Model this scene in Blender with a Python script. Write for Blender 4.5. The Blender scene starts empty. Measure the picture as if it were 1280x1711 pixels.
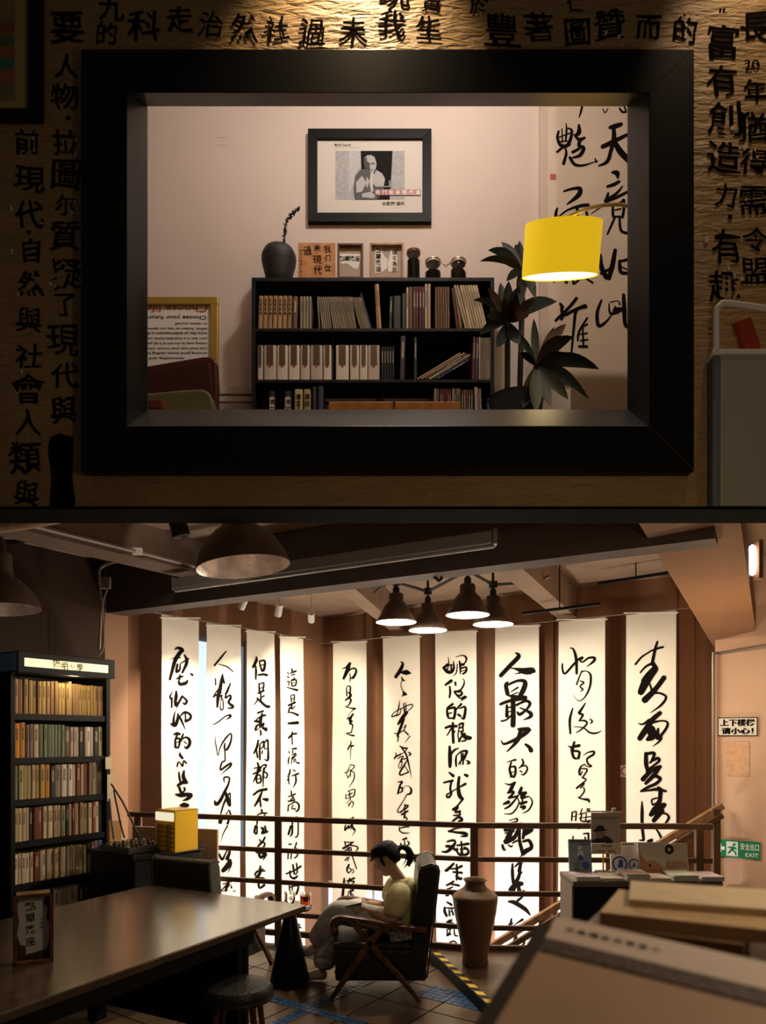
import bpy, bmesh, math, random
from mathutils import Vector, Matrix, noise
random.seed(7)
S = bpy.context.scene
C = S.collection
R = math.radians

# ---------------------------------------------------------------- camera, world, exposure
F, U0, V0, EYE = 1200.0, 640.0, 1232.0, 1.8      # focal length and horizon in pixels of a 1280 x 1711 frame
cam_d = bpy.data.cameras.new('camera')
cam = bpy.data.objects.new('camera', cam_d); C.objects.link(cam)
cam.location = (0, 0, EYE); cam.rotation_euler = (R(90), 0, 0)
cam_d.sensor_fit = 'HORIZONTAL'; cam_d.sensor_width = 36.0
cam_d.lens = 36.0 * F / 1280.0
cam_d.shift_y = (V0 - 855.5) / 1280.0
cam_d.clip_start = 0.05; cam_d.clip_end = 60
cam_d.dof.use_dof = True; cam_d.dof.focus_distance = 5.6; cam_d.dof.aperture_fstop = 3.4
S.camera = cam
S.view_settings.view_transform = 'Standard'; S.view_settings.look = 'None'
S.view_settings.gamma = 1.0; S.view_settings.use_curve_mapping = False
S.view_settings.exposure = 0.0
try:
    S.cycles.use_denoising = True
    S.cycles.max_bounces = 8; S.cycles.diffuse_bounces = 4
    S.cycles.sample_clamp_indirect = 4.0
except Exception: pass
W = bpy.data.worlds.new('world'); S.world = W; W.use_nodes = True
W.node_tree.nodes['Background'].inputs[0].default_value = (0.75, 0.62, 0.5, 1)
W.node_tree.nodes['Background'].inputs[1].default_value = 0.035

def light(name, kind, loc, power, col, size=.03, target=None, spot=60, blend=.4):
    d = bpy.data.lights.new(name, kind); d.energy = power; d.color = col
    if kind in ('POINT', 'SPOT'): d.shadow_soft_size = size
    if kind == 'SPOT': d.spot_size = R(spot); d.spot_blend = blend
    if kind == 'AREA': d.size = size
    o = bpy.data.objects.new(name, d); C.objects.link(o); o.location = loc
    if target is not None:
        o.rotation_euler = (Vector(target) - Vector(loc)).to_track_quat('-Z', 'Y').to_euler()
    return o
WARM = (1.0, .80, .56); AMB = (1.0, .66, .38)
# large room lights (room and landing lamps, lounge and gallery washes, added bare fills)
LIGHTS = [
 ('room_lamp', 'POINT', (1.25, 1.0, 2.75), 15, AMB, .15, None, 60),
 ('book_fill', 'POINT', (1.15, 1.15, 2.35), 15, (1, .78, .54), .08, None, 60),  # added bare light that brightens the nearest books, no lamp here
 ('landing_lamp', 'POINT', (2.7, 5.3, 2.0), 30, (1, .70, .43), .1, None, 60),
 ('stairwell_fill', 'POINT', (0.7, 7.0, -1.2), 330, (1, .87, .74), .3, None, 60),  # added bare light low in the stairwell, whitens the banner bottoms
 ('bowl_fill', 'POINT', (-.95, 3.5, 1.95), 6, AMB, .12, None, 60),  # added bare light in mid-air, brightens the insides of the bowl pendants
 ('lounge_wash', 'POINT', (0.3, 4.35, 7.2), 100, (1, .92, .84), .14, None, 60),
 ('lounge_fill', 'POINT', (-0.8, 4.8, 7.0), 6, (1, .90, .82), .2, None, 60),
 ('gallery_wash', 'SPOT', (-.1, 3.60, 6.5), 250, (1, .72, .40), .04, (-.15, 3.77, 5.4), 78),
 ('gallery_side', 'SPOT', (1.9, 3.3, 6.6), 60, (1, .70, .40), .05, (2.0, 3.8, 5.0), 55),
 ('gallery_fill', 'POINT', (0.8, 2.2, 5.6), .2, (1, .75, .48), .3, None, 60),
]
for l in LIGHTS:
    light(l[0], l[1], l[2], l[3], l[4], l[5], l[6], l[7], .8)

# ---------------------------------------------------------------- helpers
def P(u, v, Y):                                   # a point of the place from a pixel and a depth
    return Vector(((u - U0) / F * Y, Y, EYE + (V0 - v) / F * Y))
class Plane:                                      # an upright wall plane
    def __init__(s, p, d, flip=1):
        s.p = Vector(p); s.d = Vector(d).normalized(); s.n = Vector((s.d.y, -s.d.x)) * flip
    def off(s, o):
        q = Plane(s.p + s.n * o, s.d); q.n = s.n; return q
    def xy(s, u):
        k = (u - U0) / F
        t = (k * s.p.y - s.p.x) / (s.d.x - k * s.d.y)
        return s.p + s.d * t
    def pt(s, u, v):
        q = s.xy(u); return Vector((q.x, q.y, EYE + (V0 - v) / F * q.y))
WL = Plane((-2.215, 7.144), (.569, .822))          # long wall behind the tall bookcase
WR = Plane((2.811, 6.918), (-.82, .5726), 1)       # banner wall across the stairwell
if WR.n.y > 0: WR.n = -WR.n
if WL.n.x < 0: WL.n = -WL.n

MATS = {}
def mat(name, col, rough=.6, metal=0., var=0., scale=8., bump=0., bscale=40., emit=None, estr=0., spec=.4, trans=0., col2=None, coat=0.):
    if name in MATS: return MATS[name]
    m = bpy.data.materials.new(name); m.use_nodes = True; MATS[name] = m
    nt = m.node_tree; b = nt.nodes['Principled BSDF']
    c = tuple(col) + (1,)
    b.inputs['Base Color'].default_value = c
    b.inputs['Roughness'].default_value = rough; b.inputs['Metallic'].default_value = metal
    b.inputs['Specular IOR Level'].default_value = spec
    if coat: b.inputs['Coat Weight'].default_value = coat
    if trans: b.inputs['Transmission Weight'].default_value = trans; b.inputs['IOR'].default_value = 1.45
    if emit is not None:
        b.inputs['Emission Color'].default_value = tuple(emit) + (1,); b.inputs['Emission Strength'].default_value = estr
    if var or col2 or bump:
        tc = nt.nodes.new('ShaderNodeTexCoord')
    if var or col2:
        n = nt.nodes.new('ShaderNodeTexNoise'); n.inputs['Scale'].default_value = scale; n.inputs['Detail'].default_value = 6
        nt.links.new(tc.outputs['Object'], n.inputs['Vector'])
        r = nt.nodes.new('ShaderNodeValToRGB')
        r.color_ramp.elements[0].position = .3; r.color_ramp.elements[1].position = .7
        a = tuple(max(0, x * (1 - var)) for x in col); d = col2 or tuple(min(1, x * (1 + var)) for x in col)
        r.color_ramp.elements[0].color = a + (1,); r.color_ramp.elements[1].color = tuple(d) + (1,)
        nt.links.new(n.outputs['Fac'], r.inputs['Fac']); nt.links.new(r.outputs['Color'], b.inputs['Base Color'])
    if bump:
        n2 = nt.nodes.new('ShaderNodeTexNoise'); n2.inputs['Scale'].default_value = bscale; n2.inputs['Detail'].default_value = 5
        nt.links.new(tc.outputs['Object'], n2.inputs['Vector'])
        bp = nt.nodes.new('ShaderNodeBump'); bp.inputs['Strength'].default_value = bump; bp.inputs['Distance'].default_value = .02
        nt.links.new(n2.outputs['Fac'], bp.inputs['Height']); nt.links.new(bp.outputs['Normal'], b.inputs['Normal'])
    return m

def wood(name, c1, c2, rough=.45, scale=3., coat=0.):
    if name in MATS: return MATS[name]
    m = mat(name, c1, rough, coat=coat); nt = m.node_tree; b = nt.nodes['Principled BSDF']
    tc = nt.nodes.new('ShaderNodeTexCoord'); w = nt.nodes.new('ShaderNodeTexWave')
    w.inputs['Scale'].default_value = scale; w.inputs['Distortion'].default_value = 6; w.inputs['Detail'].default_value = 4
    mp = nt.nodes.new('ShaderNodeMapping'); mp.inputs['Scale'].default_value = (1, 6, 6)
    nt.links.new(tc.outputs['Object'], mp.inputs['Vector']); nt.links.new(mp.outputs['Vector'], w.inputs['Vector'])
    r = nt.nodes.new('ShaderNodeValToRGB'); r.color_ramp.elements[0].color = tuple(c1) + (1,); r.color_ramp.elements[1].color = tuple(c2) + (1,)
    nt.links.new(w.outputs['Fac'], r.inputs['Fac']); nt.links.new(r.outputs['Color'], b.inputs['Base Color'])
    return m

class MB:
    """collects shapes (world or local coordinates) and links them as ONE mesh object"""
    def __init__(s): s.v = []; s.f = []; s.mi = []; s.cur = 0
    def add(s, vs, fs):
        k = len(s.v); s.v += [Vector(x) for x in vs]
        for f in fs: s.f.append([i + k for i in f]); s.mi.append(s.cur)
        return s
    def box(s, lo, hi, M=None):
        x0, y0, z0 = lo; x1, y1, z1 = hi
        vs = [Vector(p) for p in ((x0,y0,z0),(x1,y0,z0),(x1,y1,z0),(x0,y1,z0),(x0,y0,z1),(x1,y0,z1),(x1,y1,z1),(x0,y1,z1))]
        if M is not None: vs = [M @ p for p in vs]
        return s.add(vs, [(0,3,2,1),(4,5,6,7),(0,1,5,4),(1,2,6,5),(2,3,7,6),(3,0,4,7)])
    def cbox(s, c, d, M=None):
        c = Vector(c); d = Vector(d) / 2
        return s.box(c - d, c + d, M)
    def hexa(s, a, b):                            # two quads of four points
        return s.add(list(a) + list(b), [(3,2,1,0),(4,5,6,7),(0,1,5,4),(1,2,6,5),(2,3,7,6),(3,0,4,7)])
    def bar(s, p, q, w, h, up=(0,0,1)):
        p = Vector(p); q = Vector(q); d = (q - p).normalized(); up = Vector(up)
        sd = d.cross(up)
        if sd.length < 1e-4: sd = d.cross(Vector((0,1,0)))
        sd.normalize(); u2 = sd.cross(d).normalized(); a = sd * w / 2; b = u2 * h / 2
        return s.hexa([p-a-b, p+a-b, p+a+b, p-a+b], [q-a-b, q+a-b, q+a+b, q-a+b])
    def slab(s, pts, z0, z1):                     # upright prism over a plan polygon
        n = len(pts); vs = [(x, y, z0) for x, y in pts] + [(x, y, z1) for x, y in pts]
        return s.add(vs, [list(range(n))[::-1], list(range(n, 2*n))] + [(i, (i+1) % n, n + (i+1) % n, n + i) for i in range(n)])
    def poly(s, pts, thick=None):
        n = len(pts); pts = [Vector(p) for p in pts]
        if thick is None: return s.add(pts, [list(range(n))])
        t = Vector(thick)
        return s.add(pts + [p + t for p in pts], [list(range(n))[::-1], list(range(n, 2*n))] + [(i, (i+1) % n, n + (i+1) % n, n + i) for i in range(n)])
    def tube(s, pts, r, n=8, cap=True):
        pts = [Vector(p) for p in pts]; m = len(pts); rs = r if isinstance(r, (list, tuple)) else [r] * m
        ring = []; prev = None
        for i, p in enumerate(pts):
            d = (pts[min(i+1, m-1)] - pts[max(i-1, 0)]).normalized()
            if prev is None:
                a = d.orthogonal().normalized()
            else:
                a = prev - d * prev.dot(d)
                a = a.normalized() if a.length > 1e-6 else d.orthogonal().normalized()
            prev = a; b = d.cross(a)
            ring += [p + (a * math.cos(2*math.pi*k/n) + b * math.sin(2*math.pi*k/n)) * rs[i] for k in range(n)]
        fs = [(i*n+k, i*n+(k+1) % n, (i+1)*n+(k+1) % n, (i+1)*n+k) for i in range(m-1) for k in range(n)]
        if cap: fs += [list(range(n))[::-1], list(range((m-1)*n, m*n))]
        return s.add(ring, fs)
    def lathe(s, prof, n=32, c=(0,0,0), M=None, cap=True):
        c = Vector(c); vs = []; m = len(prof)
        for r, z in prof:
            for k in range(n):
                p = Vector((r*math.cos(2*math.pi*k/n), r*math.sin(2*math.pi*k/n), z))
                vs.append((M @ p if M is not None else p) + c)
        fs = [(i*n+k, i*n+(k+1) % n, (i+1)*n+(k+1) % n, (i+1)*n+k) for i in range(m-1) for k in range(n)]
        if cap: fs += [list(range(n))[::-1], list(range((m-1)*n, m*n))]
        return s.add(vs, fs)
    def loft(s, rings):
        n = len(rings[0]); m = len(rings); vs = [p for r in rings for p in r]
        fs = [(i*n+k, i*n+(k+1) % n, (i+1)*n+(k+1) % n, (i+1)*n+k) for i in range(m-1) for k in range(n)]
        fs += [list(range(n))[::-1], list(range((m-1)*n, m*n))]
        return s.add(vs, fs)
    def mesh(s, name, mats, off=None):
        me = bpy.data.meshes.new(name)
        me.from_pydata([tuple(p - off) if off is not None else tuple(p) for p in s.v], [], s.f)
        for mm in (mats if isinstance(mats, (list, tuple)) else [mats]): me.materials.append(mm)
        me.polygons.foreach_set('material_index', s.mi); me.update()
        bm = bmesh.new(); bm.from_mesh(me); bmesh.ops.recalc_face_normals(bm, faces=bm.faces); bm.to_mesh(me); bm.free()
        return me
    def obj(s, name, mats, parent=None, smooth=False, bevel=0., seg=2, label=None, loc=None):
        off = None
        if parent is not None:
            off = Vector((0,0,0)); q = parent
            while q is not None: off = off + q.location; q = q.parent
        elif loc is not None: off = Vector(loc)
        o = bpy.data.objects.new(name, s.mesh(name, mats, off)); C.objects.link(o)
        if parent is not None: o.parent = parent
        elif loc is not None: o.location = loc
        if smooth:
            if smooth is True: smooth = 40
            o.data.polygons.foreach_set('use_smooth', [True] * len(o.data.polygons))
            try: o.data.set_sharp_from_angle(angle=R(smooth))
            except Exception: pass
        if bevel:
            md = o.modifiers.new('soft_edge', 'BEVEL'); md.width = bevel; md.segments = seg; md.limit_method = 'ANGLE'; md.angle_limit = R(40)
        if label: o['label'] = label
        return o

def tag(o, label=None, cat=None, group=None, kind=None):
    if label: o['label'] = label
    if cat: o['category'] = cat
    if group: o['group'] = group
    if kind: o['kind'] = kind
    return o
def thing(name, label, cat, loc=(0,0,0), rz=0., group=None):
    o = bpy.data.objects.new(name, None); C.objects.link(o); o.location = loc; o.rotation_euler = (0, 0, rz)
    o.empty_display_size = .1
    return tag(o, label, cat, group)
def struct(o): o['kind'] = 'structure'; return o
def dup(root, loc, rz, label, group=None):
    r = root.copy(); C.objects.link(r); r.location = loc; r.rotation_euler = (0, 0, rz); r['label'] = label
    if group: r['group'] = group
    for ch in list(root.children):
        c = ch.copy(); C.objects.link(c); c.parent = r
        for g in list(ch.children):
            d = g.copy(); C.objects.link(d); d.parent = c
    return r

# lettering: every string becomes a flat mesh once
def text_meshes(strings):
    out = {}; tmp = []
    for t in strings:
        cu = bpy.data.curves.new('t', 'FONT'); cu.body = t; cu.align_x = 'CENTER'; cu.align_y = 'CENTER'; cu.resolution_u = 3
        cu.size = 1.0; cu.offset = .012
        o = bpy.data.objects.new('t', cu); C.objects.link(o); tmp.append((t, o))
    dg = bpy.context.evaluated_depsgraph_get(); dg.update()
    for t, o in tmp:
        me = bpy.data.meshes.new_from_object(o.evaluated_get(dg))
        vs = [v.co.copy() for v in me.vertices]; fs = [list(p.vertices) for p in me.polygons]
        if vs:
            x0 = min(v.x for v in vs); x1 = max(v.x for v in vs); y0 = min(v.y for v in vs); y1 = max(v.y for v in vs)
        else: x0 = y0 = 0; x1 = y1 = 1
        cx, cy = (x0+x1)/2, (y0+y1)/2
        out[t] = ([(v.x-cx, v.y-cy) for v in vs], fs, x1-x0, y1-y0)
        bpy.data.meshes.remove(me)
    for t, o in tmp:
        cu = o.data; bpy.data.objects.remove(o); bpy.data.curves.remove(cu)
    return out
def put_text(m, t, c, ax, ay, h=None, w=None, rot=0., warp=0., seed=0., both=None):
    """add string t centred on c, spanned by axes ax (reading) and ay (up); h or w = size in metres"""
    vs, fs, tw, th = TX[t]
    sx = sy = 1.0
    if both: sx = both[0] / tw; sy = both[1] / th
    elif w: sx = sy = w / tw
    else: sx = sy = h / th
    c = Vector(c); ax = Vector(ax); ay = Vector(ay); o = []
    ca, sa = math.cos(rot), math.sin(rot)
    for x, y in vs:
        if warp:
            q = noise.noise_vector(Vector((x*2.2, y*2.2, seed)))
            x += q.x * warp; y += q.y * warp
        x, y = x*sx, y*sy
        o.append(c + ax*(x*ca - y*sa) + ay*(x*sa + y*ca))
    m.add(o, fs)

# brush strokes: "x y w x y w ...; ..." in pixels of an enlarged view of the photograph
def strokes(m, spec, ox, oy, sc, place, wscale=1.0):
    for st in spec.split(';'):
        a = [float(t) for t in st.split()]
        if len(a) < 6: continue
        pts = [(a[i], a[i+1], a[i+2]*wscale) for i in range(0, len(a) - 2, 3)]
        q = []
        n = len(pts)
        for i in range(n-1):
            p0, p1, p2, p3 = pts[max(i-1,0)], pts[i], pts[i+1], pts[min(i+2,n-1)]
            k = max(2, min(6, int(math.hypot(p2[0]-p1[0], p2[1]-p1[1]) / 14) + 1))
            for j in range(k):
                t = j / k; t2 = t*t; t3 = t2*t
                q.append(tuple(.5*((2*p1[c]) + (-p0[c]+p2[c])*t + (2*p0[c]-5*p1[c]+4*p2[c]-p3[c])*t2 + (-p0[c]+3*p1[c]-3*p2[c]+p3[c])*t3) for c in range(3)))
        q.append(pts[-1])
        L = []; Rr = []
        for i, (x, y, w) in enumerate(q):
            xa, ya, _ = q[max(i-1,0)]; xb, yb, _ = q[min(i+1,len(q)-1)]
            dx, dy = xb-xa, yb-ya; l = math.hypot(dx, dy) or 1
            w = max(w, 2.0)
            nx, ny = -dy/l*w/2, dx/l*w/2
            if i == 0: cap0 = (x - dx/l*w*.4, y - dy/l*w*.4, nx*.55, ny*.55)
            if i == len(q)-1: cap1 = (x + dx/l*w*.4, y + dy/l*w*.4, nx*.55, ny*.55)
            L.append((x+nx, y+ny)); Rr.append((x-nx, y-ny))
        L = [(cap0[0]+cap0[2], cap0[1]+cap0[3])] + L + [(cap1[0]+cap1[2], cap1[1]+cap1[3])]
        Rr = [(cap0[0]-cap0[2], cap0[1]-cap0[3])] + Rr + [(cap1[0]-cap1[2], cap1[1]-cap1[3])]
        N = len(L)
        vs = [place(ox + x/sc, oy + y/sc) for x, y in L + Rr]
        m.add(vs, [(i, i+1, N+i+1, N+i) for i in range(N-1)])
ORD = ['first','second','third','fourth','fifth','sixth','seventh','eighth','ninth','tenth','eleventh','twelfth','thirteenth','fourteenth','fifteenth','sixteenth','seventeenth','eighteenth','nineteenth','twentieth']
def nth(i):
    if i < 20: return ORD[i]
    t = {2:'twenty',3:'thirty',4:'forty',5:'fifty'}[(i+1)//10]
    return ({2:'twentieth',3:'thirtieth',4:'fortieth',5:'fiftieth'}[(i+1)//10]) if (i+1) % 10 == 0 else t + '-' + ORD[(i+1) % 10 - 1]
# ---------------------------------------------------------------- the brush writing, stroke by stroke
INK = {
1: [(270,1060,8,"175 205 10 215 180 30 270 200 45 285 225 35;260 230 45 190 330 50 150 460 40 112 600 32;105 345 4 160 315 10 250 310 18;255 390 14 360 325 22;310 275 18 340 370 40 280 510 28;215 400 28 200 500 32 245 470 28 250 400 18;385 520 14 415 542 32;195 600 10 240 575 28 290 560 20;250 545 24 240 600 28;235 625 28 250 665 38 330 650 42 350 610 18;160 745 5 115 830 24 135 870 20;140 850 24 140 970 24;200 760 24 200 830 42 190 900 38 205 950 38 260 860 22;260 850 18 290 820 24 240 920 15 190 1020 6;300 840 22 345 890 30 320 930 32 290 910 12;190 1020 8 170 1110 24 165 1200 34;130 1195 22 190 1215 42 225 1120 36 225 1060 18;225 1080 18 270 1140 28 325 1265 8;250 1100 18 320 1040 28 395 1075 30 390 1130 34 330 1160 34;325 1030 18 330 1140 18"),
    (270,1220,8,"165 60 15 215 45 40 255 55 25;215 70 25 190 140 25 195 230 30;200 120 20 245 110 25 250 180 25 230 235 25;195 235 20 235 235 20;200 165 12 240 160 15;300 50 20 280 110 28 275 150 15;285 120 15 340 95 25 385 130 35 385 190 40 345 240 35 315 215 10;310 150 15 345 180 15;260 300 12 255 330 30 290 375 30;215 485 20 230 430 20 260 440 15 290 480 25 300 410 15;315 410 20 340 440 25;240 560 18 245 620 25 255 680 25;310 545 25 300 620 45 330 690 50;220 740 30 290 700 45 350 700 35;240 760 30 265 830 35;310 770 25 320 800 25 280 840 20;190 860 20 260 870 50 350 860 45 405 870 45 350 920 40 280 945 6;245 1005 15 300 1005 65 360 1005 40")],
2: [(270,1060,8,"855 225 14 790 310 20 705 415 22;760 400 8 860 430 16 945 500 12;718 590 14 722 675 18;810 535 18 795 620 35 780 720 45 755 830 45 745 970 25;815 560 12 830 650 25;770 710 15 715 790 18 690 845 15 740 800 20 800 780 15;800 830 15 790 900 10 785 980 15 800 1010 20 825 980 15 815 880 15 790 830 10;910 655 18 870 760 30 850 800 25;860 780 15 850 850 25 905 810 20 915 850 30 890 900 30 905 930 30 945 960 35 930 985 25 880 985 15;770 830 20 800 820 30;695 1205 12 760 1170 18 850 1095 16 915 1080 28 905 1110 25 860 1140 8"),
    (270,1220,8,"720 70 5 722 130 10 740 230 14 762 340 10 790 230 16 850 120 24 925 45 18 925 150 24 875 260 30 840 240 18 850 170 14 850 260 16 855 400 18 815 430 22 795 530 22 870 480 28 930 440 24 925 480 25 850 550 14 795 605 4;850 700 10 845 635 22 910 635 20 900 720 24 850 830 35 790 950 40 740 990 45 720 940 15;870 830 20 885 900 45 910 1000 30 930 1010 15 925 920 16 920 840 16 870 920 25 830 1020 22 800 1130 18;880 1110 5 910 1070 16 930 1130 22;800 1130 20 790 1240 40 830 1180 20 890 1100 14;930 1130 20 890 1250 30"),
    (340,1380,8,"330 0 18 270 110 12 240 215 4;215 375 25 255 450 30 300 370 18 340 310 20 355 350 30 320 440 45;360 460 40 320 540 60 265 600 50;375 490 25 365 550 15 320 635 5;320 730 25 330 770 25 240 860 12;260 780 12 370 745 18;350 780 20 310 830 30 300 870 25;370 790 10 375 830 20;240 870 12 330 860 10;395 870 12 425 870 12")],
3: [(400,1060,8,"215 300 15 215 350 35 170 440 30;205 420 18 210 500 28 205 600 18;255 360 15 265 420 20 285 480 25;255 360 20 320 350 25 330 400 30 310 480 35 280 490 20;270 415 14 310 405 14;240 545 25 300 535 28 355 545 35;245 650 15 250 720 25 255 790 25;245 670 15 310 650 22 300 740 25;260 720 10 300 710 12;225 790 15 310 755 30;270 790 20 270 890 25;270 850 15 315 820 25;235 850 20 215 900 18 180 940 12;215 850 14 270 900 30 340 960 35 380 965 40;230 1050 25 300 1025 28;195 1165 18 250 1110 20 330 1080 28;290 1060 25 270 1130 40 265 1200 40;190 1160 25 260 1170 35;200 1270 25 220 1220 28 250 1210 18 260 1250 20;275 1230 25 310 1190 30 300 1240 20 350 1260 30"),
    (400,1220,8,"200 10 12 240 -20 15;265 0 20 275 60 22 250 60 8;290 -30 20 345 5 28;240 135 20 225 220 30 185 310 20;215 260 20 235 365 20;260 200 18 260 300 25 265 395 20;260 190 14 310 150 25 305 220 20 265 250 12;320 170 14 360 130 25 370 230 22 370 390 30 340 400 15 315 380 6;320 170 14 325 250 16 360 240 10;295 270 14 290 310 20;235 440 25 250 490 25 235 540 25;190 510 14 270 490 18;180 585 20 280 540 20;290 480 18 230 590 25 185 690 14;225 610 20 230 700 22 280 690 22 270 600 20 235 610 14;230 655 10 270 650 12;300 470 20 350 465 22 320 540 18 365 590 22 345 640 18 320 620 10;315 500 14 310 600 24 310 760 10;190 865 25 260 810 30 355 790 35;300 810 18 260 920 35 205 1015 20;270 900 20 285 1020 22;310 920 20 365 930 45;295 1060 20 300 1100 25;235 1140 14 290 1110 20 365 1110 20;240 1190 18 265 1170 10;330 1130 20 350 1170 18 310 1190 10;230 1180 14 240 1230 20 230 1280 14"),
    (340,1380,8,"700 0 25 685 80 25 715 105 20 720 10 20;770 20 20 800 60 30 780 100 25 850 75 30;820 0 20 830 60 25;770 30 12 820 20 14;820 150 20 790 210 25 735 270 25 725 310 20;750 180 15 775 225 22;790 215 22 820 240 20 790 300 25;740 300 14 800 290 16;705 355 18 760 360 25 830 370 30 820 410 25 790 465 5;735 330 20 750 400 30 775 420 35 815 370 20;760 535 20 750 640 35 700 690 25;690 660 20 720 610 25 815 600 22;740 580 14 800 575 14;700 690 20 800 695 18 810 715 15;735 770 25 750 830 25 810 790 30;735 765 10 810 765 15;690 950 14 710 930 12")],
4: [(400,1060,8,"700 460 20 710 500 25;640 510 15 660 530 14;680 520 15 760 490 25;690 550 14 740 530 18;640 565 20 660 580 14;690 610 12 740 590 18 730 570 10;690 620 14 700 690 20;690 620 12 760 610 20 750 680 20 700 690 14;700 650 10 740 645 10;625 635 10 660 630 18 650 690 12;625 705 12 690 725 18 775 745 30;680 820 15 690 900 20;680 820 12 730 810 18 725 890 18;690 860 10 720 855 12;645 950 25 740 910 28;690 930 25 690 990 25;700 1000 15 740 960 15;665 980 25 640 1045 20;640 1040 14 710 1050 22 780 1080 30;640 1190 25 710 1185 35 775 1180 40"),
    (400,1220,8,"695 15 14 690 60 28 640 110 18;640 95 12 700 55 20 755 45 25;690 80 16 695 190 18;690 250 16 750 245 25;700 265 12 700 300 20;645 275 12 655 310 16;640 450 12 640 400 20 655 350 12;690 330 14 740 310 20;690 370 20 750 330 20;740 340 16 690 390 18;690 380 14 680 450 12;720 390 14 715 430 14;735 380 14 750 430 14 790 440 25;665 525 18 655 580 25 630 620 12;650 620 16 630 670 16;645 650 18 650 720 14;700 530 12 735 545 18;690 610 15 780 580 25;740 600 20 745 690 25 705 770 6;680 805 14 685 850 22;640 890 12 740 850 20;680 870 14 730 930 18;720 880 14 680 940 18;640 950 18 730 940 18;670 920 12 690 950 12;645 1000 16 640 1080 18;640 1010 12 740 960 18 790 1000 25 785 1060 25 755 1085 20 740 1070 8;710 1000 16 690 1050 14 740 1050 18;655 1170 12 690 1165 16;745 1160 14 770 1180 20"),
    (200,1330,4,"1130 160 14 1180 140 12;1140 200 12 1125 255 14;1150 170 10 1150 250 12 1135 270 6;1190 140 8 1190 260 10 1170 275 8;1130 325 10 1145 320 8;1180 312 10 1170 345 8;1165 345 8 1190 360 10 1185 400 10 1165 415 8;1125 370 10 1122 420 8;1125 375 6 1145 370 8 1142 420 8;1160 370 8 1175 385 8;1110 520 10 1160 500 10 1210 470 14;1135 500 10 1140 540 12 1165 550 16 1185 535 12;1155 460 12 1165 520 12;1180 450 10 1185 510 10 1170 525 6;1130 600 8 1135 650 10;1130 610 8 1190 600 12 1180 650 14;1150 605 8 1150 650 8;1180 650 14 1170 660 10;1155 830 12 1170 860 16 1205 880 10;1180 855 10 1200 860 8")],
5: [(545,1070,8,"205 375 8 255 360 20 310 310 40;305 310 30 280 390 50 225 510 30;260 440 14 340 375 20 395 390 25 385 450 30 350 500 35 325 500 15;310 440 12 315 520 15 300 560 4;285 600 8 265 640 14 270 740 18;285 610 10 315 620 20 310 700 22 280 690 10;300 700 25 320 740 35 250 800 18;290 760 18 325 800 25 290 870 14 255 885 10 320 905 14 385 910 22;380 915 18 320 960 8 275 1050 8;270 1050 12 320 1030 25 355 985 25;350 990 18 310 1070 35 345 1080 20 310 1110 22 350 1130 18 340 1200 14 330 1230 16 265 1245 10 320 1265 16 370 1275 22"),
    (545,1230,8,"320 55 5 330 100 18 285 180 18;300 140 14 370 125 18 330 160 12 325 320 5;235 495 5 280 485 14;320 380 5 290 470 16 270 490 10 295 560 14;320 385 12 380 400 14 325 470 10;325 450 16 325 545 10;340 470 14 375 495 14 370 580 16 300 690 4;295 560 8 330 490 10;265 770 10 265 830 16;285 740 8 380 710 14 375 790 18 350 810 14;290 790 14 350 760 14;310 740 12 325 850 14;270 840 8 345 810 12;330 840 8 275 900 8;345 860 10 300 930 18;355 880 18 365 900 14 340 960 6;310 1120 14 365 1085 18;265 1180 10 250 1250 14 300 1190 10 300 1230 14 340 1180 12 330 1240 14;355 1185 12 355 1240 14 390 1265 10"),
    (545,1380,8,"250 0 12 250 65 12 290 20 10;300 0 14 300 40 12 330 0 10 350 10 14 385 60 14 345 130 4;240 210 10 290 220 12 370 215 10;225 300 25 300 260 25 350 225 14;250 220 16 260 270 16;250 330 16 320 290 20;260 350 14 330 320 14;320 260 16 400 275 16 420 300 18 385 350 12;330 290 12 345 400 16 400 575 14;250 460 16 290 420 16;280 470 12 310 420 10;290 290 16 310 360 16;300 520 25 275 580 22 285 620 16;300 560 14 330 590 12 300 630 14 285 630 10;320 600 10 355 580 10 360 620 12 340 635 8;240 700 16 235 780 30 215 990 28;270 740 16 370 700 25;310 700 16 290 770 18 275 790 10;310 740 16 370 745 18 340 780 14;300 830 16 360 860 20 290 890 16;320 860 16 330 970 18;300 910 14 270 955 12;340 910 14 380 960 14")],
6: [(545,1070,8,"1000 290 12 1030 310 30 1000 390 45 930 490 40;960 430 10 1010 430 25 1080 430 60 1140 440 10;1005 485 8 1030 530 25 1055 540 10;1020 530 10 1000 600 10 1030 680 12;1030 680 14 1050 715 45 1085 725 10;1050 720 30 1010 750 8;985 800 5 970 890 18 955 960 12 930 1000 16 870 1020 14 900 970 12 970 925 14 1060 890 12;1000 920 10 985 980 14 940 1010 14;1035 840 12 1050 960 20;1060 830 10 1070 930 14 1030 920 8;1060 880 14 1150 855 14 1155 890 14 1100 940 12;1080 960 40 1010 1050 45 960 1120 25;1040 1050 30 990 1180 35 950 1280 25;905 1245 10 960 1240 16 1040 1200 12 1070 1130 12 1055 1180 10 1040 1200 14 1100 1260 20;1040 1170 8 1065 1130 10"),
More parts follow.
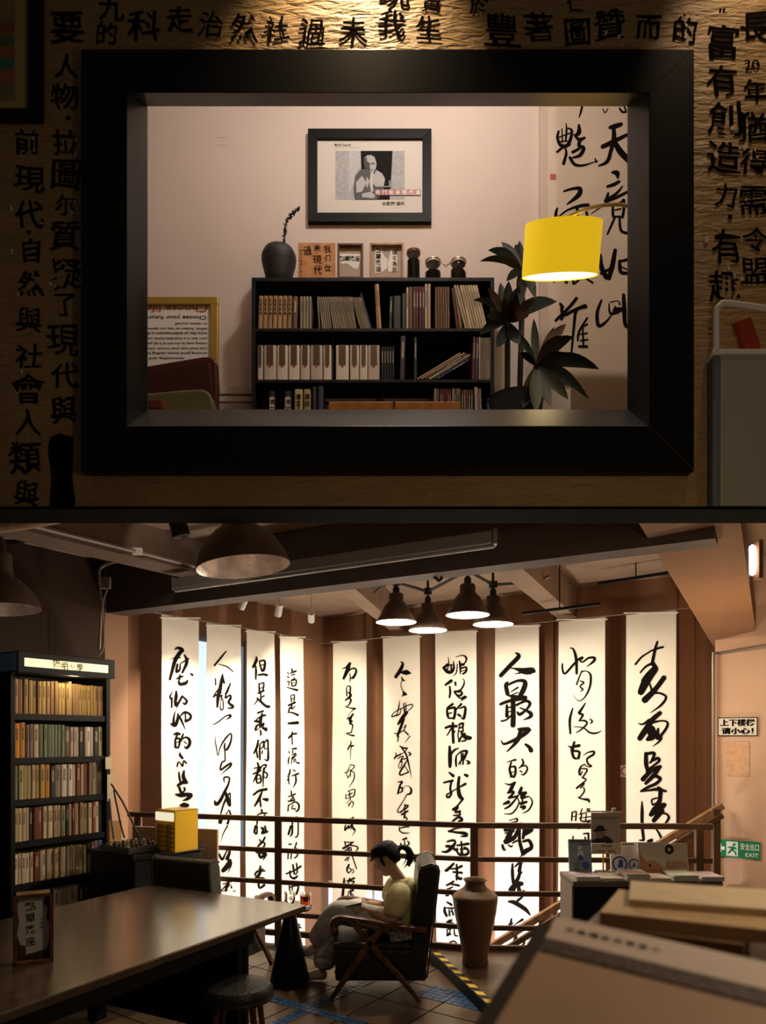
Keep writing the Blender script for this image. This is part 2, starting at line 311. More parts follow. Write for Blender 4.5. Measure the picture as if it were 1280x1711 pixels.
    (545,1230,8,"965 0 20 955 75 12;1125 0 14 1055 85 6;985 135 14 1040 160 22 1090 160 14;1090 160 16 1040 220 10 945 260 12;930 225 14 935 260 16 910 300 22;915 285 18 1000 240 20;1010 160 12 1070 240 22 1110 380 18 1150 560 4;1105 215 14 1135 240 22 1110 260 12;960 300 12 1030 270 14 1000 350 14;1010 300 12 980 360 10 970 420 10 1000 420 10 1020 340 12;1040 310 16 1095 300 10 1040 400 22 985 490 22 1000 520 20 1060 500 16 1110 480 18;1050 390 10 1100 470 10;955 615 8 1020 610 22 990 660 25 960 770 22;975 700 14 1020 690 22 1020 740 16 980 755 14;1010 730 10 1060 670 6 1110 670 8 1145 710 25 1135 765 28 1085 780 14;1085 780 14 1040 860 12 960 990 14 980 1020 14 1060 960 12;1060 910 14 1055 960 20 1000 1020 14;1050 930 14 1105 930 20 1060 980 14;1010 1050 20 1100 1000 22;1060 1000 22 1050 1090 25;1050 1070 18 1090 1105 16 1060 1140 20 1120 1140 18;980 1270 10 985 1240 12 1040 1215 14 1110 1210 22"),
    (545,1380,8,"980 15 12 985 60 14 1030 95 16 1125 95 6;1030 20 20 1090 5 14;1020 185 14 1080 165 25;1000 230 14 1000 250 25;1050 190 14 1055 270 16 1030 260 6;1090 200 12 1115 235 20 1075 270 10")],
7: [(725,1070,7.111,"180 195 5 185 280 14 170 340 14;120 330 25 170 290 30;120 325 25 165 370 40 215 380 30 245 330 25 240 250 10;150 300 20 230 290 12;215 290 18 215 370 20;270 200 8 340 180 12 385 200 22 385 250 18 340 300 14;285 280 10 275 380 14 235 425 6;310 250 18 320 320 25 320 400 12;320 280 20 360 290 25;340 330 20 390 320 20 385 370 25 350 400 20;335 370 10 380 350 10;145 530 25 215 480 35;195 550 20 200 620 25 190 680 20;260 500 25 265 535 20;345 455 8 365 480 12 355 540 20 300 620 18;250 610 25 320 600 25;255 625 20 300 660 25 340 630 25 310 590 14;270 650 12 320 690 18 380 670 35 320 725 6;230 755 25 170 800 25 160 830 20;160 810 20 165 880 30 175 915 25;170 820 16 250 800 30 255 870 30 240 930 30;180 925 20 240 925 20;180 870 16 215 860 16;330 755 25 290 800 22 265 830 8;310 810 14 370 790 25 375 850 30 355 930 30 330 920 14;290 880 25 320 900 25;140 1040 25 200 1020 30 275 1020 30;230 980 25 230 1100 30 235 1215 30;215 1040 20 160 1130 14;250 1080 20 230 1120 14;300 1000 20 350 985 25 340 1040 20;310 1040 18 345 1035 16;310 1080 14 350 1080 18;345 990 16 350 1080 18;310 1000 16 290 1130 14 310 1200 20;300 1200 25 345 1120 20 370 1110 25;330 1100 25 380 1150 50 435 1160 40;380 1190 20 330 1200 14"),
    (725,1250,7.111,"190 -20 25 195 100 45 195 220 35;195 100 14 240 30 25 300 0 10;270 90 16 265 150 25 270 215 20;270 90 14 330 40 18 395 40 30 360 110 20;330 60 18 330 150 18;340 110 14 370 100 14;350 60 14 350 190 20;300 190 14 320 150 14 320 200 10;360 140 18 380 90 25;390 145 14 425 175 30 390 190 8;185 290 16 235 330 35;120 410 20 230 385 25;215 390 25 200 480 25 215 540 25;165 580 25 155 555 18 200 530 16 280 480 14 380 425 30;215 545 22 190 580 25 160 585 20;305 345 30 295 450 35 310 560 45 350 605 30;370 315 25 400 330 35;350 605 25 300 670 18 240 730 25;235 730 30 290 700 30 260 760 20 320 750 25;300 750 20 320 790 20 240 800 14;230 870 25 300 820 25 345 850 30 300 870 20;190 990 25 250 960 18 340 940 20;180 985 20 280 1000 25 370 1010 35 400 1035 35 330 1050 12;165 1110 18 240 1095 25 265 1120 25 220 1180 40 160 1230 30 100 1230 14;155 1165 30 210 1170 30 270 1210 30;285 1155 20 420 1135 30;335 1110 22 340 1180 22 345 1280 40;290 1190 20 290 1240 22 330 1270 30;370 1180 25 410 1200 25 415 1250 30 340 1280 30;320 1200 14 400 1200 14"),
    (725,1430,7.111,"330 10 25 370 0 10;140 170 20 160 170 35 245 90 25;170 150 14 270 150 20 340 120 30;235 190 20 345 200 25;280 100 20 285 200 30 280 280 25;265 240 12 320 270 35 340 265 25;155 350 20 200 330 25 245 300 20;180 330 14 300 350 25 310 360 14;160 395 14 230 370 16;150 470 25 180 470 18;200 390 14 230 480 18;160 550 20 215 580 30;130 610 20 130 660 35 155 715 30;130 620 14 240 620 20;185 640 18 190 710 25;210 620 16 235 700 25;180 665 12 230 660 12;140 805 14 180 780 35 215 765 25;190 790 18 235 805 20;150 880 14 230 860 16;155 880 14 165 950 25;150 945 20 200 930 25;245 840 14 250 940 22 290 950 16;200 870 16 180 930 18;185 1030 16 240 1015 20 275 1040 18")],
8: [(725,1070,7.111,"975 150 18 1010 190 45 900 310 45 800 420 45;900 330 12 960 335 20 1080 365 70 1170 360 70 1190 370 40;1030 385 20 960 400 6;890 490 10 860 530 40 880 640 45;880 530 25 1000 480 30 1080 490 45 1075 560 55 1030 650 50;920 610 12 1000 560 20;920 650 10 1000 620 14;900 660 25 1090 680 45;795 760 30 900 720 35 1090 685 40;870 770 25 870 900 40;940 690 50 945 850 50 940 1010 55;870 800 18 940 790 18;880 850 14 940 840 14;805 960 20 870 940 20 940 870 18;980 770 25 1090 720 30 1140 750 35 1100 820 25 1020 880 35 990 850 20;1020 800 14 1090 830 25 1150 870 45 1140 910 35 1060 945 8;800 1185 8 830 1230 25 900 1210 30 1000 1160 40 1090 1100 45 1140 1060 30;990 1050 10 1030 1060 45 1120 1050 40;1030 1060 40 1010 1150 50 960 1230 35 870 1320 14;1085 1235 25 1130 1270 40 1150 1310 50"),
    (725,1250,7.111,"870 170 8 920 150 14 970 140 25;920 170 20 900 250 25 920 330 30;910 230 14 960 220 25 970 290 25 950 345 25;910 340 20 955 340 20;920 290 10 960 280 10;1045 130 16 1060 180 22 1010 240 14;1040 220 12 1090 210 18 1105 260 20 1065 315 20 1030 310 6;1020 270 14 1045 285 16;840 415 6 900 435 20 965 410 25;950 420 35 910 500 40 890 520 20;880 530 25 950 520 25 900 590 30;890 590 25 960 580 20 1000 560 14;830 665 20 890 640 40;845 720 16 910 680 25 1000 570 16;990 590 12 1010 640 14 980 720 18 920 780 16 840 780 6;1040 470 30 1020 540 40 1090 530 30;1090 530 30 1040 590 35 1130 580 12 1165 650 18 1120 740 18 1050 775 6;1030 660 35 1100 640 25;1030 700 25 1080 700 35 1050 730 14;1050 600 18 1050 660 18;900 860 12 950 845 10 990 840 20 985 870 18 910 890 10;850 970 40 960 950 40;930 960 50 880 1080 60;850 1010 16 960 990 14;860 1110 60 960 1060 45 1000 960 25;820 1150 25 835 1200 30 855 1210 18;890 1150 14 920 1170 20 940 1160 14;940 1130 14 970 1110 20 1010 1095 16;1040 890 20 1020 960 30 1020 1100 35 1060 1250 40;1050 950 30 1160 960 50 1080 1010 60;1080 970 45 1060 1070 30;1060 1110 25 1130 1100 35 1160 1180 40 1100 1220 50 1060 1260 40"),
    (725,1430,7.111,"1080 -60 30 1040 0 12 1020 25 5;940 95 20 940 200 35 950 320 30;970 130 16 1010 90 25 1050 80 25;1040 80 30 1020 180 40 1045 200 25;1030 190 35 1000 280 40 970 300 30;910 400 35 980 340 55 1050 330 45;970 350 45 950 410 45;1010 360 40 1030 430 40 1080 415 20;1060 480 20 1040 500 25 1000 525 20;895 540 20 960 550 45 1030 590 45 1100 640 40 1150 705 14;1060 490 16 1000 540 18;930 745 20 920 820 35;900 810 20 950 800 14;960 820 8 1060 755 30;860 930 30 940 890 35 1000 860 14;960 880 40 980 960 40 960 1030 40;860 945 25 990 940 25;845 1090 35 900 1080 45 980 1060 35;850 1110 25 940 1100 20;990 1040 20 1070 1010 30 1070 1050 25 1000 1090 18;980 1040 30 980 1090 30")],
9: [(925,1060,6.095,"165 140 8 200 150 18 230 250 28 235 400 22;90 300 16 90 350 18 115 400 20 200 310 22 260 250 20 300 235 20 270 270 14 300 280 16 360 240 20 420 240 25 410 275 25 340 330 6;290 370 10 260 440 14 235 510 16;290 380 12 340 375 10 380 420 20 370 540 20 310 650 12 250 675 8 195 610 3;270 475 10 310 490 16 270 530 14 300 560 16 275 580 8;195 755 14 165 870 24 170 1010 18;325 700 12 260 800 28;265 810 20 300 820 22 260 880 14;270 880 10 320 880 20 340 910 18 280 970 14 230 1000 8;370 860 10 395 885 18 375 910 8;205 940 6 300 950 12 370 1000 18 440 1005 16 490 980 5"),
    (925,1240,6.095,"145 35 6 175 50 18 260 35 30;210 0 22 190 80 28;180 70 22 200 150 25 230 170 18;200 90 20 260 100 22 250 165 25;300 135 6 350 105 12 410 95 18 405 125 22 340 170 18 350 220 18 385 245 16 350 250 10 300 225 6;320 225 8 280 245 14 260 290 22 260 330 18;275 270 10 340 280 16 300 350 14;290 300 12 270 340 12;290 360 18 330 380 12;230 470 18 280 430 18 330 385 10;280 430 14 310 420 14 270 470 12;300 460 10 310 500 14 265 560 12 245 565 10 290 580 14 350 590 25 360 615 12;185 715 14 180 800 14;185 720 10 225 710 14 220 800 14;190 760 8 220 755 8;285 680 10 270 730 12;250 740 8 330 720 10;285 730 12 270 790 14 300 810 14 370 800 16;330 730 10 320 800 12;255 775 8 380 760 10;340 820 14 380 830 20;195 960 12 190 1000 14;245 885 10 270 880 8;300 935 14 350 930 16;350 930 18 350 1000 18;315 970 14 320 1000 14")],
10: [(925,1060,6.095,"835 305 20 900 230 18 980 180 14;1060 75 18 1040 140 25 1010 280 28;980 175 14 1060 145 20 1120 130 18;885 390 14 940 330 20 1000 300 25;1010 290 35 1040 340 45;1040 350 60 960 450 80 890 590 60;900 470 14 930 440 30;1130 440 45 1040 560 45 930 670 60;980 500 14 1000 560 20 1010 620 25;1020 600 20 1090 600 20 1150 640 22 1100 720 22 990 800 6;865 905 8 910 915 18 980 870 25;1090 800 40 1010 870 45 950 960 55 880 1060 50;1000 900 25 1110 880 16 1165 900 22 1150 960 25 1090 1040 25;990 960 80 1010 1030 80 960 1070 35;1070 960 20 1060 1040 40;1060 1060 30 1100 1050 30 1080 1090 20 1015 1140 5"),
     (925,1240,6.095,"945 115 35 945 220 40 960 290 30;950 120 25 1030 115 30 990 210 18;980 210 14 1060 165 30 1080 190 25 1020 240 20 960 280 20;910 380 45 1000 290 40 1090 250 35;950 290 20 960 340 25;1090 250 25 1030 330 40 940 420 30;1030 340 35 1090 370 30 1050 420 30 960 460 25 890 500 20;900 500 16 980 490 20 1060 480 30 1150 500 20;1065 455 14 1090 490 40 1085 590 35;900 605 10 900 700 28 900 850 28 915 990 25;870 1000 10 915 1000 20;1085 590 40 1060 640 45;1010 640 16 1000 590 16 1050 570 14 1090 570 14;1010 640 14 1060 620 25;1130 640 45 1050 680 70 990 740 40;1050 700 60 1100 690 60 1020 800 40;1090 720 25 1150 730 18 1175 770 25 1140 830 20;1040 880 12 1075 930 20 1105 1000 22;830 1080 10 825 1130 14;960 1010 25 1000 1000 30")],
}
SCROLL = [(860,170,6.4,"550 225 10 555 300 22 545 420 22;470 320 25 455 390 30 490 470 40 560 470 40 600 390 35 610 300 30 560 280 12;505 290 14 510 440 16;460 390 14 600 330 16;480 430 14 600 420 16;450 545 25 520 490 25 590 460 25;540 500 20 550 560 30 520 670 35;690 240 25 690 320 50 650 360 30;640 350 25 690 400 40 750 380 30;700 400 40 690 470 40 740 490 40 700 570 40 620 600 20;620 540 35 690 500 30;590 600 35 640 670 35 730 680 25 860 640 10;855 600 8 875 640 30;725 40 25 705 120 20 690 160 10;945 70 10 965 115 14 1000 70 10;1120 70 20 1150 110 25 1190 110 20;1170 50 16 1190 100 20;1020 275 40 1080 260 55 1140 240 40;1060 290 40 1060 400 50 1030 520 40 990 640 40 900 685 20;940 480 50 1050 430 50 1230 340 30;1080 450 50 1130 540 70 1240 660 60;525 960 20 620 930 30 700 930 45 680 1000 50 560 1095 14;455 1140 20 440 1200 35 445 1280 35;460 1240 14 560 1160 20 700 1110 35 790 1100 40;670 1120 30 670 1220 40 660 1310 30;760 1140 30 780 1220 30 800 1290 35 750 1320 20;560 1260 14 580 1310 25;570 1310 14 640 1240 10;1040 760 25 1090 770 60 1100 830 14;990 910 30 1060 890 40 1115 860 30;1150 910 14 1080 990 30 970 1050 20;1000 980 25 980 1050 40;970 1060 40 1080 1030 35 1230 960 25;1040 1030 40 940 1110 20 820 1190 8;1160 1060 40 1165 1150 30 1150 1240 30;1050 1100 25 1050 1200 30 1060 1240 25;1060 1110 20 1140 1080 30;1070 1160 14 1130 1150 20;1060 1230 25 1130 1230 20;1070 1240 25 1030 1330 25 995 1410 20;1120 1240 25 1140 1380 30 1240 1410 30"),
 (790,380,4.74,"1010 215 35 1020 300 40 1060 390 40;1130 175 30 1110 290 40 1080 400 35;1020 360 25 1110 310 20;1165 260 25 1175 350 30 1240 360 25;1170 265 20 1240 250 25;1165 300 12 1220 330 12;690 370 14 640 435 16;700 360 20 740 440 25;790 370 20 795 450 20;800 450 16 860 400 14;860 380 14 950 435 18;1020 575 18 985 680 28 1000 780 30 1080 720 14 1130 620 10;1080 600 10 1090 680 20 1150 670 25;1090 590 10 1150 580 8 1165 610 16;1195 530 25 1200 640 35 1205 760 30 1225 790 30;1130 650 40 1200 650 40;690 610 20 710 640 28;820 565 25 760 640 25 655 740 22;700 650 25 720 700 25 800 660 25;720 690 20 700 730 25;895 630 30 820 660 25 800 780 22 780 1000 16;810 650 16 890 620 25;905 720 16 840 830 20 830 900 14;870 790 14 905 770 16;870 800 14 875 940 16;850 850 12 905 840 14;850 900 12 910 890 14;840 945 20 905 945 22")]
# wall writing: character, centre u v, height in pixels, ragged repeats
WALLTEXT = [('要',112,47,54),('九',187,14,44),('的',178,55,38),('科',242,42,54),('走',300,32,44),('治',352,40,44),('然',409,46,48),('社',463,48,42),('過',522,54,48),('未',590,50,48),('我',655,40,46),('生',716,46,44),
 ('豐',838,50,54),('著',899,47,54),('圖',965,53,46),('贊',1018,42,54),('而',1083,45,42),('的',1146,50,44),('富',1208,70,60),('有',1207,134,54),('創',1210,198,58),('造',1210,262,58),('力',1213,326,46),('有',1214,412,54),('趣',1213,480,58),('長',1262,45,50),('20',1257,108,20),('年',1262,152,40),('猶',1258,212,52),('得',1262,270,50),('需',1258,335,50),('令',1262,400,44),('盟',1262,452,46),
 ('人',112,110,42),('物',108,160,46),('拉',110,238,44),('圖',110,292,50),('尔',108,342,36),('質',108,394,52),('疑',110,458,54),('了',108,510,40),('現',104,568,54),('代',108,628,46),('與',106,684,46),
 ('前',46,238,44),('現',50,300,48),('代',48,358,48),('自',52,418,40),('然',52,474,46),('與',48,534,44),('社',48,596,44),('會',48,650,54),('人',46,706,44),('類',44,764,54),('與',44,824,44),
 ('現',660,-12,50),('資',720,4,34),('仁',962,6,30),('於',800,6,34)]
BLOTS = [(82,730,122,850)]
DOTS = [(114,197,7),(1220,362,7),(868,77,5),(48,388,6),(1204,16,4),(1210,16,4)]
# ---------------------------------------------------------------- lettering used in the place
ALLTEXT = sorted(set([t for t, *_ in WALLTEXT] + ['Michel Foucault', '1926.10.15 - 1984.06.25', '我們從未現代過', '米歇爾·福柯', '我们从未现代过',
  'Choose life', 'Choose your future', 'to replace yourself', 'selfish, fucked up rats you spawned', 'more than an embarrassment to the', 'your last in a miserable home, nothing',
  'rotting away at the end of it all, pishing', 'junk food into your mouth. Choose', 'crushing game shows, stuffing fucking', 'mind-numbing, spirit', 'EXIT', '安全出口', '上下楼梯', '请小心！',
  '點單落座', '我', '们', '從', '未', '現', '代', '過', '點', '單', '落', '座', '理', '食', '為', '民', '史', '陽', '明', '心', '學', '·', '諸子集成', '清文', '清武', '文集',
  'Michel Houellebecq', '米蘭·昆德拉', 'KUNDERA', '1929 - 2023', '书店', '小', '文字']))
TX = text_meshes(sorted(set(ALLTEXT) | set('點單落座小文字史學集書店我們从們從未現代過理食為民清武')))

# ---------------------------------------------------------------- materials
M_brown = mat('brown_wall_paint', (.245, .118, .062), .75, var=.10, scale=2.5, bump=.05)
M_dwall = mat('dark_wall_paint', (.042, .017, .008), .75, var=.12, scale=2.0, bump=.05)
M_pink = mat('pink_wall_paint', (.62, .41, .29), .7, var=.05, scale=2.0, bump=.05)
M_ceil = mat('ceiling_plaster', (.30, .21, .15), .85, var=.12, scale=3.0, bump=.15)
M_beam = mat('beam_paint', (.085, .062, .056), .7, var=.12, scale=3.0, bump=.08)
M_beaml = mat('cross_beam_plaster', (.27, .185, .13), .8, var=.12, scale=3.0, bump=.08)
M_soffit = mat('stair_plaster', (.27, .14, .07), .8, var=.06, scale=3.0, bump=.06)
M_floor = mat('tile_grout', (.06, .045, .035), .8)
M_tile = mat('brown_floor_tile', (.13, .085, .052), .28, var=.35, scale=3.5, bump=.06, bscale=12)
M_blue = mat('blue_mosaic', (.03, .085, .20), .3, var=.6, scale=60)
M_black = mat('black_paint', (.007, .007, .008), .5, spec=.2)
M_blackg = mat('black_gloss_paint', (.006, .006, .007), .34, spec=.15)
M_wdark = wood('dark_tabletop_wood', (.040, .025, .013), (.062, .038, .021), .27, 2.0); M_wdark.node_tree.nodes['Principled BSDF'].inputs['Specular IOR Level'].default_value = .9; M_wdark.node_tree.nodes['Principled BSDF'].inputs['Coat Weight'].default_value = .4; M_wdark.node_tree.nodes['Principled BSDF'].inputs['Coat Roughness'].default_value = .16
M_wbrown = wood('walnut_wood', (.075, .030, .014), (.14, .06, .028), .32, 3.0)
M_wtan = wood('tan_wood', (.30, .15, .07), (.40, .21, .10), .5, 3.0)
M_rail = mat('rail_paint', (.105, .058, .034), .4, var=.2, scale=6)
M_leath = mat('black_leather', (.013, .012, .011), .36, bump=.25, bscale=60)
M_gleath = mat('dark_green_leather', (.026, .027, .019), .35, bump=.25, bscale=60)
M_cloth = mat('banner_cloth', (.86, .82, .74), .85, var=.03, scale=5, bump=.04, bscale=200)
M_ink = mat('black_ink', (.008, .006, .006), .9, spec=0.)
M_steel = mat('brushed_steel', (.5, .47, .44), .3, metal=1.)
M_grey = mat('grey_metal', (.22, .21, .21), .4, metal=.6)
M_white = mat('white_enamel', (.72, .70, .66), .4)
M_yel = mat('yellow_enamel', (.80, .47, .02), .38)
M_tape_y = mat('yellow_tape', (.75, .5, .03), .5)
M_wire = mat('thin_wire', (.35, .33, .3), .4, metal=.7)
M_cable = mat('dark_cable', (.02, .018, .017), .5)
M_pipe = mat('grey_conduit', (.25, .20, .16), .4, metal=.3)
M_glass = mat('clear_glass', (.95, .97, .97), .03, trans=1.0)
M_jar = mat('jar_glass', (.97, .97, .97), .02, trans=1.0); M_jar.node_tree.nodes['Principled BSDF'].inputs['IOR'].default_value = 1.12
M_tea = mat('red_tea', (.75, .10, .03), .05, trans=.8)
M_paper = mat('white_paper', (.80, .77, .72), .7)
M_cream = mat('cream_paper', (.68, .58, .42), .7)
M_day = mat('daylit_window', (.5, .6, .7), .2, emit=(.72, .86, 1.0), estr=.95)
M_day2 = mat('daylit_lower_window', (.5, .6, .7), .2, emit=(.86, .93, 1.0), estr=.9)
M_green = mat('exit_green', (.02, .20, .09), .4, emit=(.02, .22, .10), estr=.12)
M_signw = mat('sign_white', (.75, .72, .66), .5)
M_signbox = mat('lit_sign_panel', (.9, .8, .5), .4, emit=(1.0, .83, .42), estr=1.15)
M_bulb = mat('lamp_glow', (1, .9, .75), .4, emit=(1.0, .90, .74), estr=6.0)
M_shade_in = mat('lamp_white_lining', (.85, .82, .78), .5)
M_shade_out = mat('bronze_lamp_metal', (.085, .055, .038), .42, metal=.35, var=.25, scale=8)
M_refl = mat('worn_reflector', (.80, .70, .66), .35, metal=.2, var=.25, scale=9, bump=.6, bscale=14)
M_clay = mat('brown_stoneware', (.15, .083, .042), .5, var=.12, scale=5, bump=.05)

# ---------------------------------------------------------------- floor, ceiling, walls of the hall
rail_l = [P(215, 1360, 6.65).xy, P(792, 1379, 5.79).xy, P(1190, 1381, 5.72).xy]
def rail_y(x):                                     # plan line of the railing
    a, b, c = rail_l
    if x < b.x: return a.y + (b.y - a.y) * (x - a.x) / (b.x - a.x)
    return b.y + (c.y - b.y) * (x - b.x) / (c.x - b.x)
edge = [(-3.6, rail_y(-3.6) + .06), (rail_l[1].x, rail_l[1].y + .06), (4.2, rail_y(4.2) + .06)]
fl = MB().slab([(-3.6, -1.2), (4.2, -1.2)] + edge[::-1], -.25, -.012)
floor = struct(fl.obj('floor', M_floor))
dl = WL.d; nl = WL.n
ts = .40
m = MB().cbox((0, 0, -.008), (ts - .012, ts - .012, .016)); tile_mesh = None
ang = math.atan2(dl.y, dl.x)
for i in range(-14, 26):
    for j in range(-24, 8):
        c = Vector((-.3, 4.9)) + dl * (i * ts) + Vector((nl.x, nl.y)) * (j * ts)
        if not (-2.9 < c.x < 3.6 and 3.3 < c.y < rail_y(c.x) - .14): continue
        if tile_mesh is None: tile_mesh = m.mesh('tile', M_tile)
        o = bpy.data.objects.new('tile', tile_mesh); C.objects.link(o); o.parent = floor
        o.location = (c.x, c.y, 0); o.rotation_euler = (0, 0, ang + R(90) * random.randint(0, 3))
mo = MB()                                          # blue mosaic bands between the tiles
def mosaic(c0, ax, n, w):
    ax = Vector((ax[0], ax[1], 0)).normalized(); ay = Vector((-ax.y, ax.x, 0))
    for i in range(n):
        for j in range(int(w / .05)):
            c = Vector((c0[0], c0[1], -.0035)) + ax * (i * .05) + ay * (j * .05 - w / 2 + .025)
            if not (3.4 < c.y < rail_y(c.x) - .05 and -2.6 < c.x < 1.2): continue
            s = .022; z = random.uniform(-.001, .002)
            mo.box((-s, -s, -.006), (s, s, .006 + z), Matrix.Translation(c) @ Matrix.Rotation(ang, 4, 'Z'))
n2 = Vector((nl.x, nl.y)); rd = Vector((WR.d.x, WR.d.y)) * -1
for c0_, ax_, n_, w_ in ((Vector((-.5, 4.79)) - rd * 1.0, rd, 30, .15), (Vector((-.5, 4.79)) - dl * 1.2, dl, 40, .15), (Vector((.30, 5.10)), rd, 22, .25)):
    mosaic(c0_, ax_, n_, w_)
tag(mo.obj('mosaic_band', M_blue, floor), kind='stuff')

t0, t1 = Vector((.40, 5.69)), Vector((.67, 4.607)); td = (t1 - t0).normalized()
tA = t0 - td * .12; tB = t1 + td * 1.4
plat = MB().slab([(tA.x, tA.y), (tB.x, tB.y), (4.0, tB.y), (4.0, rail_y(4.0) + .04), (tA.x + .05, rail_y(tA.x) + .04)], -.012, .08)
platform = struct(plat.obj('floor_platform', M_black)); platform['kind'] = 'structure'
top = MB().slab([(tA.x + .005, tA.y), (tB.x + .005, tB.y), (4.0, tB.y), (4.0, rail_y(4.0) + .03), (tA.x + .06, rail_y(tA.x) + .03)], .08, .083)
top.obj('platform_top', M_tile, platform)
tp = MB(); tpb = MB(); k = 0; tn = Vector((-td.y, td.x));
if tn.x < 0: tn = -tn
L = (tB - tA).length
while k * .075 < L - .1:
    a = tA + td * (k * .075); b = tA + td * (k * .075 + .075)
    sh = td * .03
    (tp if k % 2 else tpb).poly([(*(a + tn*.008), .0836), (*(b + tn*.008), .0836), (*(b + tn*.058 + sh), .0836), (*(a + tn*.058 + sh), .0836)], (0,0,.001)); k += 1
hz = tp.obj('hazard_tape', M_tape_y); tag(hz, 'yellow and black hazard tape along the step edge by the vase', 'tape')
tpb.obj('black_stripe', M_black, hz)

sl = MB().slab([(-6.5, 3.9), (5.2, 3.9), (5.2, 12.5), (-6.5, 12.5)], 3.42, 3.45)
ceil = struct(sl.obj('ceiling', M_ceil))

def wallbox(m, pl, ua, ub, z0, z1, th=.12, off=0.):
    """an upright slab on wall plane pl between pixel columns ua and ub"""
    a, b = (pl.off(off).xy(ua) if not isinstance(ua, Vector) else ua), (pl.off(off).xy(ub) if not isinstance(ub, Vector) else ub)
    q = -pl.n * th
    m.slab([(a.x, a.y), (b.x, b.y), (b.x + q.x, b.y + q.y), (a.x + q.x, a.y + q.y)], z0, z1)
WLr = WL.off(-.28); WRr = WR.off(-.30)             # the recessed wall faces behind the banners
cA = WLr.xy(213)
# corner of the two recessed walls
def cross2(p, d, q, e):
    t = ((q.x-p.x)*e.y - (q.y-p.y)*e.x) / (d.x*e.y - d.y*e.x); return p + d*t
corner = cross2(WLr.p, WLr.d, WRr.p, WRr.d)
w = MB(); near = WL.p - WL.d * 7.5
q = -WL.n * .5; e = WL.xy(175)
w.slab([(near.x, near.y), (e.x, e.y), (e.x + q.x, e.y + q.y), (near.x + q.x, near.y + q.y)], -.25, 3.42)
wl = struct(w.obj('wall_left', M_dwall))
w = MB(); wallbox(w, WL, 175.5, 214, -3.2, 3.42, .6)
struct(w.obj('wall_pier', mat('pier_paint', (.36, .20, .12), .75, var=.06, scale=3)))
# recessed wall with the window opening
w = MB(); WU0, WU1 = 322, 412
za = WLr.pt(370, 1066).z; zb = WLr.pt(370, 1432).z
wallbox(w, WLr, 205, WU0, -3.2, 3.42); wallbox(w, WLr, WU1, corner + WLr.d * .12, -3.2, 3.42)
wallbox(w, WLr, WU0, WU1, za, 3.42); wallbox(w, WLr, WU0, WU1, -3.2, zb)
struct(w.obj('wall_back_left', M_brown))
win = MB(); wallbox(win, WLr, WU0, WU1, zb, za, .01, -.08)
win_o = MB()
for (ua, ub) in ((WU0, WU0 + 4), (WU1 - 5, WU1), (364, 368)): wallbox(win_o, WLr, ua, ub, zb, za, .05, -.03)
wallbox(win_o, WLr, WU0, WU1, za - .06, za, .05, -.03); wallbox(win_o, WLr, WU0, WU1, zb, zb + .06, .05, -.03)
w1 = struct(win_o.obj('window_1', M_grey)); win.obj('pane', M_day, w1)
# right wall, with shallow pilasters and a low daylit window near the corner
w = MB(); zc = WRr.pt(600, 1478).z
wallbox(w, WRr, 700, 1196, -3.2, 3.42)
wallbox(w, WRr, corner, 700, zc, 3.42)
wr = struct(w.obj('wall_right', M_brown))
for (ua, ub) in ((517, 536), (612, 622), (817, 833), (905, 924), (1135, 1160)):
    p = MB(); wallbox(p, WRr, ua, ub, zc if ua < 700 else -3.2, 3.42, .07, .07); p.obj('pilaster', M_brown, wr)
win = MB(); wallbox(win, WRr, corner, 700, -3.2, zc, .01, -.06)
win_o = MB()
for ua in (543, 580, 622, 660): wallbox(win_o, WRr, ua, ua + 3, -3.2, zc, .04, -.02)
wallbox(win_o, WRr, corner, 700, zc - .05, zc, .05, -.02)
w2 = struct(win_o.obj('window_2', M_white)); win.obj('pane', M_day2, w2)
# pink landing wall
w = MB(); WPk = WR.off(.06); e = WPk.xy(1195); far = e - WPk.d * 2.6
q = -WPk.n * .3
w.slab([(e.x, e.y), (far.x, far.y), (far.x + q.x, far.y + q.y), (e.x + q.x, e.y + q.y)], -.25, 3.42)
wp = struct(w.obj('wall_landing', M_pink))
b = MB(); e2 = WPk.off(.02).xy(1210); f2 = WPk.off(.02).xy(1420); zb2 = WPk.pt(1230, 1497).z; zt2 = WPk.pt(1230, 1484).z
q = WPk.n * .02
b.slab([(e2.x, e2.y), (f2.x, f2.y), (f2.x - q.x, f2.y - q.y), (e2.x - q.x, e2.y - q.y)], zb2, zt2)
struct(b.obj('baseboard_landing', mat('dark_skirting', (.06, .045, .04), .5)))
# floor strip of the landing and the lower stair hall
lf = MB().slab([(-6, 6.9), (5, 6.0), (5, 12), (-6, 12)], -3.4, -3.2); struct(lf.obj('floor_stairwell', M_floor))

# beams
A = Vector((-2.66, 6.70)); B = Vector((1.613, 4.32)); bd = (B - A).normalized(); bn = Vector((-bd.y, bd.x))
A2 = A - bd * .25; B2 = B + bd * .35
m = MB(); m.slab([(A2.x, A2.y), (B2.x, B2.y), (B2.x + bn.x*.20, B2.y + bn.y*.20), (A2.x + bn.x*.20, A2.y + bn.y*.20)], 2.95, 3.42)
struct(m.obj('beam_main', M_beam))
def crossbeam(name, p, q, z, w, mt):
    p = Vector(p); q = Vector(q); d = (q - p).normalized(); n = Vector((-d.y, d.x)) * w / 2
    m = MB(); m.slab([tuple(p - n), tuple(q - n), tuple(q + n), tuple(p + n)], z, 3.42); return struct(m.obj(name, mt))
crossbeam('beam_cross', P(838, 0, 5.35).xy, WRr.pt(948, 1030).xy, 3.10, .20, M_beaml)
crossbeam('beam_cross', P(556, 0, 5.95).xy, WRr.pt(668, 1050).xy, 3.12, .16, M_beaml)
g = A + bd * 1.28
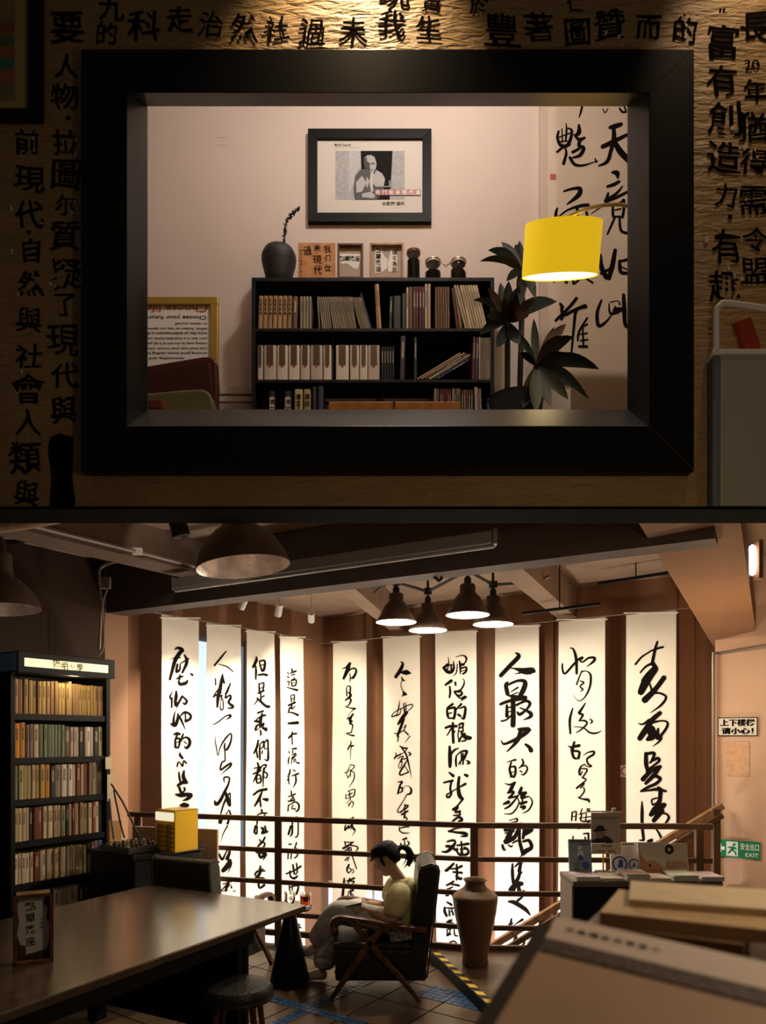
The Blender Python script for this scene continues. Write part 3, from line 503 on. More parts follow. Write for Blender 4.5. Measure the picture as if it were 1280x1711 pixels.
crossbeam('beam_near', g - WL.d * 2.9, g, 3.15, .26, mat('near_beam_paint', (.16, .11, .085), .8, var=.12, scale=3.0, bump=.08))

# stair flight overhead: an inclined soffit
s0, s1 = P(1060, 862, 4.0), P(1195, 1085, 7.0); s2, s3 = P(1266, 1078, 7.0), P(1236, 862, 4.0)
up = Vector((0, 0, .22))
m = MB().hexa([s0, s3, s2, s1], [s0 + up, s3 + up, s2 + up, s1 + up])
struct(m.obj('ceiling_stair_soffit', M_soffit))

# ---------------------------------------------------------------- railing and stair handrails
def railing():
    t = thing('stair_railing', 'brown metal railing of five bars along the stairwell edge', 'railing', (0, 0, 0))
    hs = [1.09, .817, .541, .265, .10]; ww = [(.05, .045), (.035, .04), (.035, .04), (.035, .04), (.04, .05)]
    a, b, c = rail_l
    for h, (tw, th) in zip(hs, ww):
        m = MB(); m.bar((a.x, a.y, h), (b.x, b.y, h), tw, th); m.bar((b.x, b.y, h), (c.x, c.y, h), tw, th)
        m.obj('bar', M_rail, t, bevel=.004)
    for u in (231, 465, 792, 1168):
        k = (u - U0) / F
        for A_, B_ in ((a, b), (b, c)):
            d = B_ - A_; tt = (k * A_.y - A_.x) / (d.x - k * d.y)
            if -.02 <= tt <= 1.001: q = A_ + d * tt; break
        m = MB(); m.cbox((q.x, q.y, .535), (.06, .05, 1.09)); m.obj('post', M_rail, t, bevel=.004)
    return t
railing()
def handrail(name, label, pts, w, h, group=None):
    m = MB()
    for p, q in zip(pts[:-1], pts[1:]): m.bar(p, q, w, h)
    return tag(m.obj(name, M_wbrown, bevel=.005), label, 'handrail')
hr = thing('stair_handrail', 'sloping wooden handrail going down the stairs behind the railing', 'handrail', (0, 0, 0))
MB().bar(P(1207, 1346, 6.55), P(700, 1655, 6.45), .055, .06).obj('top_bar', wood('handrail_wood', (.26, .145, .075), (.36, .2, .1), .4), hr, bevel=.005)
MB().bar(P(1207, 1362, 6.5), P(700, 1676, 6.4), .04, .05).obj('lower_bar', M_rail, hr, bevel=.004)
MB().bar(P(1196, 1352, 6.52), Vector(P(1196, 1352, 6.52)) * Vector((1,1,0)) if False else Vector((P(1196,1352,6.52).x, 6.52, 0.0)), .06, .06).obj('newel_post', M_rail, hr)
for u in (1070, 960, 850):
    p = P(u, 1346 + (1207 - u) * .609 + 14, 6.5); MB().bar(p, p - Vector((0, 0, 1.6)), .025, .025).obj('baluster', M_rail, hr)

# ---------------------------------------------------------------- the hanging banners
def make_banner(i, pl, u0, u1, v0):
    plo = pl
    a = plo.pt(u0, v0); b = plo.pt(u1, v0); z1 = a.z * .5 + b.z * .5; z0 = -1.25
    def wave(x, z): return .010 * math.sin(x * 5.1 + i * 1.7 + z * .6) + .007 * math.sin(z * 2.3 + i)
    m = MB(); nx, nz = 8, 26; vs = []
    d = Vector((b.x - a.x, b.y - a.y, 0)); ln = d.length; d.normalize(); n3 = Vector((plo.n.x, plo.n.y, 0))
    for j in range(nz + 1):
        for k in range(nx + 1):
            x = ln * k / nx; z = z0 + (z1 - z0) * j / nz
            vs.append(Vector((a.x, a.y, 0)) + d * x + Vector((0, 0, z)) + n3 * wave(x, z))
    N = (nx + 1) * (nz + 1)
    back = [p - n3 * .003 for p in vs]
    fs = [(j*(nx+1)+k, j*(nx+1)+k+1, (j+1)*(nx+1)+k+1, (j+1)*(nx+1)+k) for j in range(nz) for k in range(nx)]
    fb = [tuple(q + N for q in f[::-1]) for f in fs]
    m.add(vs + back, fs + fb)
    txt = BLAB[i]
    t = m.obj('calligraphy_banner', M_cloth, loc=(a.x, a.y, z1)); tag(t, txt, 'banner', 'white cloth calligraphy banners over the stairwell')
    t.data.polygons.foreach_set('use_smooth', [True] * len(t.data.polygons))
    ink = MB()
    def place(u, v):
        p = plo.pt(u, v); x = (Vector((p.x, p.y)) - Vector((a.x, a.y))).dot(Vector((d.x, d.y)))
        return p + n3 * (wave(x, p.z) + .004)
    for (ox, oy, sc, sp) in INK[i]: strokes(ink, sp, ox, oy, sc, place, 1.14)
    ink.obj('brush_lettering', M_ink, t)['kind'] = 'stuff'
    r = MB(); r.tube([a + n3 * .0 - d * .02, b + d * .02], .008, 6); r.obj('hem_rod', M_cloth, t)
    return a, b
BLAB = {1: 'white banner hanging nearest the dark pier, its writing starting at the window', 2: 'white banner over the window with thin running strokes, second from the pier',
 3: 'white banner with blocky brush characters beside the window edge, third from the pier', 4: 'narrow white banner of small characters beside the room corner, fourth from the pier',
 5: 'narrow white banner just past the corner with small slender cursive writing', 6: 'white banner hanging behind the woman with thin looping cursive writing',
 7: 'white banner of bold characters behind the railing post and the armchair back', 8: 'white banner with the largest thick brush characters behind the vase',
 9: 'cream banner of thin cursive writing behind the display table placard', 10: 'cream banner with thick slanting strokes, nearest the pink landing wall'}
ends = {}
for i, (u0, u1, v0) in {1: (270, 332, 1028), 2: (346, 401, 1041), 3: (412, 458.5, 1053), 4: (468, 508.5, 1062)}.items(): ends[i] = make_banner(i, WL, u0, u1, 1232 - (1.222 * F / WL.xy((u0+u1)/2).y))
for i, (u0, u1) in {5: (555.5, 612), 6: (639.5, 702), 7: (728.5, 796), 8: (828, 900.5), 9: (933, 1011.5), 10: (1046, 1130)}.items(): ends[i] = make_banner(i, WR, u0, u1, 1232 - (1.222 * F / WR.xy((u0+u1)/2).y))
zt = EYE + 1.222
w = MB(); p, q = WL.xy(256), WL.xy(522); w.tube([(p.x, p.y, zt + .01), (q.x, q.y, zt + .01)], .005, 6)
tag(w.obj('hanging_wire', M_wire), 'thin wire holding the four banners by the window', 'wire')
w = MB(); p, q = WR.xy(524), WR.xy(1170); w.tube([(p.x, p.y, zt + .01), (q.x, q.y, zt + .01)], .005, 6)
tag(w.obj('hanging_wire', M_wire), 'thin wire holding the six banners past the corner', 'wire')

# ---------------------------------------------------------------- signs on the landing wall
def wallsign(name, label, pl, u0, v0, u1, v1, mt, th=.012):
    a = pl.pt(u0, v1); b = pl.pt(u1, v0); d = Vector((b.x - a.x, b.y - a.y, 0)); n3 = Vector((pl.n.x, pl.n.y, 0))
    m = MB(); h = b.z - a.z
    m.hexa([a, a + d, a + d + Vector((0,0,h)), a + Vector((0,0,h))], [p + n3 * th for p in (a, a + d, a + d + Vector((0,0,h)), a + Vector((0,0,h)))])
    o = m.obj(name, mt, loc=tuple(a)); tag(o, label, 'sign')
    c = a + d * .5 + Vector((0, 0, h / 2)) + n3 * (th + .001)
    return o, c, d, h, d.normalized(), Vector((0, 0, 1)), n3
PK = WPk.off(.002)
o, c, d, h, ax, ay, n3 = wallsign('stair_warning_sign', 'white sign with black characters on the pink landing wall', PK, 1200, 1198, 1266, 1230, M_black)
m = MB(); D = d.length
m.hexa([c - d*.48 - ay*h*.45, c + d*.48 - ay*h*.45, c + d*.48 + ay*h*.45, c - d*.48 + ay*h*.45], [p + n3*.002 for p in (c - d*.48 - ay*h*.45, c + d*.48 - ay*h*.45, c + d*.48 + ay*h*.45, c - d*.48 + ay*h*.45)])
m.obj('face', M_signw, o)
m = MB(); [(put_text(m, '上下楼梯', c + ay*(h*.21 + dy) + ax*dx + n3*(.0035 + dx*.1), ax, ay, both=(D*.86, h*.36)), put_text(m, '请小心！', c - ay*(h*.23 - dy) + ax*dx + n3*(.0035 + dx*.1), ax, ay, both=(D*.8, h*.34))) for dx, dy in ((-.004, 0), (0, .003), (.004, 0))]; m.obj('lettering', M_ink, o)
o, c, d, h, ax, ay, n3 = wallsign('exit_sign', 'green running-man exit sign on the pink landing wall', PK, 1198, 1407, 1270, 1430, M_green)
m = MB(); D = d.length
put_text(m, '安全出口', c + ax*D*.27 + ay*h*.18 + n3*.001, ax, ay, both=(D*.42, h*.4)); put_text(m, 'EXIT', c + ax*D*.32 - ay*h*.28 + n3*.001, ax, ay, both=(D*.3, h*.22))
def qd(x0, y0, x1, y1, mm, k=.001): mm.poly([c + ax*D*x0 + ay*h*y0 + n3*k, c + ax*D*x1 + ay*h*y0 + n3*k, c + ax*D*x1 + ay*h*y1 + n3*k, c + ax*D*x0 + ay*h*y1 + n3*k])
def pl_(pts, mm, k=.001): mm.poly([c + ax*D*x + ay*h*y + n3*k for x, y in pts])
pl_([(-.46, 0), (-.39, .28), (-.39, .1), (-.31, .1), (-.31, -.1), (-.39, -.1), (-.39, -.28)], m)
qd(-.27, -.42, 0, .42, m); m.obj('lettering', mat('exit_white', (.8, .85, .78), .5, emit=(.7, .8, .68), estr=.15), o)
m = MB()
pl_([(-.13, .22), (-.10, .34), (-.06, .34), (-.05, .22), (-.09, .16)], m, .002); pl_([(-.2, .12), (-.12, .15), (-.05, .1), (-.02, -.02), (-.05, -.04), (-.08, .03), (-.1, -.06), (-.04, -.18), (-.03, -.36), (-.06, -.37), (-.08, -.2), (-.14, -.12), (-.2, -.3), (-.25, -.28), (-.18, -.06), (-.16, .06), (-.21, .02), (-.25, .06)], m, .002)
m.obj('running_figure', M_green, o)
o, c, d, h, ax, ay, n3 = wallsign('no_smoking_sign', 'small white sign with a red ring behind the last cream banner', WRr.off(.002), 1037, 1279, 1053, 1298, M_signw, .006)
m = MB(); ring = []
for k in range(24):
    a = 2*math.pi*k/24; ring.append((math.cos(a), math.sin(a)))
rr = h * .38
for k in range(24):
    x0, y0 = ring[k]; x1, y1 = ring[(k+1) % 24]
    m.poly([c + (ax*x0 + ay*y0)*rr + n3*.001, c + (ax*x1 + ay*y1)*rr + n3*.001, c + (ax*x1 + ay*y1)*rr*.72 + n3*.001, c + (ax*x0 + ay*y0)*rr*.72 + n3*.001])
m.obj('red_ring', mat('sign_red', (.5, .05, .04), .5), o)
# faded orange notice
a = PK.pt(1212, 1240); m = MB(); dd = PK.xy(1252) - PK.xy(1212); z1_ = PK.pt(1212, 1240).z; z0_ = PK.pt(1212, 1296).z; n3 = Vector((PK.n.x, PK.n.y, 0))
m.hexa([(a.x, a.y, z0_), (a.x+dd.x, a.y+dd.y, z0_), (a.x+dd.x, a.y+dd.y, z1_), (a.x, a.y, z1_)], [Vector(p) + n3*.003 for p in ((a.x, a.y, z0_), (a.x+dd.x, a.y+dd.y, z0_), (a.x+dd.x, a.y+dd.y, z1_), (a.x, a.y, z1_))])
tag(m.obj('paper_notice', mat('faded_orange_print', (.62, .37, .22), .7, var=.12, scale=25)), 'faded orange paper notice below the white stair sign', 'notice')

# conduit at the landing wall corner
m = MB(); p = PK.pt(1193, 1092); q0 = PK.pt(1285, 1079); n3 = Vector((PK.n.x, PK.n.y, 0)) * .03
m.tube([q0 + n3, p + n3 + Vector((.06, 0, 0)), p + n3, p + n3 - Vector((0,0,.06)), Vector((p.x, p.y, .2)) + n3], .014, 8)
tag(m.obj('conduit_pipe', M_pipe, smooth=True), 'bent pale conduit pipe on the corner of the pink landing wall', 'pipe')
# ---------------------------------------------------------------- books: one rounded-spine book mesh per cover colour
BOOKC = {'tan': (.36,.21,.09), 'ochre': (.42,.27,.09), 'pale tan': (.50,.34,.20), 'orange': (.48,.21,.03), 'mauve grey': (.22,.15,.15), 'cream': (.55,.43,.28), 'green': (.14,.18,.11),
 'grey green': (.22,.25,.17), 'olive': (.13,.10,.04), 'pinkish white': (.56,.44,.37), 'charcoal': (.03,.026,.026), 'white': (.66,.58,.48), 'yellowish': (.44,.36,.17), 'dark brown': (.10,.05,.025),
 'reddish brown': (.20,.06,.03), 'dark red': (.13,.02,.025), 'navy': (.03,.035,.08), 'greyish tan': (.26,.21,.14), 'brown': (.17,.09,.045), 'black': (.012,.011,.011), 'patterned blue': (.12,.12,.2), 'dark green': (.03,.05,.03), 'blue': (.06,.10,.2), 'purple red': (.10,.025,.035)}
def bookmat(c):
    name = 'cover_' + c.replace(' ', '_')
    if name in MATS: return MATS[name]
    col = BOOKC[c]; m = mat(name, col, .55); nt = m.node_tree; b = nt.nodes['Principled BSDF']
    tc = nt.nodes.new('ShaderNodeTexCoord'); sp = nt.nodes.new('ShaderNodeSeparateXYZ'); nt.links.new(tc.outputs['Generated'], sp.inputs[0])
    def mth(op, a, bb):
        n = nt.nodes.new('ShaderNodeMath'); n.operation = op
        for i, x in enumerate((a, bb)):
            if isinstance(x, (int, float)): n.inputs[i].default_value = x
            else: nt.links.new(x, n.inputs[i])
        return n.outputs[0]
    # printed title line on the spine only
    x = mth('LESS_THAN', mth('ABSOLUTE', mth('SUBTRACT', sp.outputs['X'], .5), 0), .2)
    z = mth('MULTIPLY', mth('GREATER_THAN', sp.outputs['Z'], .5), mth('LESS_THAN', sp.outputs['Z'], .86))
    y = mth('LESS_THAN', sp.outputs['Y'], .06)
    no = nt.nodes.new('ShaderNodeTexNoise'); no.inputs['Scale'].default_value = 30; nt.links.new(tc.outputs['Generated'], no.inputs['Vector'])
    n = mth('GREATER_THAN', no.outputs['Fac'], .47)
    oi = nt.nodes.new('ShaderNodeObjectInfo'); n = mth('MULTIPLY', n, mth('GREATER_THAN', oi.outputs['Random'], .3))
    f = mth('MULTIPLY', mth('MULTIPLY', x, z), mth('MULTIPLY', y, n))
    mx = nt.nodes.new('ShaderNodeMixRGB'); nt.links.new(f, mx.inputs[0])
    hv = nt.nodes.new('ShaderNodeHueSaturation'); hv.inputs['Color'].default_value = col + (1,)
    nt.links.new(mth('ADD', mth('MULTIPLY', oi.outputs['Random'], .5), .75), hv.inputs['Value'])
    nt.links.new(hv.outputs['Color'], mx.inputs[1])
    lum = sum(col) / 3; mx.inputs[2].default_value = (.5, .42, .3, 1) if lum < .1 else (.05, .03, .02, 1)
    nt.links.new(mx.outputs[0], b.inputs['Base Color'])
    return m
M_pages = mat('book_pages', (.55, .45, .31), .8, var=.08, scale=80)
_bm = {}
def book_mesh(c):
    if c in _bm: return _bm[c]
    m = MB()                                        # unit book: x thickness, y depth (spine at y=0), z height
    prof = [(.0, .05), (.12, .012), (.5, 0), (.88, .012), (1, .05), (1, 1), (.9, 1), (.9, .09), (.1, .09), (.1, 1), (0, 1)]
    n = len(prof); vs = [(x, y, 0) for x, y in prof] + [(x, y, 1) for x, y in prof]
    fs = [(i, (i+1) % n, n + (i+1) % n, n + i) for i in range(n)]
    for z in (0, n):
        fs += [(0+z, 1+z, 2+z, 3+z, 4+z, 7+z, 8+z), (4+z, 5+z, 6+z, 7+z), (0+z, 8+z, 9+z, 10+z)]
    m.add(vs, fs); m.cur = 1; m.box((.1, .08, .012), (.9, .97, .985))
    _bm[c] = m.mesh('book', [bookmat(c), M_pages]); return _bm[c]
def put_book(c, origin, yaw, w, d, h, lean=0., label='', group=None, tip=None):
    """origin = foot of the spine's first edge; yaw turns x along the shelf; lean about the depth axis"""
    o = bpy.data.objects.new('book', book_mesh(c)); C.objects.link(o)
    o.location = origin; o.rotation_euler = (0, lean, yaw) if tip is None else tip
    o.scale = (w, d, h); return tag(o, label, 'book', group)

# ---------------------------------------------------------------- tall bookcase on the long wall
BC = WL.off(.36); byaw = math.atan2(BC.d.y, BC.d.x)
a2, b2 = BC.xy(18), BC.xy(184); bl = (b2 - a2).length
bcx = thing('tall_bookcase', 'tall black bookcase of crowded shelves under a lit sign box', 'bookcase', (a2.x, a2.y, 0), byaw)
def shelf_z(v): return BC.pt(100, v).z
SV = [1194, 1265, 1332, 1399, 1467, 1535]; SZ = [shelf_z(v) for v in SV]
top_z = shelf_z(1110)
def lb(lo, hi): return MB().box(lo, hi)
# local axes: x along the wall, y into the wall
for x in (0, bl - .035):
    o = lb((x, 0, 0), (x + .035, .34, top_z)).obj('side_panel', M_black); o.parent = bcx
lb((.03, .325, 0), (bl - .03, .34, top_z)).obj('back_panel', M_black).parent = bcx
lb((.0, .0, top_z), (bl, .34, top_z + .02)).obj('top_panel', M_black).parent = bcx
for z in SZ + [.10]: lb((.035, .012, z - .05), (bl - .035, .325, z)).obj('shelf', M_black).parent = bcx
SG = WL.off(.50); ga, gb = SG.xy(30), SG.xy(192)
def toL(p): q = Vector((p.x - a2.x, p.y - a2.y)); return q.dot(BC.d), q.dot(Vector((-BC.n.x, -BC.n.y)))
xa, ya = toL(ga); xb, yb = toL(gb)
zt_ = SG.pt(30, 1087).z; zb_ = SG.pt(30, 1122).z
o = lb((xa, ya, zb_), (xb, .33, zt_)).obj('sign_box', M_black, bevel=.004); o.parent = bcx; sbx = o
pa = (xa + .05); pb = (xb - .07); zc0, zc1 = zb_ + .045, zt_ - .05
o = lb((pa, ya - .006, zc0), (pb, ya + .004, zc1)).obj('lit_panel', M_signbox); o.parent = sbx
m = MB(); c0 = Vector(((pa + pb) / 2 - .13, ya - .008, (zc0 + zc1) / 2))
for k, ch in enumerate('陽明心學'): put_text(m, ch, c0 + Vector((.03 + k * .066, 0, .005 * (-1)**k)), (1,0,0), (0,0,1), h=.058 if ch != '心' else .04, rot=.12, warp=.06, seed=k)
o = m.obj('lettering', M_ink); o.parent = sbx
o = lb((xa - .004, ya + .02, zb_ + .01), (xa + .002, .3, zt_ - .01)).obj('blue_end', mat('blue_sign_end', (.10, .26, .48), .5, var=.2, scale=30)); o.parent = sbx
# the sign's tube lamp lights the upper shelves from under the box
q = Vector((a2.x, a2.y, 0)) + Vector((BC.d.x, BC.d.y, 0)) * (bl * .55) + Vector((BC.n.x, BC.n.y, 0)) * .09
light('sign_tube', 'POINT', (q.x, q.y, zb_ - .03), 2.6, (1, .78, .42), .05)
rows = [
 [('tan',2,9)]*3 + [('ochre',3,9)]*4 + [('tan',2,8)]*3 + [('ochre',4,8)]*3 + [('pale tan',1,7)] + [('tan',4,7)]*3 + [('ochre',5,6)]*5 + [('tan',5,6)]*3,
 [('orange',2,10),('orange',0,9),('mauve grey',3,6),('mauve grey',3,6),('cream',3,9)] + [('green',3,7)]*3 + [('grey green',3,6)]*4 + [('olive',5,10)] + [('pinkish white',6,5)]*3 + [('charcoal',6,9),('pinkish white',6,4),('white',6,6),('pinkish white',6,8),('charcoal',6,9),('yellowish',5,9)],
 [('grey green',2,6),('yellowish',2,7),('yellowish',2,5),('yellowish',2,6),('cream',2,4),('ochre',2,6),('ochre',2,7),('orange',2,7),('charcoal',5,7),('greyish tan',3,9),('white',3,9),('white',3,7),('pinkish white',4,6),('reddish brown',3,6),('pale tan',3,5),('reddish brown',2,7),('greyish tan',0,5),('greyish tan',0,6),('brown',0,5),('greyish tan',0,7)],
 [('yellowish',4,5),('cream',4,6),('cream',4,5),('cream',4,5),('charcoal',5,5),('reddish brown',4,7),('reddish brown',4,6),('cream',4,6),('yellowish',4,4),('white',4,5),('pale tan',4,6),('pale tan',4,5),('grey green',5,7),('charcoal',5,4),('pale tan',4,5),('dark red',4,4),('pale tan',2,7),('tan',2,6),('greyish tan',4,7),('cream',4,6),('reddish brown',3,6),('cream',3,6),('navy',3,6)],
 [('white',5,5),('cream',5,5),('cream',5,6),('white',5,6),('cream',5,5),('reddish brown',6,8)] + [('cream',4,5),('white',4,5),('cream',4,6),('pale tan',4,5),('cream',4,5),('cream',3,4),('cream',3,5),('white',3,5),('cream',3,4),('pale tan',3,5),('cream',3,5),('white',3,5),('yellowish',4,6),('yellowish',4,6)] + [('dark green',2,6),('reddish brown',1,6),('patterned blue',0,7),('patterned blue',0,8)],
 [('white',1,4)] + [('pale tan',4,6)]*3 + [('cream',4,6)]*3 + [('white',5,5)]*4 + [('cream',4,5)]*4 + [('charcoal',4,7)]*5,
]
sh_names = ['top', 'second', 'third', 'fourth', 'fifth', 'sixth']
for r, row in enumerate(rows):
    tot = sum(w for _, _, w in row); x = .04; k = (bl - .085) / tot
    cnt = {}
    for i, (c, drop, w) in enumerate(row):
        ww = w * k; h = .285 - drop * .0055 - random.random() * .006
        if r in (4, 5): h -= .02
        yo = .02 + random.random() * .02
        p = Vector((a2.x, a2.y, 0)) + Vector((BC.d.x, BC.d.y, 0)) * x - Vector((BC.n.x, BC.n.y, 0)) * yo + Vector((0, 0, SZ[r] + .0005))
        put_book(c, p, byaw, ww * .96, .17 + random.random() * .05, h, 0,
                 f'{c} book, {nth(i)} from the blue end, {sh_names[r]} shelf of the tall bookcase', 'books in the tall bookcase')
        x += ww
# books lying on top of the fourth shelf's row
for i, (ua, ub, c) in enumerate(((54, 92, 'white'), (118, 163, 'cream'))):
    pa_ = BC.xy(ua); z = SZ[3] + .278 + .002
    p = Vector((pa_.x, pa_.y, z)) - Vector((BC.n.x, BC.n.y, 0)) * .05
    ln = (BC.xy(ub) - pa_).length
    o = put_book(c, p, byaw, .03, .15, ln, 0, f'{c} book lying flat across the fourth shelf row of the tall bookcase' , 'books in the tall bookcase')
    Mx = Matrix.Translation(p + Vector((0,0,.0))) @ Matrix.Rotation(byaw, 4, 'Z') @ Matrix(((0,0,1,0),(0,1,0,0),(-1,0,0,.03),(0,0,0,1)))
    o.rotation_euler = Mx.to_euler(); o.location = Mx.translation
# small price tag cards hooked on the bookcase side
for (u, v, hh, nm, lab, t_) in ((181, 1275, 20, 'hanging_tag', 'small white card hanging by a thread from the bookcase side', 1), (184, 1316, 44, 'paper_strip', 'tall pale strip of paper fixed to the bookcase side above the mixer', 0)):
    p = BC.off(.015).pt(u, v); m = MB()
    for_z = hh / F * p.y
    Mx = Matrix.Translation(p) @ Matrix.Rotation(byaw, 4, 'Z')
    m.box((-.03, -.004, -for_z*.5), (.03, 0, for_z*.5), Mx)
    o = m.obj(nm, M_cream, loc=tuple(p)); tag(o, lab, 'tag')
    if t_: MB().tube([p + Vector((0,0,for_z*.5)), p + Vector((.03,.02,for_z*.9))], .002, 5).obj('thread', M_white, o)

# ---------------------------------------------------------------- mixer stand, mixer, yellow drawer unit, board
ax3 = Vector((BC.d.x, BC.d.y, 0)); nx3 = Vector((BC.n.x, BC.n.y, 0))
pm = P(222, 1418, 5.85); tz = pm.z
def stand(): 
    t = thing('equipment_cabinet', 'low black cabinet carrying the mixer and the yellow drawer unit', 'cabinet', (pm.x, pm.y, 0), byaw)
    for lo, hi, nm in (((-.22, -.30, tz - .04), (.50, .30, tz - .0005), 'top'), ((-.20, -.27, .0), (.48, .28, tz - .04), 'body')):
        o = lb(lo, hi).obj(nm, M_black, bevel=.006); o.parent = t
    for k in (0, 1):
        o = lb((-.19 + k*.345, -.28, .08), (.145 + k*.345, -.27, tz - .06)).obj('door', M_black, bevel=.004); o.parent = t
    return t
stand()
t = thing('audio_mixer', 'small black audio mixer with rows of knobs beside the yellow drawers', 'mixer', (pm.x, pm.y, tz), byaw)
MX = Matrix.Rotation(R(5), 4, 'X')
o = lb((-.23, -.26, 0), (.14, .12, .045)).obj('body', mat('mixer_body', (.06, .055, .05), .45), bevel=.006); o.parent = t
o = lb((-.22, -.25, .045), (.13, .11, .052)).obj('face', mat('mixer_face', (.04, .035, .03), .4)); o.parent = t; fc = o
for i in range(9):
    for j in range(6):
        k = MB().lathe([(.011, 0), (.010, .016), (.007, .018)], 8, (-.20 + i * .039, -.21 + j * .055, .052)); kk = k.obj('knob', M_cream if (i + j) % 4 == 0 else M_cable); kk.parent = fc
# cables from the mixer up to the wall
for k, pts in enumerate(([(186, 1310), (205, 1340), (222, 1375), (232, 1398)], [(190, 1320), (196, 1350), (202, 1380), (208, 1400)], [(183, 1335), (186, 1370), (190, 1402)])):
    m = MB(); m.tube([P(u, v, 6.05 - .05 * i) for i, (u, v) in enumerate(pts)], .008, 6)
    tag(m.obj('mixer_cable', M_cable, smooth=True), ['thin black cable running longest from the bookcase down to the mixer', 'thick black cable hanging in the middle behind the mixer', 'short black cable hanging against the bookcase side'][k], 'cable', 'mixer cables')
pt = P(195, 1402, 6.08); m = MB(); m.box((-.07, 0, 0), (.05, .03, .20), Matrix.Translation((pt.x, pt.y, tz + .0005)) @ Matrix.Rotation(byaw, 4, 'Z'))
tag(m.obj('cardboard_folder', mat('kraft_card', (.45, .25, .09), .7), bevel=.003), 'brown cardboard folder standing behind the mixer', 'folder')
# yellow unit
py = P(258, 1424, 5.75)
yu = thing('drawer_unit', 'bright yellow metal drawer unit with twelve small drawers', 'drawer unit', (py.x, py.y, tz), byaw - R(90))
# local: x runs along the drawer face (towards the room), y runs back along the wall
yw, ydp = .235, .245; yh = P(258, 1352, 5.75).z - tz
for lo, hi, nm in (((0, .012, 0), (.012, ydp, yh), 'side'), ((yw - .012, .012, 0), (yw, ydp, yh), 'side'), ((0, .012, yh - .012), (yw, ydp, yh), 'top'), ((0, ydp - .01, 0), (yw, ydp, yh), 'back'), ((0, .012, 0), (yw, ydp, .012), 'bottom')):
    o = lb(lo, hi).obj(nm, M_yel, bevel=.003); o.parent = yu
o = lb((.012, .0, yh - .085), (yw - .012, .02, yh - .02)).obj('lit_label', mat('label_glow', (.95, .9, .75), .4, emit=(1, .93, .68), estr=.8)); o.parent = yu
o = lb((0, .012, yh - .10), (yw, .03, yh)).obj('head_panel', M_yel, bevel=.002); o.parent = yu
dh = (yh - .11) / 6
for i in range(2):
    for j in range(6):
        x0 = .012 + i * (yw - .02) / 2; z0 = .01 + j * dh
        o = lb((x0, .0, z0), (x0 + (yw - .03) / 2, .16, z0 + dh - .006)).obj('drawer', M_yel, bevel=.002); o.parent = yu
        h = MB().tube([(x0 + .025, -.001, z0 + dh*.5), (x0 + .03, -.010, z0 + dh*.42), (x0 + .05, -.014, z0 + dh*.38), (x0 + .075, -.010, z0 + dh*.42), (x0 + .08, -.001, z0 + dh*.5)], .004, 6); h.cur = 1
        h.box((x0 + .026, -.002, z0 + dh*.42), (x0 + .079, .001, z0 + dh*.72)); hh = h.obj('handle', [M_steel, mat('label_slot', (.25, .12, .02), .5)]); hh.parent = o
# pale board leaning behind
pb0 = P(221, 1377, 6.52); pb1 = P(363, 1390, 6.28)
m = MB(); d = Vector((pb1.x - pb0.x, pb1.y - pb0.y, 0)); n = Vector((-d.y, d.x, 0)).normalized() * .03
lo = Vector((pb0.x, pb0.y, .0)); h = Vector((0, 0, (pb0.z + pb1.z) / 2))
m.hexa([lo, lo + d, lo + d + h, lo + h], [lo + n, lo + d + n, lo + d + h + n, lo + h + n])
tag(m.obj('partition_board', mat('pale_board', (.46, .34, .24), .6, var=.04), bevel=.004), 'plain pale board standing behind the yellow drawer unit', 'board')

# ---------------------------------------------------------------- long dark table
c0 = Vector((-1.66, 5.12)); c1 = Vector((-.48, 4.50)); td_ = Vector((-.48, -.877)).normalized(); Lt = 2.5
c2 = c1 + td_ * Lt; c3 = c0 + td_ * Lt
tb = thing('reading_table', 'long dark wooden reading table with a smooth reflective top', 'table', (c0.x, c0.y, 0))
MB().slab([tuple(c) for c in (c0, c1, c2, c3)], .71, .75).obj('tabletop', M_wdark, tb, bevel=.006)
cx_ = (c1 - c0).normalized()
def tp_(a, b): return c0 + cx_ * a + td_ * b
tw_ = (c1 - c0).length
for (a, b) in ((.06, .5), (tw_ - .14, .5), (.06, 2.2), (tw_ - .14, 2.2)):
    MB().slab([tuple(tp_(a, b)), tuple(tp_(a + .08, b)), tuple(tp_(a + .08, b + .08)), tuple(tp_(a, b + .08))], 0, .64).obj('leg', M_black, tb)
MB().slab([tuple(tp_(.05, .45)), tuple(tp_(tw_ - .05, .45)), tuple(tp_(tw_ - .05, 2.4)), tuple(tp_(.05, 2.4))], .62, .71).obj('apron', M_black, tb)
MB().slab([tuple(tp_(.05, .5)), tuple(tp_(tw_ - .05, .5)), tuple(tp_(tw_ - .05, .53)), tuple(tp_(.05, .53))], .1, .62).obj('end_panel', M_black, tb)
# framed card standing on it
fy = 3.32
fp = P(56, 1612, fy); Mx = Matrix.Translation((fp.x, fp.y, .7505)) @ Matrix.Rotation(R(32), 4, 'Z')
fr = thing('picture_frame', 'small deep wooden frame with torn calligraphy paper on the dark table', 'picture frame', (fp.x, fp.y, .7505), R(27))
fw, fh, fd = .17, .325, .085
for lo, hi in (((-fw/2, 0, 0), (-fw/2 + .016, fd, fh)), ((fw/2 - .016, 0, 0), (fw/2, fd, fh)), ((-fw/2, 0, 0), (fw/2, fd, .016)), ((-fw/2, 0, fh - .016), (fw/2, fd, fh))):
    o = lb(lo, hi).obj('frame_side', M_wbrown, bevel=.002); o.parent = fr
o = lb((-fw/2 + .01, fd - .012, .01), (fw/2 - .01, fd - .006, fh - .01)).obj('backing', mat('mount_brown', (.10, .055, .035), .7)); o.parent = fr
def torn(m, pts, y=0., k=1.): m.poly([(x, y, z) for x, z in pts], (0, -.001, 0))
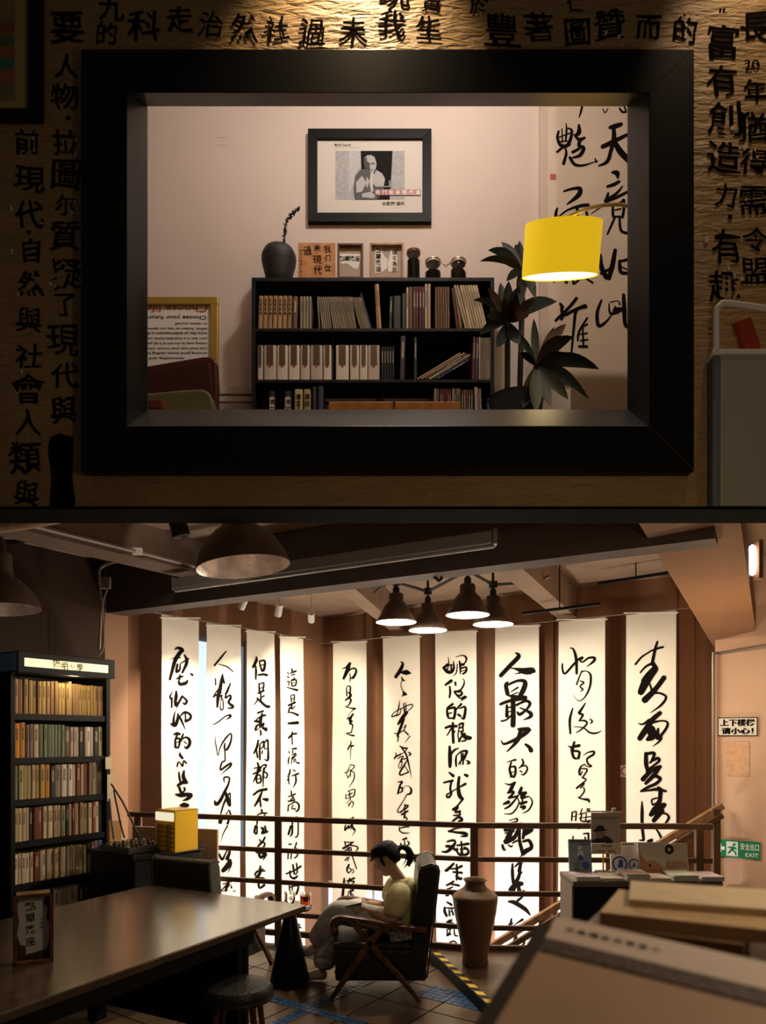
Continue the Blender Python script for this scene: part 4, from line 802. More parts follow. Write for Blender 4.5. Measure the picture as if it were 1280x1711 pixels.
m = MB(); torn(m, [(-.065,.30),(.05,.305),(.045,.26),(.06,.24),(.055,.19),(.07,.17),(.066,.08),(.055,.045),(-.03,.03),(-.032,.07),(-.055,.08),(-.068,.13),(-.06,.19),(-.066,.24)], fd - .0135)
o = m.obj('torn_paper', M_paper); o.parent = fr
m = MB()
for k, ch in enumerate('點單落座'): put_text(m, ch, (-.012, fd - .016, .255 - k * .055), (1,0,0), (0,0,1), h=.042, rot=.1, warp=.07, seed=k + 5)
for k, ch in enumerate('小文字'): put_text(m, ch, (.035, fd - .016, .19 - k * .02), (1,0,0), (0,0,1), h=.014)
o = m.obj('lettering', M_ink); o.parent = fr

# round stool under the table edge
sp = P(398, 1668, 3.85); st = thing('round_stool', 'round dark leather stool at the table edge', 'stool', (sp.x, sp.y, 0))
MB().lathe([(.0, .40), (.165, .40), (.185, .42), (.185, .455), (.17, .475), (.10, .485), (0, .487)], 40, (sp.x, sp.y, 0), cap=False).obj('seat', M_leath, st, smooth=True)
MB().lathe([(.187, .405), (.190, .41), (.190, .418), (.187, .423)], 40, (sp.x, sp.y, 0), cap=False).obj('piping', M_leath, st, smooth=True)
for k in range(4):
    a = R(45 + 90 * k); m = MB(); m.tube([(sp.x + .13*math.cos(a), sp.y + .13*math.sin(a), .40), (sp.x + .19*math.cos(a), sp.y + .19*math.sin(a), 0)], [.018, .013], 10); m.obj('leg', M_wbrown, st, smooth=True)

# ---------------------------------------------------------------- side table with glasses
sx, sy = P(484, 1640, 5.24).x, 5.26
cs = thing('side_table', 'black cone-shaped side table holding two glasses', 'side table', (sx, sy, 0))
MB().lathe([(.150, 0), (.150, .012), (.045, .50), (.03, .53), (.03, .545)], 40, (sx, sy, 0)).obj('cone_base', M_blackg, cs, smooth=True)
MB().lathe([(.160, .545), (.168, .552), (.168, .562), (.162, .568), (.0, .568)], 40, (sx, sy, 0)).obj('tabletop', M_wdark, cs, smooth=True)
def glass(x, y, z, r, h, tea, label):
    t = thing('drinking_glass', label, 'glass', (x, y, z))
    MB().lathe([(r*.85, 0), (r*.9, .004), (r, h), (r*.94, h), (r*.84, .01), (0, .01)], 24, (x, y, z)).obj('glass_body', M_glass, t, smooth=True)
    MB().lathe([(r*.82, .011), (r*.9, h*tea), (0, h*tea)], 24, (x, y, z)).obj('drink', M_tea if tea > .3 else M_glass, t, smooth=True)
glass(sx + .115, sy - .02, .5685, .042, .10, .78, 'glass of red tea on the cone side table')
glass(sx + .005, sy - .05, .5685, .042, .11, .2, 'nearly empty clear glass on the cone side table')

# ---------------------------------------------------------------- lounge chairs
def smoothtube(pts, n=6):
    q = []; pts = [Vector(p) for p in pts]
    for i in range(len(pts) - 1):
        p0, p1, p2, p3 = pts[max(i-1,0)], pts[i], pts[i+1], pts[min(i+2, len(pts)-1)]
        for j in range(n):
            t = j / n; t2, t3 = t*t, t*t*t
            q.append(.5*((2*p1) + (p2-p0)*t + (2*p0-5*p1+4*p2-p3)*t2 + (3*p1-p0-3*p2+p3)*t3))
    return q + [pts[-1]]
def ribbon_bar(m, pts, w, h):                     # a bent wooden bar: width along y, thickness normal to the run
    rings = []; n = len(pts)
    for i, p in enumerate(pts):
        d = (pts[min(i+1,n-1)] - pts[max(i-1,0)]).normalized(); y = Vector((0,1,0)); u = d.cross(y).normalized()
        hh = h[i] if isinstance(h, list) else h
        e = .75
        rings.append([p + y*w/2 + u*hh*.5*e, p + y*w*.3 + u*hh/2, p - y*w*.3 + u*hh/2, p - y*w/2 + u*hh*.5*e, p - y*w/2 - u*hh*.5*e, p - y*w*.3 - u*hh/2, p + y*w*.3 - u*hh/2, p + y*w/2 - u*hh*.5*e])
    m.loft(rings)
def lounge_chair(label, loc, rz, leather):
    t = thing('lounge_chair', label, 'armchair', (0, 0, 0))
    m = MB(); m.box((-.33, -.26, .12), (.30, .26, .34)); m.obj('seat_base', leather, t, bevel=.02, seg=3)
    m = MB(); m.box((-.345, -.262, .335), (.20, .262, .385)); m.obj('seat_cushion', leather, t, bevel=.022, seg=3)
    m = MB(); y = .262
    pr = [(.19, .30), (.285, .10), (.355, .60), (.385, .88), (.375, .915), (.33, .93), (.265, .905), (.245, .87), (.22, .62)]
    m.add([(x, -y, z) for x, z in pr] + [(x, y, z) for x, z in pr], [list(range(9))[::-1], list(range(9, 18))] + [(i, (i+1) % 9, 9 + (i+1) % 9, 9 + i) for i in range(9)])
    bk = m.obj('backrest', leather, t, bevel=.02, seg=3)
    m = MB()
    for s in (-1, 1): m.tube([(x + .002, s * .262, z) for x, z in ((.30, .15), (.356, .60), (.386, .88), (.376, .915), (.33, .932), (.262, .905))], .006, 6)
    m.obj('piping', leather, bk, smooth=True)
    for s in (-1, 1):
        y = .295 * s
        m = MB(); ribbon_bar(m, smoothtube([(-.335, y, .47), (-.352, y, .51), (-.335, y, .553), (-.27, y, .568), (-.10, y, .545), (.10, y, .508), (.30, y, .482)]), .055, .034); m.obj('armrest', M_wbrown, t, smooth=True)
        m = MB(); ribbon_bar(m, [Vector((-.36, y, 0)), Vector((-.23, y, .20)), Vector((-.10, y, .38)), Vector((.02, y, .525))], .034, [.030, .042, .046, .034]); m.obj('front_leg', M_wbrown, t, smooth=True)
        m = MB(); ribbon_bar(m, [Vector((.25, y * 1.0, 0)), Vector((.10, y, .18)), Vector((-.06, y, .36)), Vector((-.22, y, .550))], .034, [.028, .042, .046, .034]); m.obj('rear_leg', M_wbrown, t, smooth=True)
    for x, z in ((-.11, .30), (.13, .145)):
        m = MB(); m.bar((x, -.30, z), (x, .30, z), .03, .03); m.obj('stretcher', M_wbrown, t)
    t.location = loc; t.rotation_euler = (0, 0, rz); return t
lounge_chair('black leather wooden-armed lounge chair in which the woman sits', (0, 5.2, 0), 0, M_leath)
ch2 = P(350, 1560, 5.55)
lounge_chair('dark green leather lounge chair seen from behind, between table and railing', (-1.30, 5.50, 0), R(245), M_gleath)

# ---------------------------------------------------------------- brown floor vase
vp = P(794, 1604, 5.42)
def vz(v): return EYE + (V0 - v) / F * 5.42
k = 5.42 / F
prof = [(0, 1604), (20, 1604), (22, 1601), (21, 1588), (24, 1572), (30, 1540), (35, 1515), (37.5, 1495), (37.5, 1489), (35, 1486), (26, 1479), (19, 1474), (16.5, 1469), (17, 1465), (20, 1462), (19.5, 1460.5), (17.5, 1461), (14.5, 1466), (14, 1474), (0, 1478)]
z0 = vz(1604)
vs_ = thing('floor_vase', 'tall brown stoneware floor vase by the railing', 'vase', (vp.x, vp.y, .0835))
MB().lathe([(r * k, vz(v) - z0 + .0835) for r, v in prof], 48, (vp.x, vp.y, 0), cap=False).obj('body', M_clay, vs_, smooth=True)
for a in (R(215), R(35)):
    m = MB(); pts = []
    for r, v in ((36.5, 1495), (37.5, 1500), (36, 1515), (33, 1532), (29, 1552)):
        pts.append((vp.x + math.cos(a) * r * k, vp.y + math.sin(a) * r * k, vz(v) - z0 + .0835))
    m.tube(pts, [.012, .016, .010, .008, .004], 8); m.obj('lug_handle', M_clay, vs_, smooth=True)
# ---------------------------------------------------------------- lamps and fittings under the ceiling
def pendant(name, label, u, v, Y, wpx, kind, group=None, power=0, tilt=0.):
    c = P(u, v, Y); r = wpx / 2 / F * Y
    t = thing(name, label, 'pendant lamp', tuple(c), 0, group)
    if kind == 'bowl':
        out = [(1.0, 0), (.985, .06), (.90, .30), (.74, .56), (.52, .78), (.36, .88), (.34, 1.02), (.34, 1.5), (0, 1.52)]
        inn = [(.985, .0), (.97, .06), (.88, .29), (.72, .54), (.50, .75), (.3, .85), (0, .86)]
    else:
        out = [(1.0, 0), (1.0, .05), (.86, .24), (.70, .55), (.56, .82), (.42, .98), (.36, 1.02), (.36, 1.36), (.30, 1.42), (0, 1.44)]
        inn = [(.985, 0), (.975, .05), (.84, .23), (.68, .53), (.54, .80), (.38, .95), (0, .96)]
    Mt = Matrix.Rotation(tilt, 4, 'Y')
    def L(p): return MB().lathe([(a * r, b * r) for a, b in p], 40, (0, 0, 0), Mt, cap=False)
    a = L(out).obj('shade', M_shade_out, smooth=60); a.parent = t
    a = L(inn).obj('lining', M_refl if kind == 'bowl' else M_shade_in, smooth=60); a.parent = t
    top = (1.5 if kind == 'bowl' else 1.4) * r
    rodtop = (3.42 if kind == 'bowl' else 3.17) - c.z
    m = MB(); m.tube([(0, 0, top), (0, 0, rodtop)], .010, 8); m.lathe([(.03, top), (.03, top + .05), (.015, top + .07)], 12)
    a = m.obj('stem', M_cable if kind != 'bowl' else M_shade_out, smooth=True); a.parent = t
    if kind != 'bowl':
        m = MB(); m.lathe([(.0, .14*r), (.16*r, .2*r), (.22*r, .36*r), (.16*r, .55*r), (.1*r, .8*r)], 16); a = m.obj('bulb', M_bulb, smooth=True); a.parent = t
    if power:
        light('pendant_light', 'POINT', (c.x, c.y, c.z + .13 * r), power, (1, .84, .62), .06)
    return t
pendant('bowl_pendant', 'large dark bowl pendant with a worn silvery inside', 407, 948, 4.35, 158, 'bowl', tilt=R(-7))
pendant('bowl_pendant', 'bowl pendant lamp above the sign box, partly out of the picture', 3, 1019, 5.2, 124, 'bowl', tilt=R(-4))
PL = [(662, 1040, 6.35, 68), (715, 1053.5, 6.75, 64), (781.5, 1028, 5.9, 73), (824, 1043.5, 6.45, 67)]
PN = ['bell pendant lamp at the pier end of the cluster of four', 'lowest bell pendant lamp of the cluster, second from the pier', 'largest bell pendant lamp of the cluster of four', 'bell pendant lamp nearest the cross beam in the cluster of four']
tops = []
for (u, v, Y, w), lab in zip(PL, PN):
    pendant('bell_pendant', lab, u, v, Y, w, 'bell', 'cluster of four bell pendants', 80); c = P(u, v, Y); tops.append(Vector((c.x, c.y, 3.17)))
cp = thing('ceiling_conduit', 'jointed dark conduit carrying the four bell pendants', 'conduit', (0, 0, 0))
j = tops[1]
for a, b in ((tops[0], j), (j, tops[2]), (tops[2], tops[3]), (tops[0] + Vector((-.1, .1, 0)), j + Vector((-.5, .05, 0)))):
    MB().tube([a, b], .014, 8).obj('pipe', M_cable, cp, smooth=True)
for q in tops:
    MB().cbox(q, (.07, .07, .06)).obj('junction_box', M_cable, cp, bevel=.006)
    MB().tube([q, (q.x, q.y, 3.42)], .012, 8).obj('hanger', M_cable, cp)
q = tops[3]; MB().tube([q, q + Vector((.35, -.1, 0)), q + Vector((.45, -.25, .02))], .014, 8).obj('pipe', M_pipe, cp, smooth=True)

# ceiling track with three little spots over the corner banners
ta, tb2 = P(392, 985, 6.9), P(530, 1014, 7.9)
zt3 = 3.40
trk = thing('spot_track', 'dark ceiling track over the corner holding three small spots', 'track light', (ta.x, ta.y, zt3))
MB().bar((ta.x, ta.y, zt3), (tb2.x, tb2.y, zt3), .035, .03).obj('rail', M_black, trk)
for k, (u, v, Y) in enumerate(((407, 1006, 6.7), (466, 1018, 6.95), (520, 1030, 7.25))):
    p = P(u, v, Y); n_ = ['nearest the beam', 'in the middle of the track', 'nearest the room corner'][k]
    t = thing('spot_lamp', f'small pale cylinder spot lamp {n_}', 'spot lamp', tuple(p), 0, 'spots over the corner banners')
    aim = [Vector((-1.85, 7.15, 2.1)), Vector((-1.35, 7.9, 2.0)), Vector((-.85, 8.7, 2.2))][k]
    d = (aim - p).normalized(); Mr = d.to_track_quat('Z', 'Y').to_matrix().to_4x4()
    o = MB().lathe([(0, -.06), (.035, -.06), (.035, .07), (.029, .07), (.028, .03), (0, .03)], 20, (0,0,0), Mr, cap=False).obj('housing', M_white, smooth=True); o.parent = t
    o = MB().lathe([(.0, .035), (.027, .035), (.0, .04)], 16, (0,0,0), Mr, cap=False).obj('lamp_face', M_bulb); o.parent = t
    o = MB().tube([(0, 0, .03), (0, 0, 3.42 - p.z)], .009, 8).obj('stem', M_white); o.parent = t
    light('spot_light', 'SPOT', tuple(p + d * .08), [190, 190, 200][k], (1, .84, .58), .03, tuple(aim), 70, .7)
for (ua, va, ub, vb, Y, lab) in ((1000, 975, 1130, 960, 6.9, 'longest straight black slot line under the plaster ceiling'), (873, 1025, 1002, 1016, 7.0, 'short black ceiling rail ending at the cross beam')):
    a = P(ua, va, Y); b = P(ub, vb, Y - .5); b.z = a.z
    tag(MB().bar(a, b, .03, .025).obj('ceiling_rail', M_black), lab, 'rail')
    MB().tube([a + (b-a)*.5, ((a+b)*.5).to_tuple()[:2] + (3.42,)], .006, 6).obj('rail_hanger', M_black, bpy.data.objects[[o.name for o in C.objects if o.name.startswith('ceiling_rail')][-1]])

# fluorescent batten along the main beam
fA, fB = P(292, 976, 5.9), P(826, 899, 4.52)
fb = thing('tube_light', 'long switched-off tube light fixed along the dark beam', 'tube light', tuple(fA))
fd_ = (fB - fA); fB.z = fA.z = (fA.z + fB.z) / 2
MB().bar(fA, fB, .075, .085).obj('housing', mat('batten_grey', (.20, .19, .20), .4), fb, bevel=.012)
MB().bar(fA + Vector((0, 0, -.05)), fB + Vector((0, 0, -.05)), .035, .03).obj('diffuser', mat('batten_diffuser', (.30, .28, .28), .35), fb, bevel=.01)
for p in (fA, fB): MB().cbox(p, (.03, .09, .10)).obj('end_cap', M_grey, fb, bevel=.004)
for p in (fA.lerp(fB, .06), fA.lerp(fB, .9)): MB().tube([p, (p.x + .08, p.y + .16, p.z + .10)], .008, 6).obj('bracket', M_grey, fb)
# black hook pipe under the beam
m = MB(); m.tube([P(u, v, 5.15) for u, v in ((722, 930), (722, 950), (726, 964), (734, 971), (737, 968), (738, 962))], .012, 8)
tag(m.obj('hook_pipe', M_cable, smooth=True), 'black bent hook pipe hanging below the dark beam', 'pipe')
# track spot near the top
sp_ = P(298, 876, 4.7); t = thing('ceiling_spot', 'black cylinder spot hanging beside the bowl pendant', 'spot lamp', tuple(sp_))
Mr = Vector((.25, .1, -1)).to_track_quat('Z', 'Y').to_matrix().to_4x4()
o = MB().lathe([(0, -.10), (.05, -.10), (.058, -.02), (.058, .08), (.048, .085), (0, .06)], 24, (0,0,0), Mr, cap=False).obj('housing', M_black, smooth=True); o.parent = t
o = MB().tube([(0, 0, .05), (0, 0, 3.42 - sp_.z)], .012, 8).obj('stem', M_black); o.parent = t
light('beam_spot', 'SPOT', tuple(sp_ + Vector((-.1, 0, .12))), 7, (1, .8, .6), .03, (sp_.x - .15, sp_.y + .75, 3.2), 70, .3)
# conduits and cables of the dark corner
for nm, lab, Y, pts, r, mt in (
  ('ceiling_cable', 'thickest black cable sagging across the dark ceiling corner', 5.9, [(-30, 914), (60, 902), (110, 896), (148, 888)], .014, M_cable),
  ('ceiling_cable', 'thin black cable looping under the dark ceiling corner', 5.9, [(-30, 908), (40, 902), (100, 892), (130, 886), (180, 898), (220, 905)], .010, M_cable),
  ('ceiling_cable', 'black cable following the near beam to the white connector', 5.6, [(60, 868), (130, 888), (185, 902), (235, 918)], .013, M_cable),
  ('conduit_pipe', 'pale conduit pipe running along the near beam to the main beam', 5.5, None, .018, M_pipe),
  ('wall_cable', 'pale cable bending from the ceiling down the pier', 6.25, [(262, 928), (215, 934), (176, 944), (166, 956), (167, 985), (170, 1010), (168, 1040), (166, 1085)], .012, M_pipe),
  ('wall_cable', 'second thin pale cable hanging loosely beside the pier box', 6.22, [(180, 982), (172, 1010), (174, 1060), (172, 1085), (163, 1096)], .008, M_pipe)):
    m = MB(); m.tube(smoothtube([P(u, v, Y) for u, v in pts] if pts else [(*(g - WL.d * k_ + WL.n * .15), 3.19) for k_ in (2.6, 1.8, 1.0, .12)], 4), r, 7)
    tag(m.obj(nm, mt, smooth=True), lab, 'pipe' if 'pipe' in nm else 'cable')
q = Vector((*(g - WL.d * .75 + WL.n * .16), 3.19)); tag(MB().cbox(q, (.07, .04, .05)).obj('cable_connector', M_white, bevel=.004), 'small white cable connector on the near beam', 'connector')
q = P(176, 974, 6.3); jb = tag(MB().cbox(q, (.09, .05, .10)).obj('junction_box', mat('junction_plastic', (.22, .17, .13), .5), bevel=.006), 'small pale junction box on the dark pier', 'junction box')
# wrapped pipe at the very top corner
m = MB(); m.tube([P(-20, 880, 4.6), P(40, 872, 4.6), P(115, 858, 4.6)], .05, 12); tag(m.obj('insulated_pipe', mat('pipe_wrap', (.35, .24, .14), .7, bump=.4), smooth=True), 'thick wrapped tan pipe high in the ceiling corner', 'pipe')
# globe lamp at the stair soffit edge
gp = P(1257, 936, 5.2)
gl = thing('wall_lamp', 'glowing oval lamp at the edge of the stair underside', 'wall lamp', tuple(gp))
o = MB().lathe([(0, -.115), (.02, -.10), (.028, -.04), (.028, .04), (.02, .10), (0, .115)], 20, cap=False).obj('glow', M_bulb, smooth=True); o.parent = gl
o = MB().cbox((.045, 0, 0), (.03, .08, .28)).obj('mount', M_brown, bevel=.004); o.parent = gl

# ---------------------------------------------------------------- the reading woman
def skin(verts, edges, sub=2):
    """verts: (x, y, z, radius)"""
    me = bpy.data.meshes.new('sk'); me.from_pydata([v[:3] for v in verts], edges, []); o = bpy.data.objects.new('sk', me); C.objects.link(o)
    md = o.modifiers.new('s', 'SKIN'); md.use_smooth_shade = True
    for i, v in enumerate(verts):
        r = v[3]; me.skin_vertices[0].data[i].radius = (r, v[4] if len(v) > 4 else r)
    me.skin_vertices[0].data[0].use_root = True
    sb = o.modifiers.new('u', 'SUBSURF'); sb.levels = sub; sb.render_levels = sub
    dg = bpy.context.evaluated_depsgraph_get(); r = bpy.data.meshes.new_from_object(o.evaluated_get(dg))
    vs = [v.co.copy() for v in r.vertices]; fs = [list(p.vertices) for p in r.polygons]
    bpy.data.objects.remove(o); bpy.data.meshes.remove(me); bpy.data.meshes.remove(r)
    return vs, fs
def chain(m, pts, sub=2):
    v, f = skin(pts, [(i, i+1) for i in range(len(pts)-1)], sub); m.add(v, f)
def remesh(m, voxel, smooth=3):
    me = m.mesh('rm', M_paper); o = bpy.data.objects.new('rm', me); C.objects.link(o)
    md = o.modifiers.new('r', 'REMESH'); md.mode = 'VOXEL'; md.voxel_size = voxel
    if smooth: s = o.modifiers.new('s', 'SMOOTH'); s.iterations = smooth; s.factor = .5
    dg = bpy.context.evaluated_depsgraph_get(); r = bpy.data.meshes.new_from_object(o.evaluated_get(dg))
    q = MB(); q.add([v.co.copy() for v in r.vertices], [list(p.vertices) for p in r.polygons])
    bpy.data.objects.remove(o); bpy.data.meshes.remove(me); bpy.data.meshes.remove(r)
    return q
M_skin = mat('skin', (.46, .27, .18), .5, var=.05, scale=10)
M_hair = mat('black_hair', (.006, .005, .005), .6, bump=.5, bscale=90, spec=.15)
M_shirt = mat('pale_yellow_cotton', (.66, .60, .32), .8, var=.08, scale=12, bump=.15, bscale=30)
M_jean = mat('faded_denim', (.46, .46, .44), .8, var=.18, scale=10, bump=.12, bscale=60)
M_shoe = mat('pale_trainers', (.50, .40, .33), .6, var=.15, scale=20)
wx, wy = 0.0, 5.2
woman = thing('person', 'woman in a pale yellow blouse and jeans reading in the black lounge chair', 'person', (wx, wy, 0))
hc = Vector((.022, 0, .925)); hu = Vector((-.50, 0, .866)); hf = Vector((-.866, 0, -.50)); hs = Vector((0, 1, 0))
def H(f, s, u): return hc + hf * f + hs * s + hu * u
body = MB()
# head: rings from neck to crown; each (height, front, back, half width)
rings = []
for u, fr_, bk, hw in ((-.118, .058, -.010, .022), (-.108, .074, .005, .034), (-.090, .084, -.03, .044), (-.065, .086, -.055, .054), (-.035, .088, -.078, .062), (-.005, .090, -.092, .068), (.025, .091, -.098, .071), (.055, .088, -.098, .070), (.082, .072, -.085, .060), (.100, .045, -.058, .042), (.108, .012, -.022, .018)):
    n = 20; ring = []; mid = (fr_ + bk) / 2; hl = (fr_ - bk) / 2
    for k in range(n):
        a = 2*math.pi*k/n; c_, s_ = math.cos(a), math.sin(a)
        f = mid + hl * c_; s = hw * math.copysign(abs(s_)**.85, s_)
        if c_ > .9:                                  # profile of the face
            if -.05 < u < -.03: f += .012
            if u == -.005: f -= .004
        ring.append(H(f, s, u))
    rings.append(ring)
body.loft(rings)
nose = MB()
chain(body, [(*H(.080, 0, .012), .006), (*H(.092, 0, -.010), .009), (*H(.101, 0, -.030), .011), (*H(.085, 0, -.038), .010)], 1)     # nose
chain(body, [(*H(.078, -.014, -.066), .006), (*H(.088, 0, -.062), .008), (*H(.078, .014, -.066), .006)], 1)        # lips
chain(body, [(*H(.076, -.014, -.078), .006), (*H(.086, 0, -.076), .008), (*H(.076, .014, -.078), .006)], 1)
for s in (-1, 1):
    chain(body, [(*H(-.005, s * .066, -.03), .008), (*H(-.012, s * .076, -.005), .011), (*H(-.010, s * .078, .018), .011), (*H(.0, s * .070, .028), .007)], 1)      # ears
    chain(body, [(*H(.080, s * .012, .022), .006), (*H(.078, s * .034, .026), .007), (*H(.068, s * .048, .020), .006)], 1)   # brow ridges
chain(body, [(.02, 0, .90, .050), (.085, 0, .825, .046), (.125, 0, .765, .050), (.14, 0, .70, .07)], 2)                 # neck
# trunk under the clothes
chain(body, [(.165, 0, .46, .125, .105), (.155, 0, .56, .11, .10), (.135, 0, .66, .125, .10), (.13, 0, .72, .09, .07)], 2)
SHN, SHF = (.115, -.168, .725), (.115, .165, .725)
EN, WN = (.070, -.225, .515), (-.110, -.11, .575)
EF, WF = (.045, .215, .520), (-.12, .075, .580)
for sh, el, wr in ((SHN, EN, WN), (SHF, EF, WF)):
    chain(body, [(.13, sh[1]*.4, .70, .05), (*sh, .052), ((sh[0]+el[0])/2, (sh[1]+el[1])/2, (sh[2]+el[2])/2, .043), (*el, .038), ((el[0]*.6+wr[0]*.4), (el[1]*.6+wr[1]*.4), (el[2]*.6+wr[2]*.4), .036), (*wr, .025)], 2)
# hands holding the open booklet: palm, four fingers under it, thumb on top
def hand(wr, s):
    w = Vector(wr); f = Vector((-.92, -s * .22, .05)).normalized(); sd = Vector((0, 1, 0)) * s; up = Vector((.2, 0, 1)).normalized()
    p = w + f * .05
    chain(body, [(*w, .023, .026), (*(w + f*.03), .018, .032), (*(w + f*.065), .014, .034)], 2)
    for k, (ln, o) in enumerate(((.060, -.027), (.070, -.009), (.066, .009), (.052, .026))):
        a = w + f*.060 + sd*(-o)
        chain(body, [(*a, .0095), (*(a + f*ln*.42 - up*.006), .0088), (*(a + f*ln*.72 + up*.006 + sd*.012), .0082), (*(a + f*ln*.86 + up*.020 + sd*.022), .007)], 1)
    a = w + f*.015 - sd*.012 + up*.008
    a = w + f*.018 + sd*.024
    chain(body, [(*a, .012), (*(a + f*.022 + sd*.014 + up*.014), .0105), (*(a + f*.046 + sd*.018 + up*.022), .0095), (*(a + f*.062 + sd*.018 + up*.020), .008)], 1)
hand(WN, 1); hand(WF, -1)
# legs inside the jeans
HN, HF = (.16, -.085, .455), (.16, .085, .455)
KN, AN, TN = (-.335, -.045, .575), (-.500, .105, .275), (-.555, .135, .200)
KF, AF, TF = (-.385, .105, .490), (-.440, .110, .075), (-.585, .11, .035)
def leg(m, hp, kn, an, rs, end=True):
    hp, kn, an = Vector(hp), Vector(kn), Vector(an)
    pts = [(*hp, rs[0]), (*hp.lerp(kn, .5), rs[1]), (*kn, rs[2]), (*kn.lerp(an, .35), rs[3]), (*kn.lerp(an, .7), rs[4]), (*an, rs[5])]
    chain(m, pts, 2)
leg(body, HN, KN, AN, (.08, .068, .052, .05, .04, .034)); leg(body, HF, KF, AF, (.08, .068, .052, .05, .04, .034))
for an, tn in ((AN, TN), (AF, TF)):
    a, t_ = Vector(an), Vector(tn)
    chain(body, [(*(a + Vector((.02, 0, -.03))), .032), (*a.lerp(t_, .45), .030), (*t_, .022)], 2)
bq = remesh(body, .0065, 2)
off = Vector((wx, wy, 0)); bq.v = [v + off for v in bq.v]
bq.obj('body', M_skin, woman, smooth=180)
def cloth_obj(m, name, mt, vox, sm=3, parent=woman):
    q = remesh(m, vox, sm); q.v = [v + off for v in q.v]; return q.obj(name, mt, parent, smooth=180)
# blouse with puffed half sleeves
m = MB()
chain(m, [(.155, 0, .40, .150, .135), (.165, 0, .47, .150, .128), (.145, 0, .57, .150, .130), (.130, 0, .66, .158, .125), (.128, 0, .735, .13, .108), (.130, 0, .79, .072, .064)], 2)
chain(m, [(.175, -.10, .70, .07), (.185, 0, .735, .075), (.175, .10, .70, .07)], 2)
for sh, el in ((SHN, EN), (SHF, EF)):
    a, b = Vector(sh), Vector(el)
    chain(m, [(.13, sh[1]*.5, .71, .080), (*a, .085), (*a.lerp(b, .3), .098), (*a.lerp(b, .62), .098), (*a.lerp(b, .88), .068)], 2)
for k in range(14):                                 # folds
    y = random.uniform(-.13, .13); x = random.uniform(.02, .08)
    chain(m, [(x, y, .66, .012), (x - .005, y*1.08, .56, .014), (x + .02, y*1.05, .45, .010)], 1)
cloth_obj(m, 'blouse', M_shirt, .008, 2)
m = MB()
chain(m, [(.13, 0, .715, .07, .088), (.118, 0, .765, .058, .062)], 1)
# jeans, wide legs
m = MB()
chain(m, [(.175, -.02, .44, .125, .15), (.12, 0, .45, .12, .14), (.05, 0, .455, .09, .12)], 2)
leg(m, HN, KN, AN, (.105, .094, .084, .084, .085, .088)); leg(m, HF, KF, AF, (.105, .092, .080, .084, .092, .104))
for k in range(8):
    t_ = random.uniform(.2, .9); a = Vector(KF).lerp(Vector(AF), t_); chain(m, [(a.x + .06, a.y - .07, a.z, .012), (a.x, a.y - .085, a.z + .03, .016), (a.x - .06, a.y - .07, a.z + .02, .012)], 1)
cloth_obj(m, 'jeans', M_jean, .009, 2)
for an, tn, nm in ((AN, TN, 'shoe'), (AF, TF, 'shoe')):
    a, t_ = Vector(an), Vector(tn); d = (t_ - a); m = MB()
    if tn is TF: chain(m, [(a.x + .035, a.y, .042, .040), (a.x - .03, a.y, .048, .043), (a.x - .10, a.y, .040, .038), (a.x - .155, a.y, .030, .028)], 2)
    else: chain(m, [(*(a + Vector((.035, 0, -.03))), .040), (*a.lerp(t_, .5), .043), (*t_, .036), (*(t_ + d * .35), .026)], 2)
    cloth_obj(m, nm, M_shoe, .008, 2)
# hair: cap over the skull plus a pony tail
m = MB(); rings = []
for u, fr_, bk, hw in ((-.060, -.030, -.090, .055), (-.035, -.016, -.104, .072), (-.005, .005, -.114, .081), (.022, .038, -.118, .083), (.050, .094, -.116, .082), (.085, .092, -.104, .072), (.108, .068, -.078, .054), (.122, .025, -.035, .026)):
    n = 20; mid = (fr_ + bk) / 2; hl = (fr_ - bk) / 2
    rings.append([H(mid + hl*math.cos(2*math.pi*k/n), hw*math.sin(2*math.pi*k/n), u) for k in range(n)])
m.loft(rings)
chain(m, [(*H(.085, 0, .055), .018, .05), (*H(.080, 0, .035), .012, .05)], 1)
for s in (-1, 1): chain(m, [(*H(.03, s*.072, .03), .016), (*H(.03, s*.074, -.01), .012), (*H(.028, s*.070, -.04), .006)], 1)
tie = H(-.120, 0, .02)
pt_ = [tie, tie + Vector((.045, 0, .008)), tie + Vector((.080, 0, -.03)), tie + Vector((.085, 0, -.085)), tie + Vector((.060, 0, -.135))]
chain(m, [(*H(-.09, 0, .01), .04), (*pt_[0], .018), (*pt_[1], .028), (*pt_[2], .032), (*pt_[3], .026), (*pt_[4], .008)], 2)
for k in range(7):
    a = random.uniform(-.02, .02); chain(m, [(*(pt_[2] + Vector((a, a, 0))), .008), (*(pt_[3] + Vector((a*2, a, -.01))), .007), (*(pt_[4] + Vector((a*2 - .01, a, -.02))), .003)], 1)
cloth_obj(m, 'hair', M_hair, .007, 1)
# thin spectacles
m = MB()
for s in (-1, 1):
    c = H(.094, s * .034, .0)
    m.tube([c + hs * (.022*math.cos(a)) + hu * (.018*math.sin(a)) for a in [2*math.pi*k/16 for k in range(17)]], .0016, 5)
    m.tube([c + hs * (s*.022), H(.0, s*.078, .008)], .0016, 5)
m.tube([H(.097, -.012, .0), H(.097, .012, .0)], .0016, 5)
m.v = [v + off for v in m.v]; m.obj('spectacles', M_wire, woman)
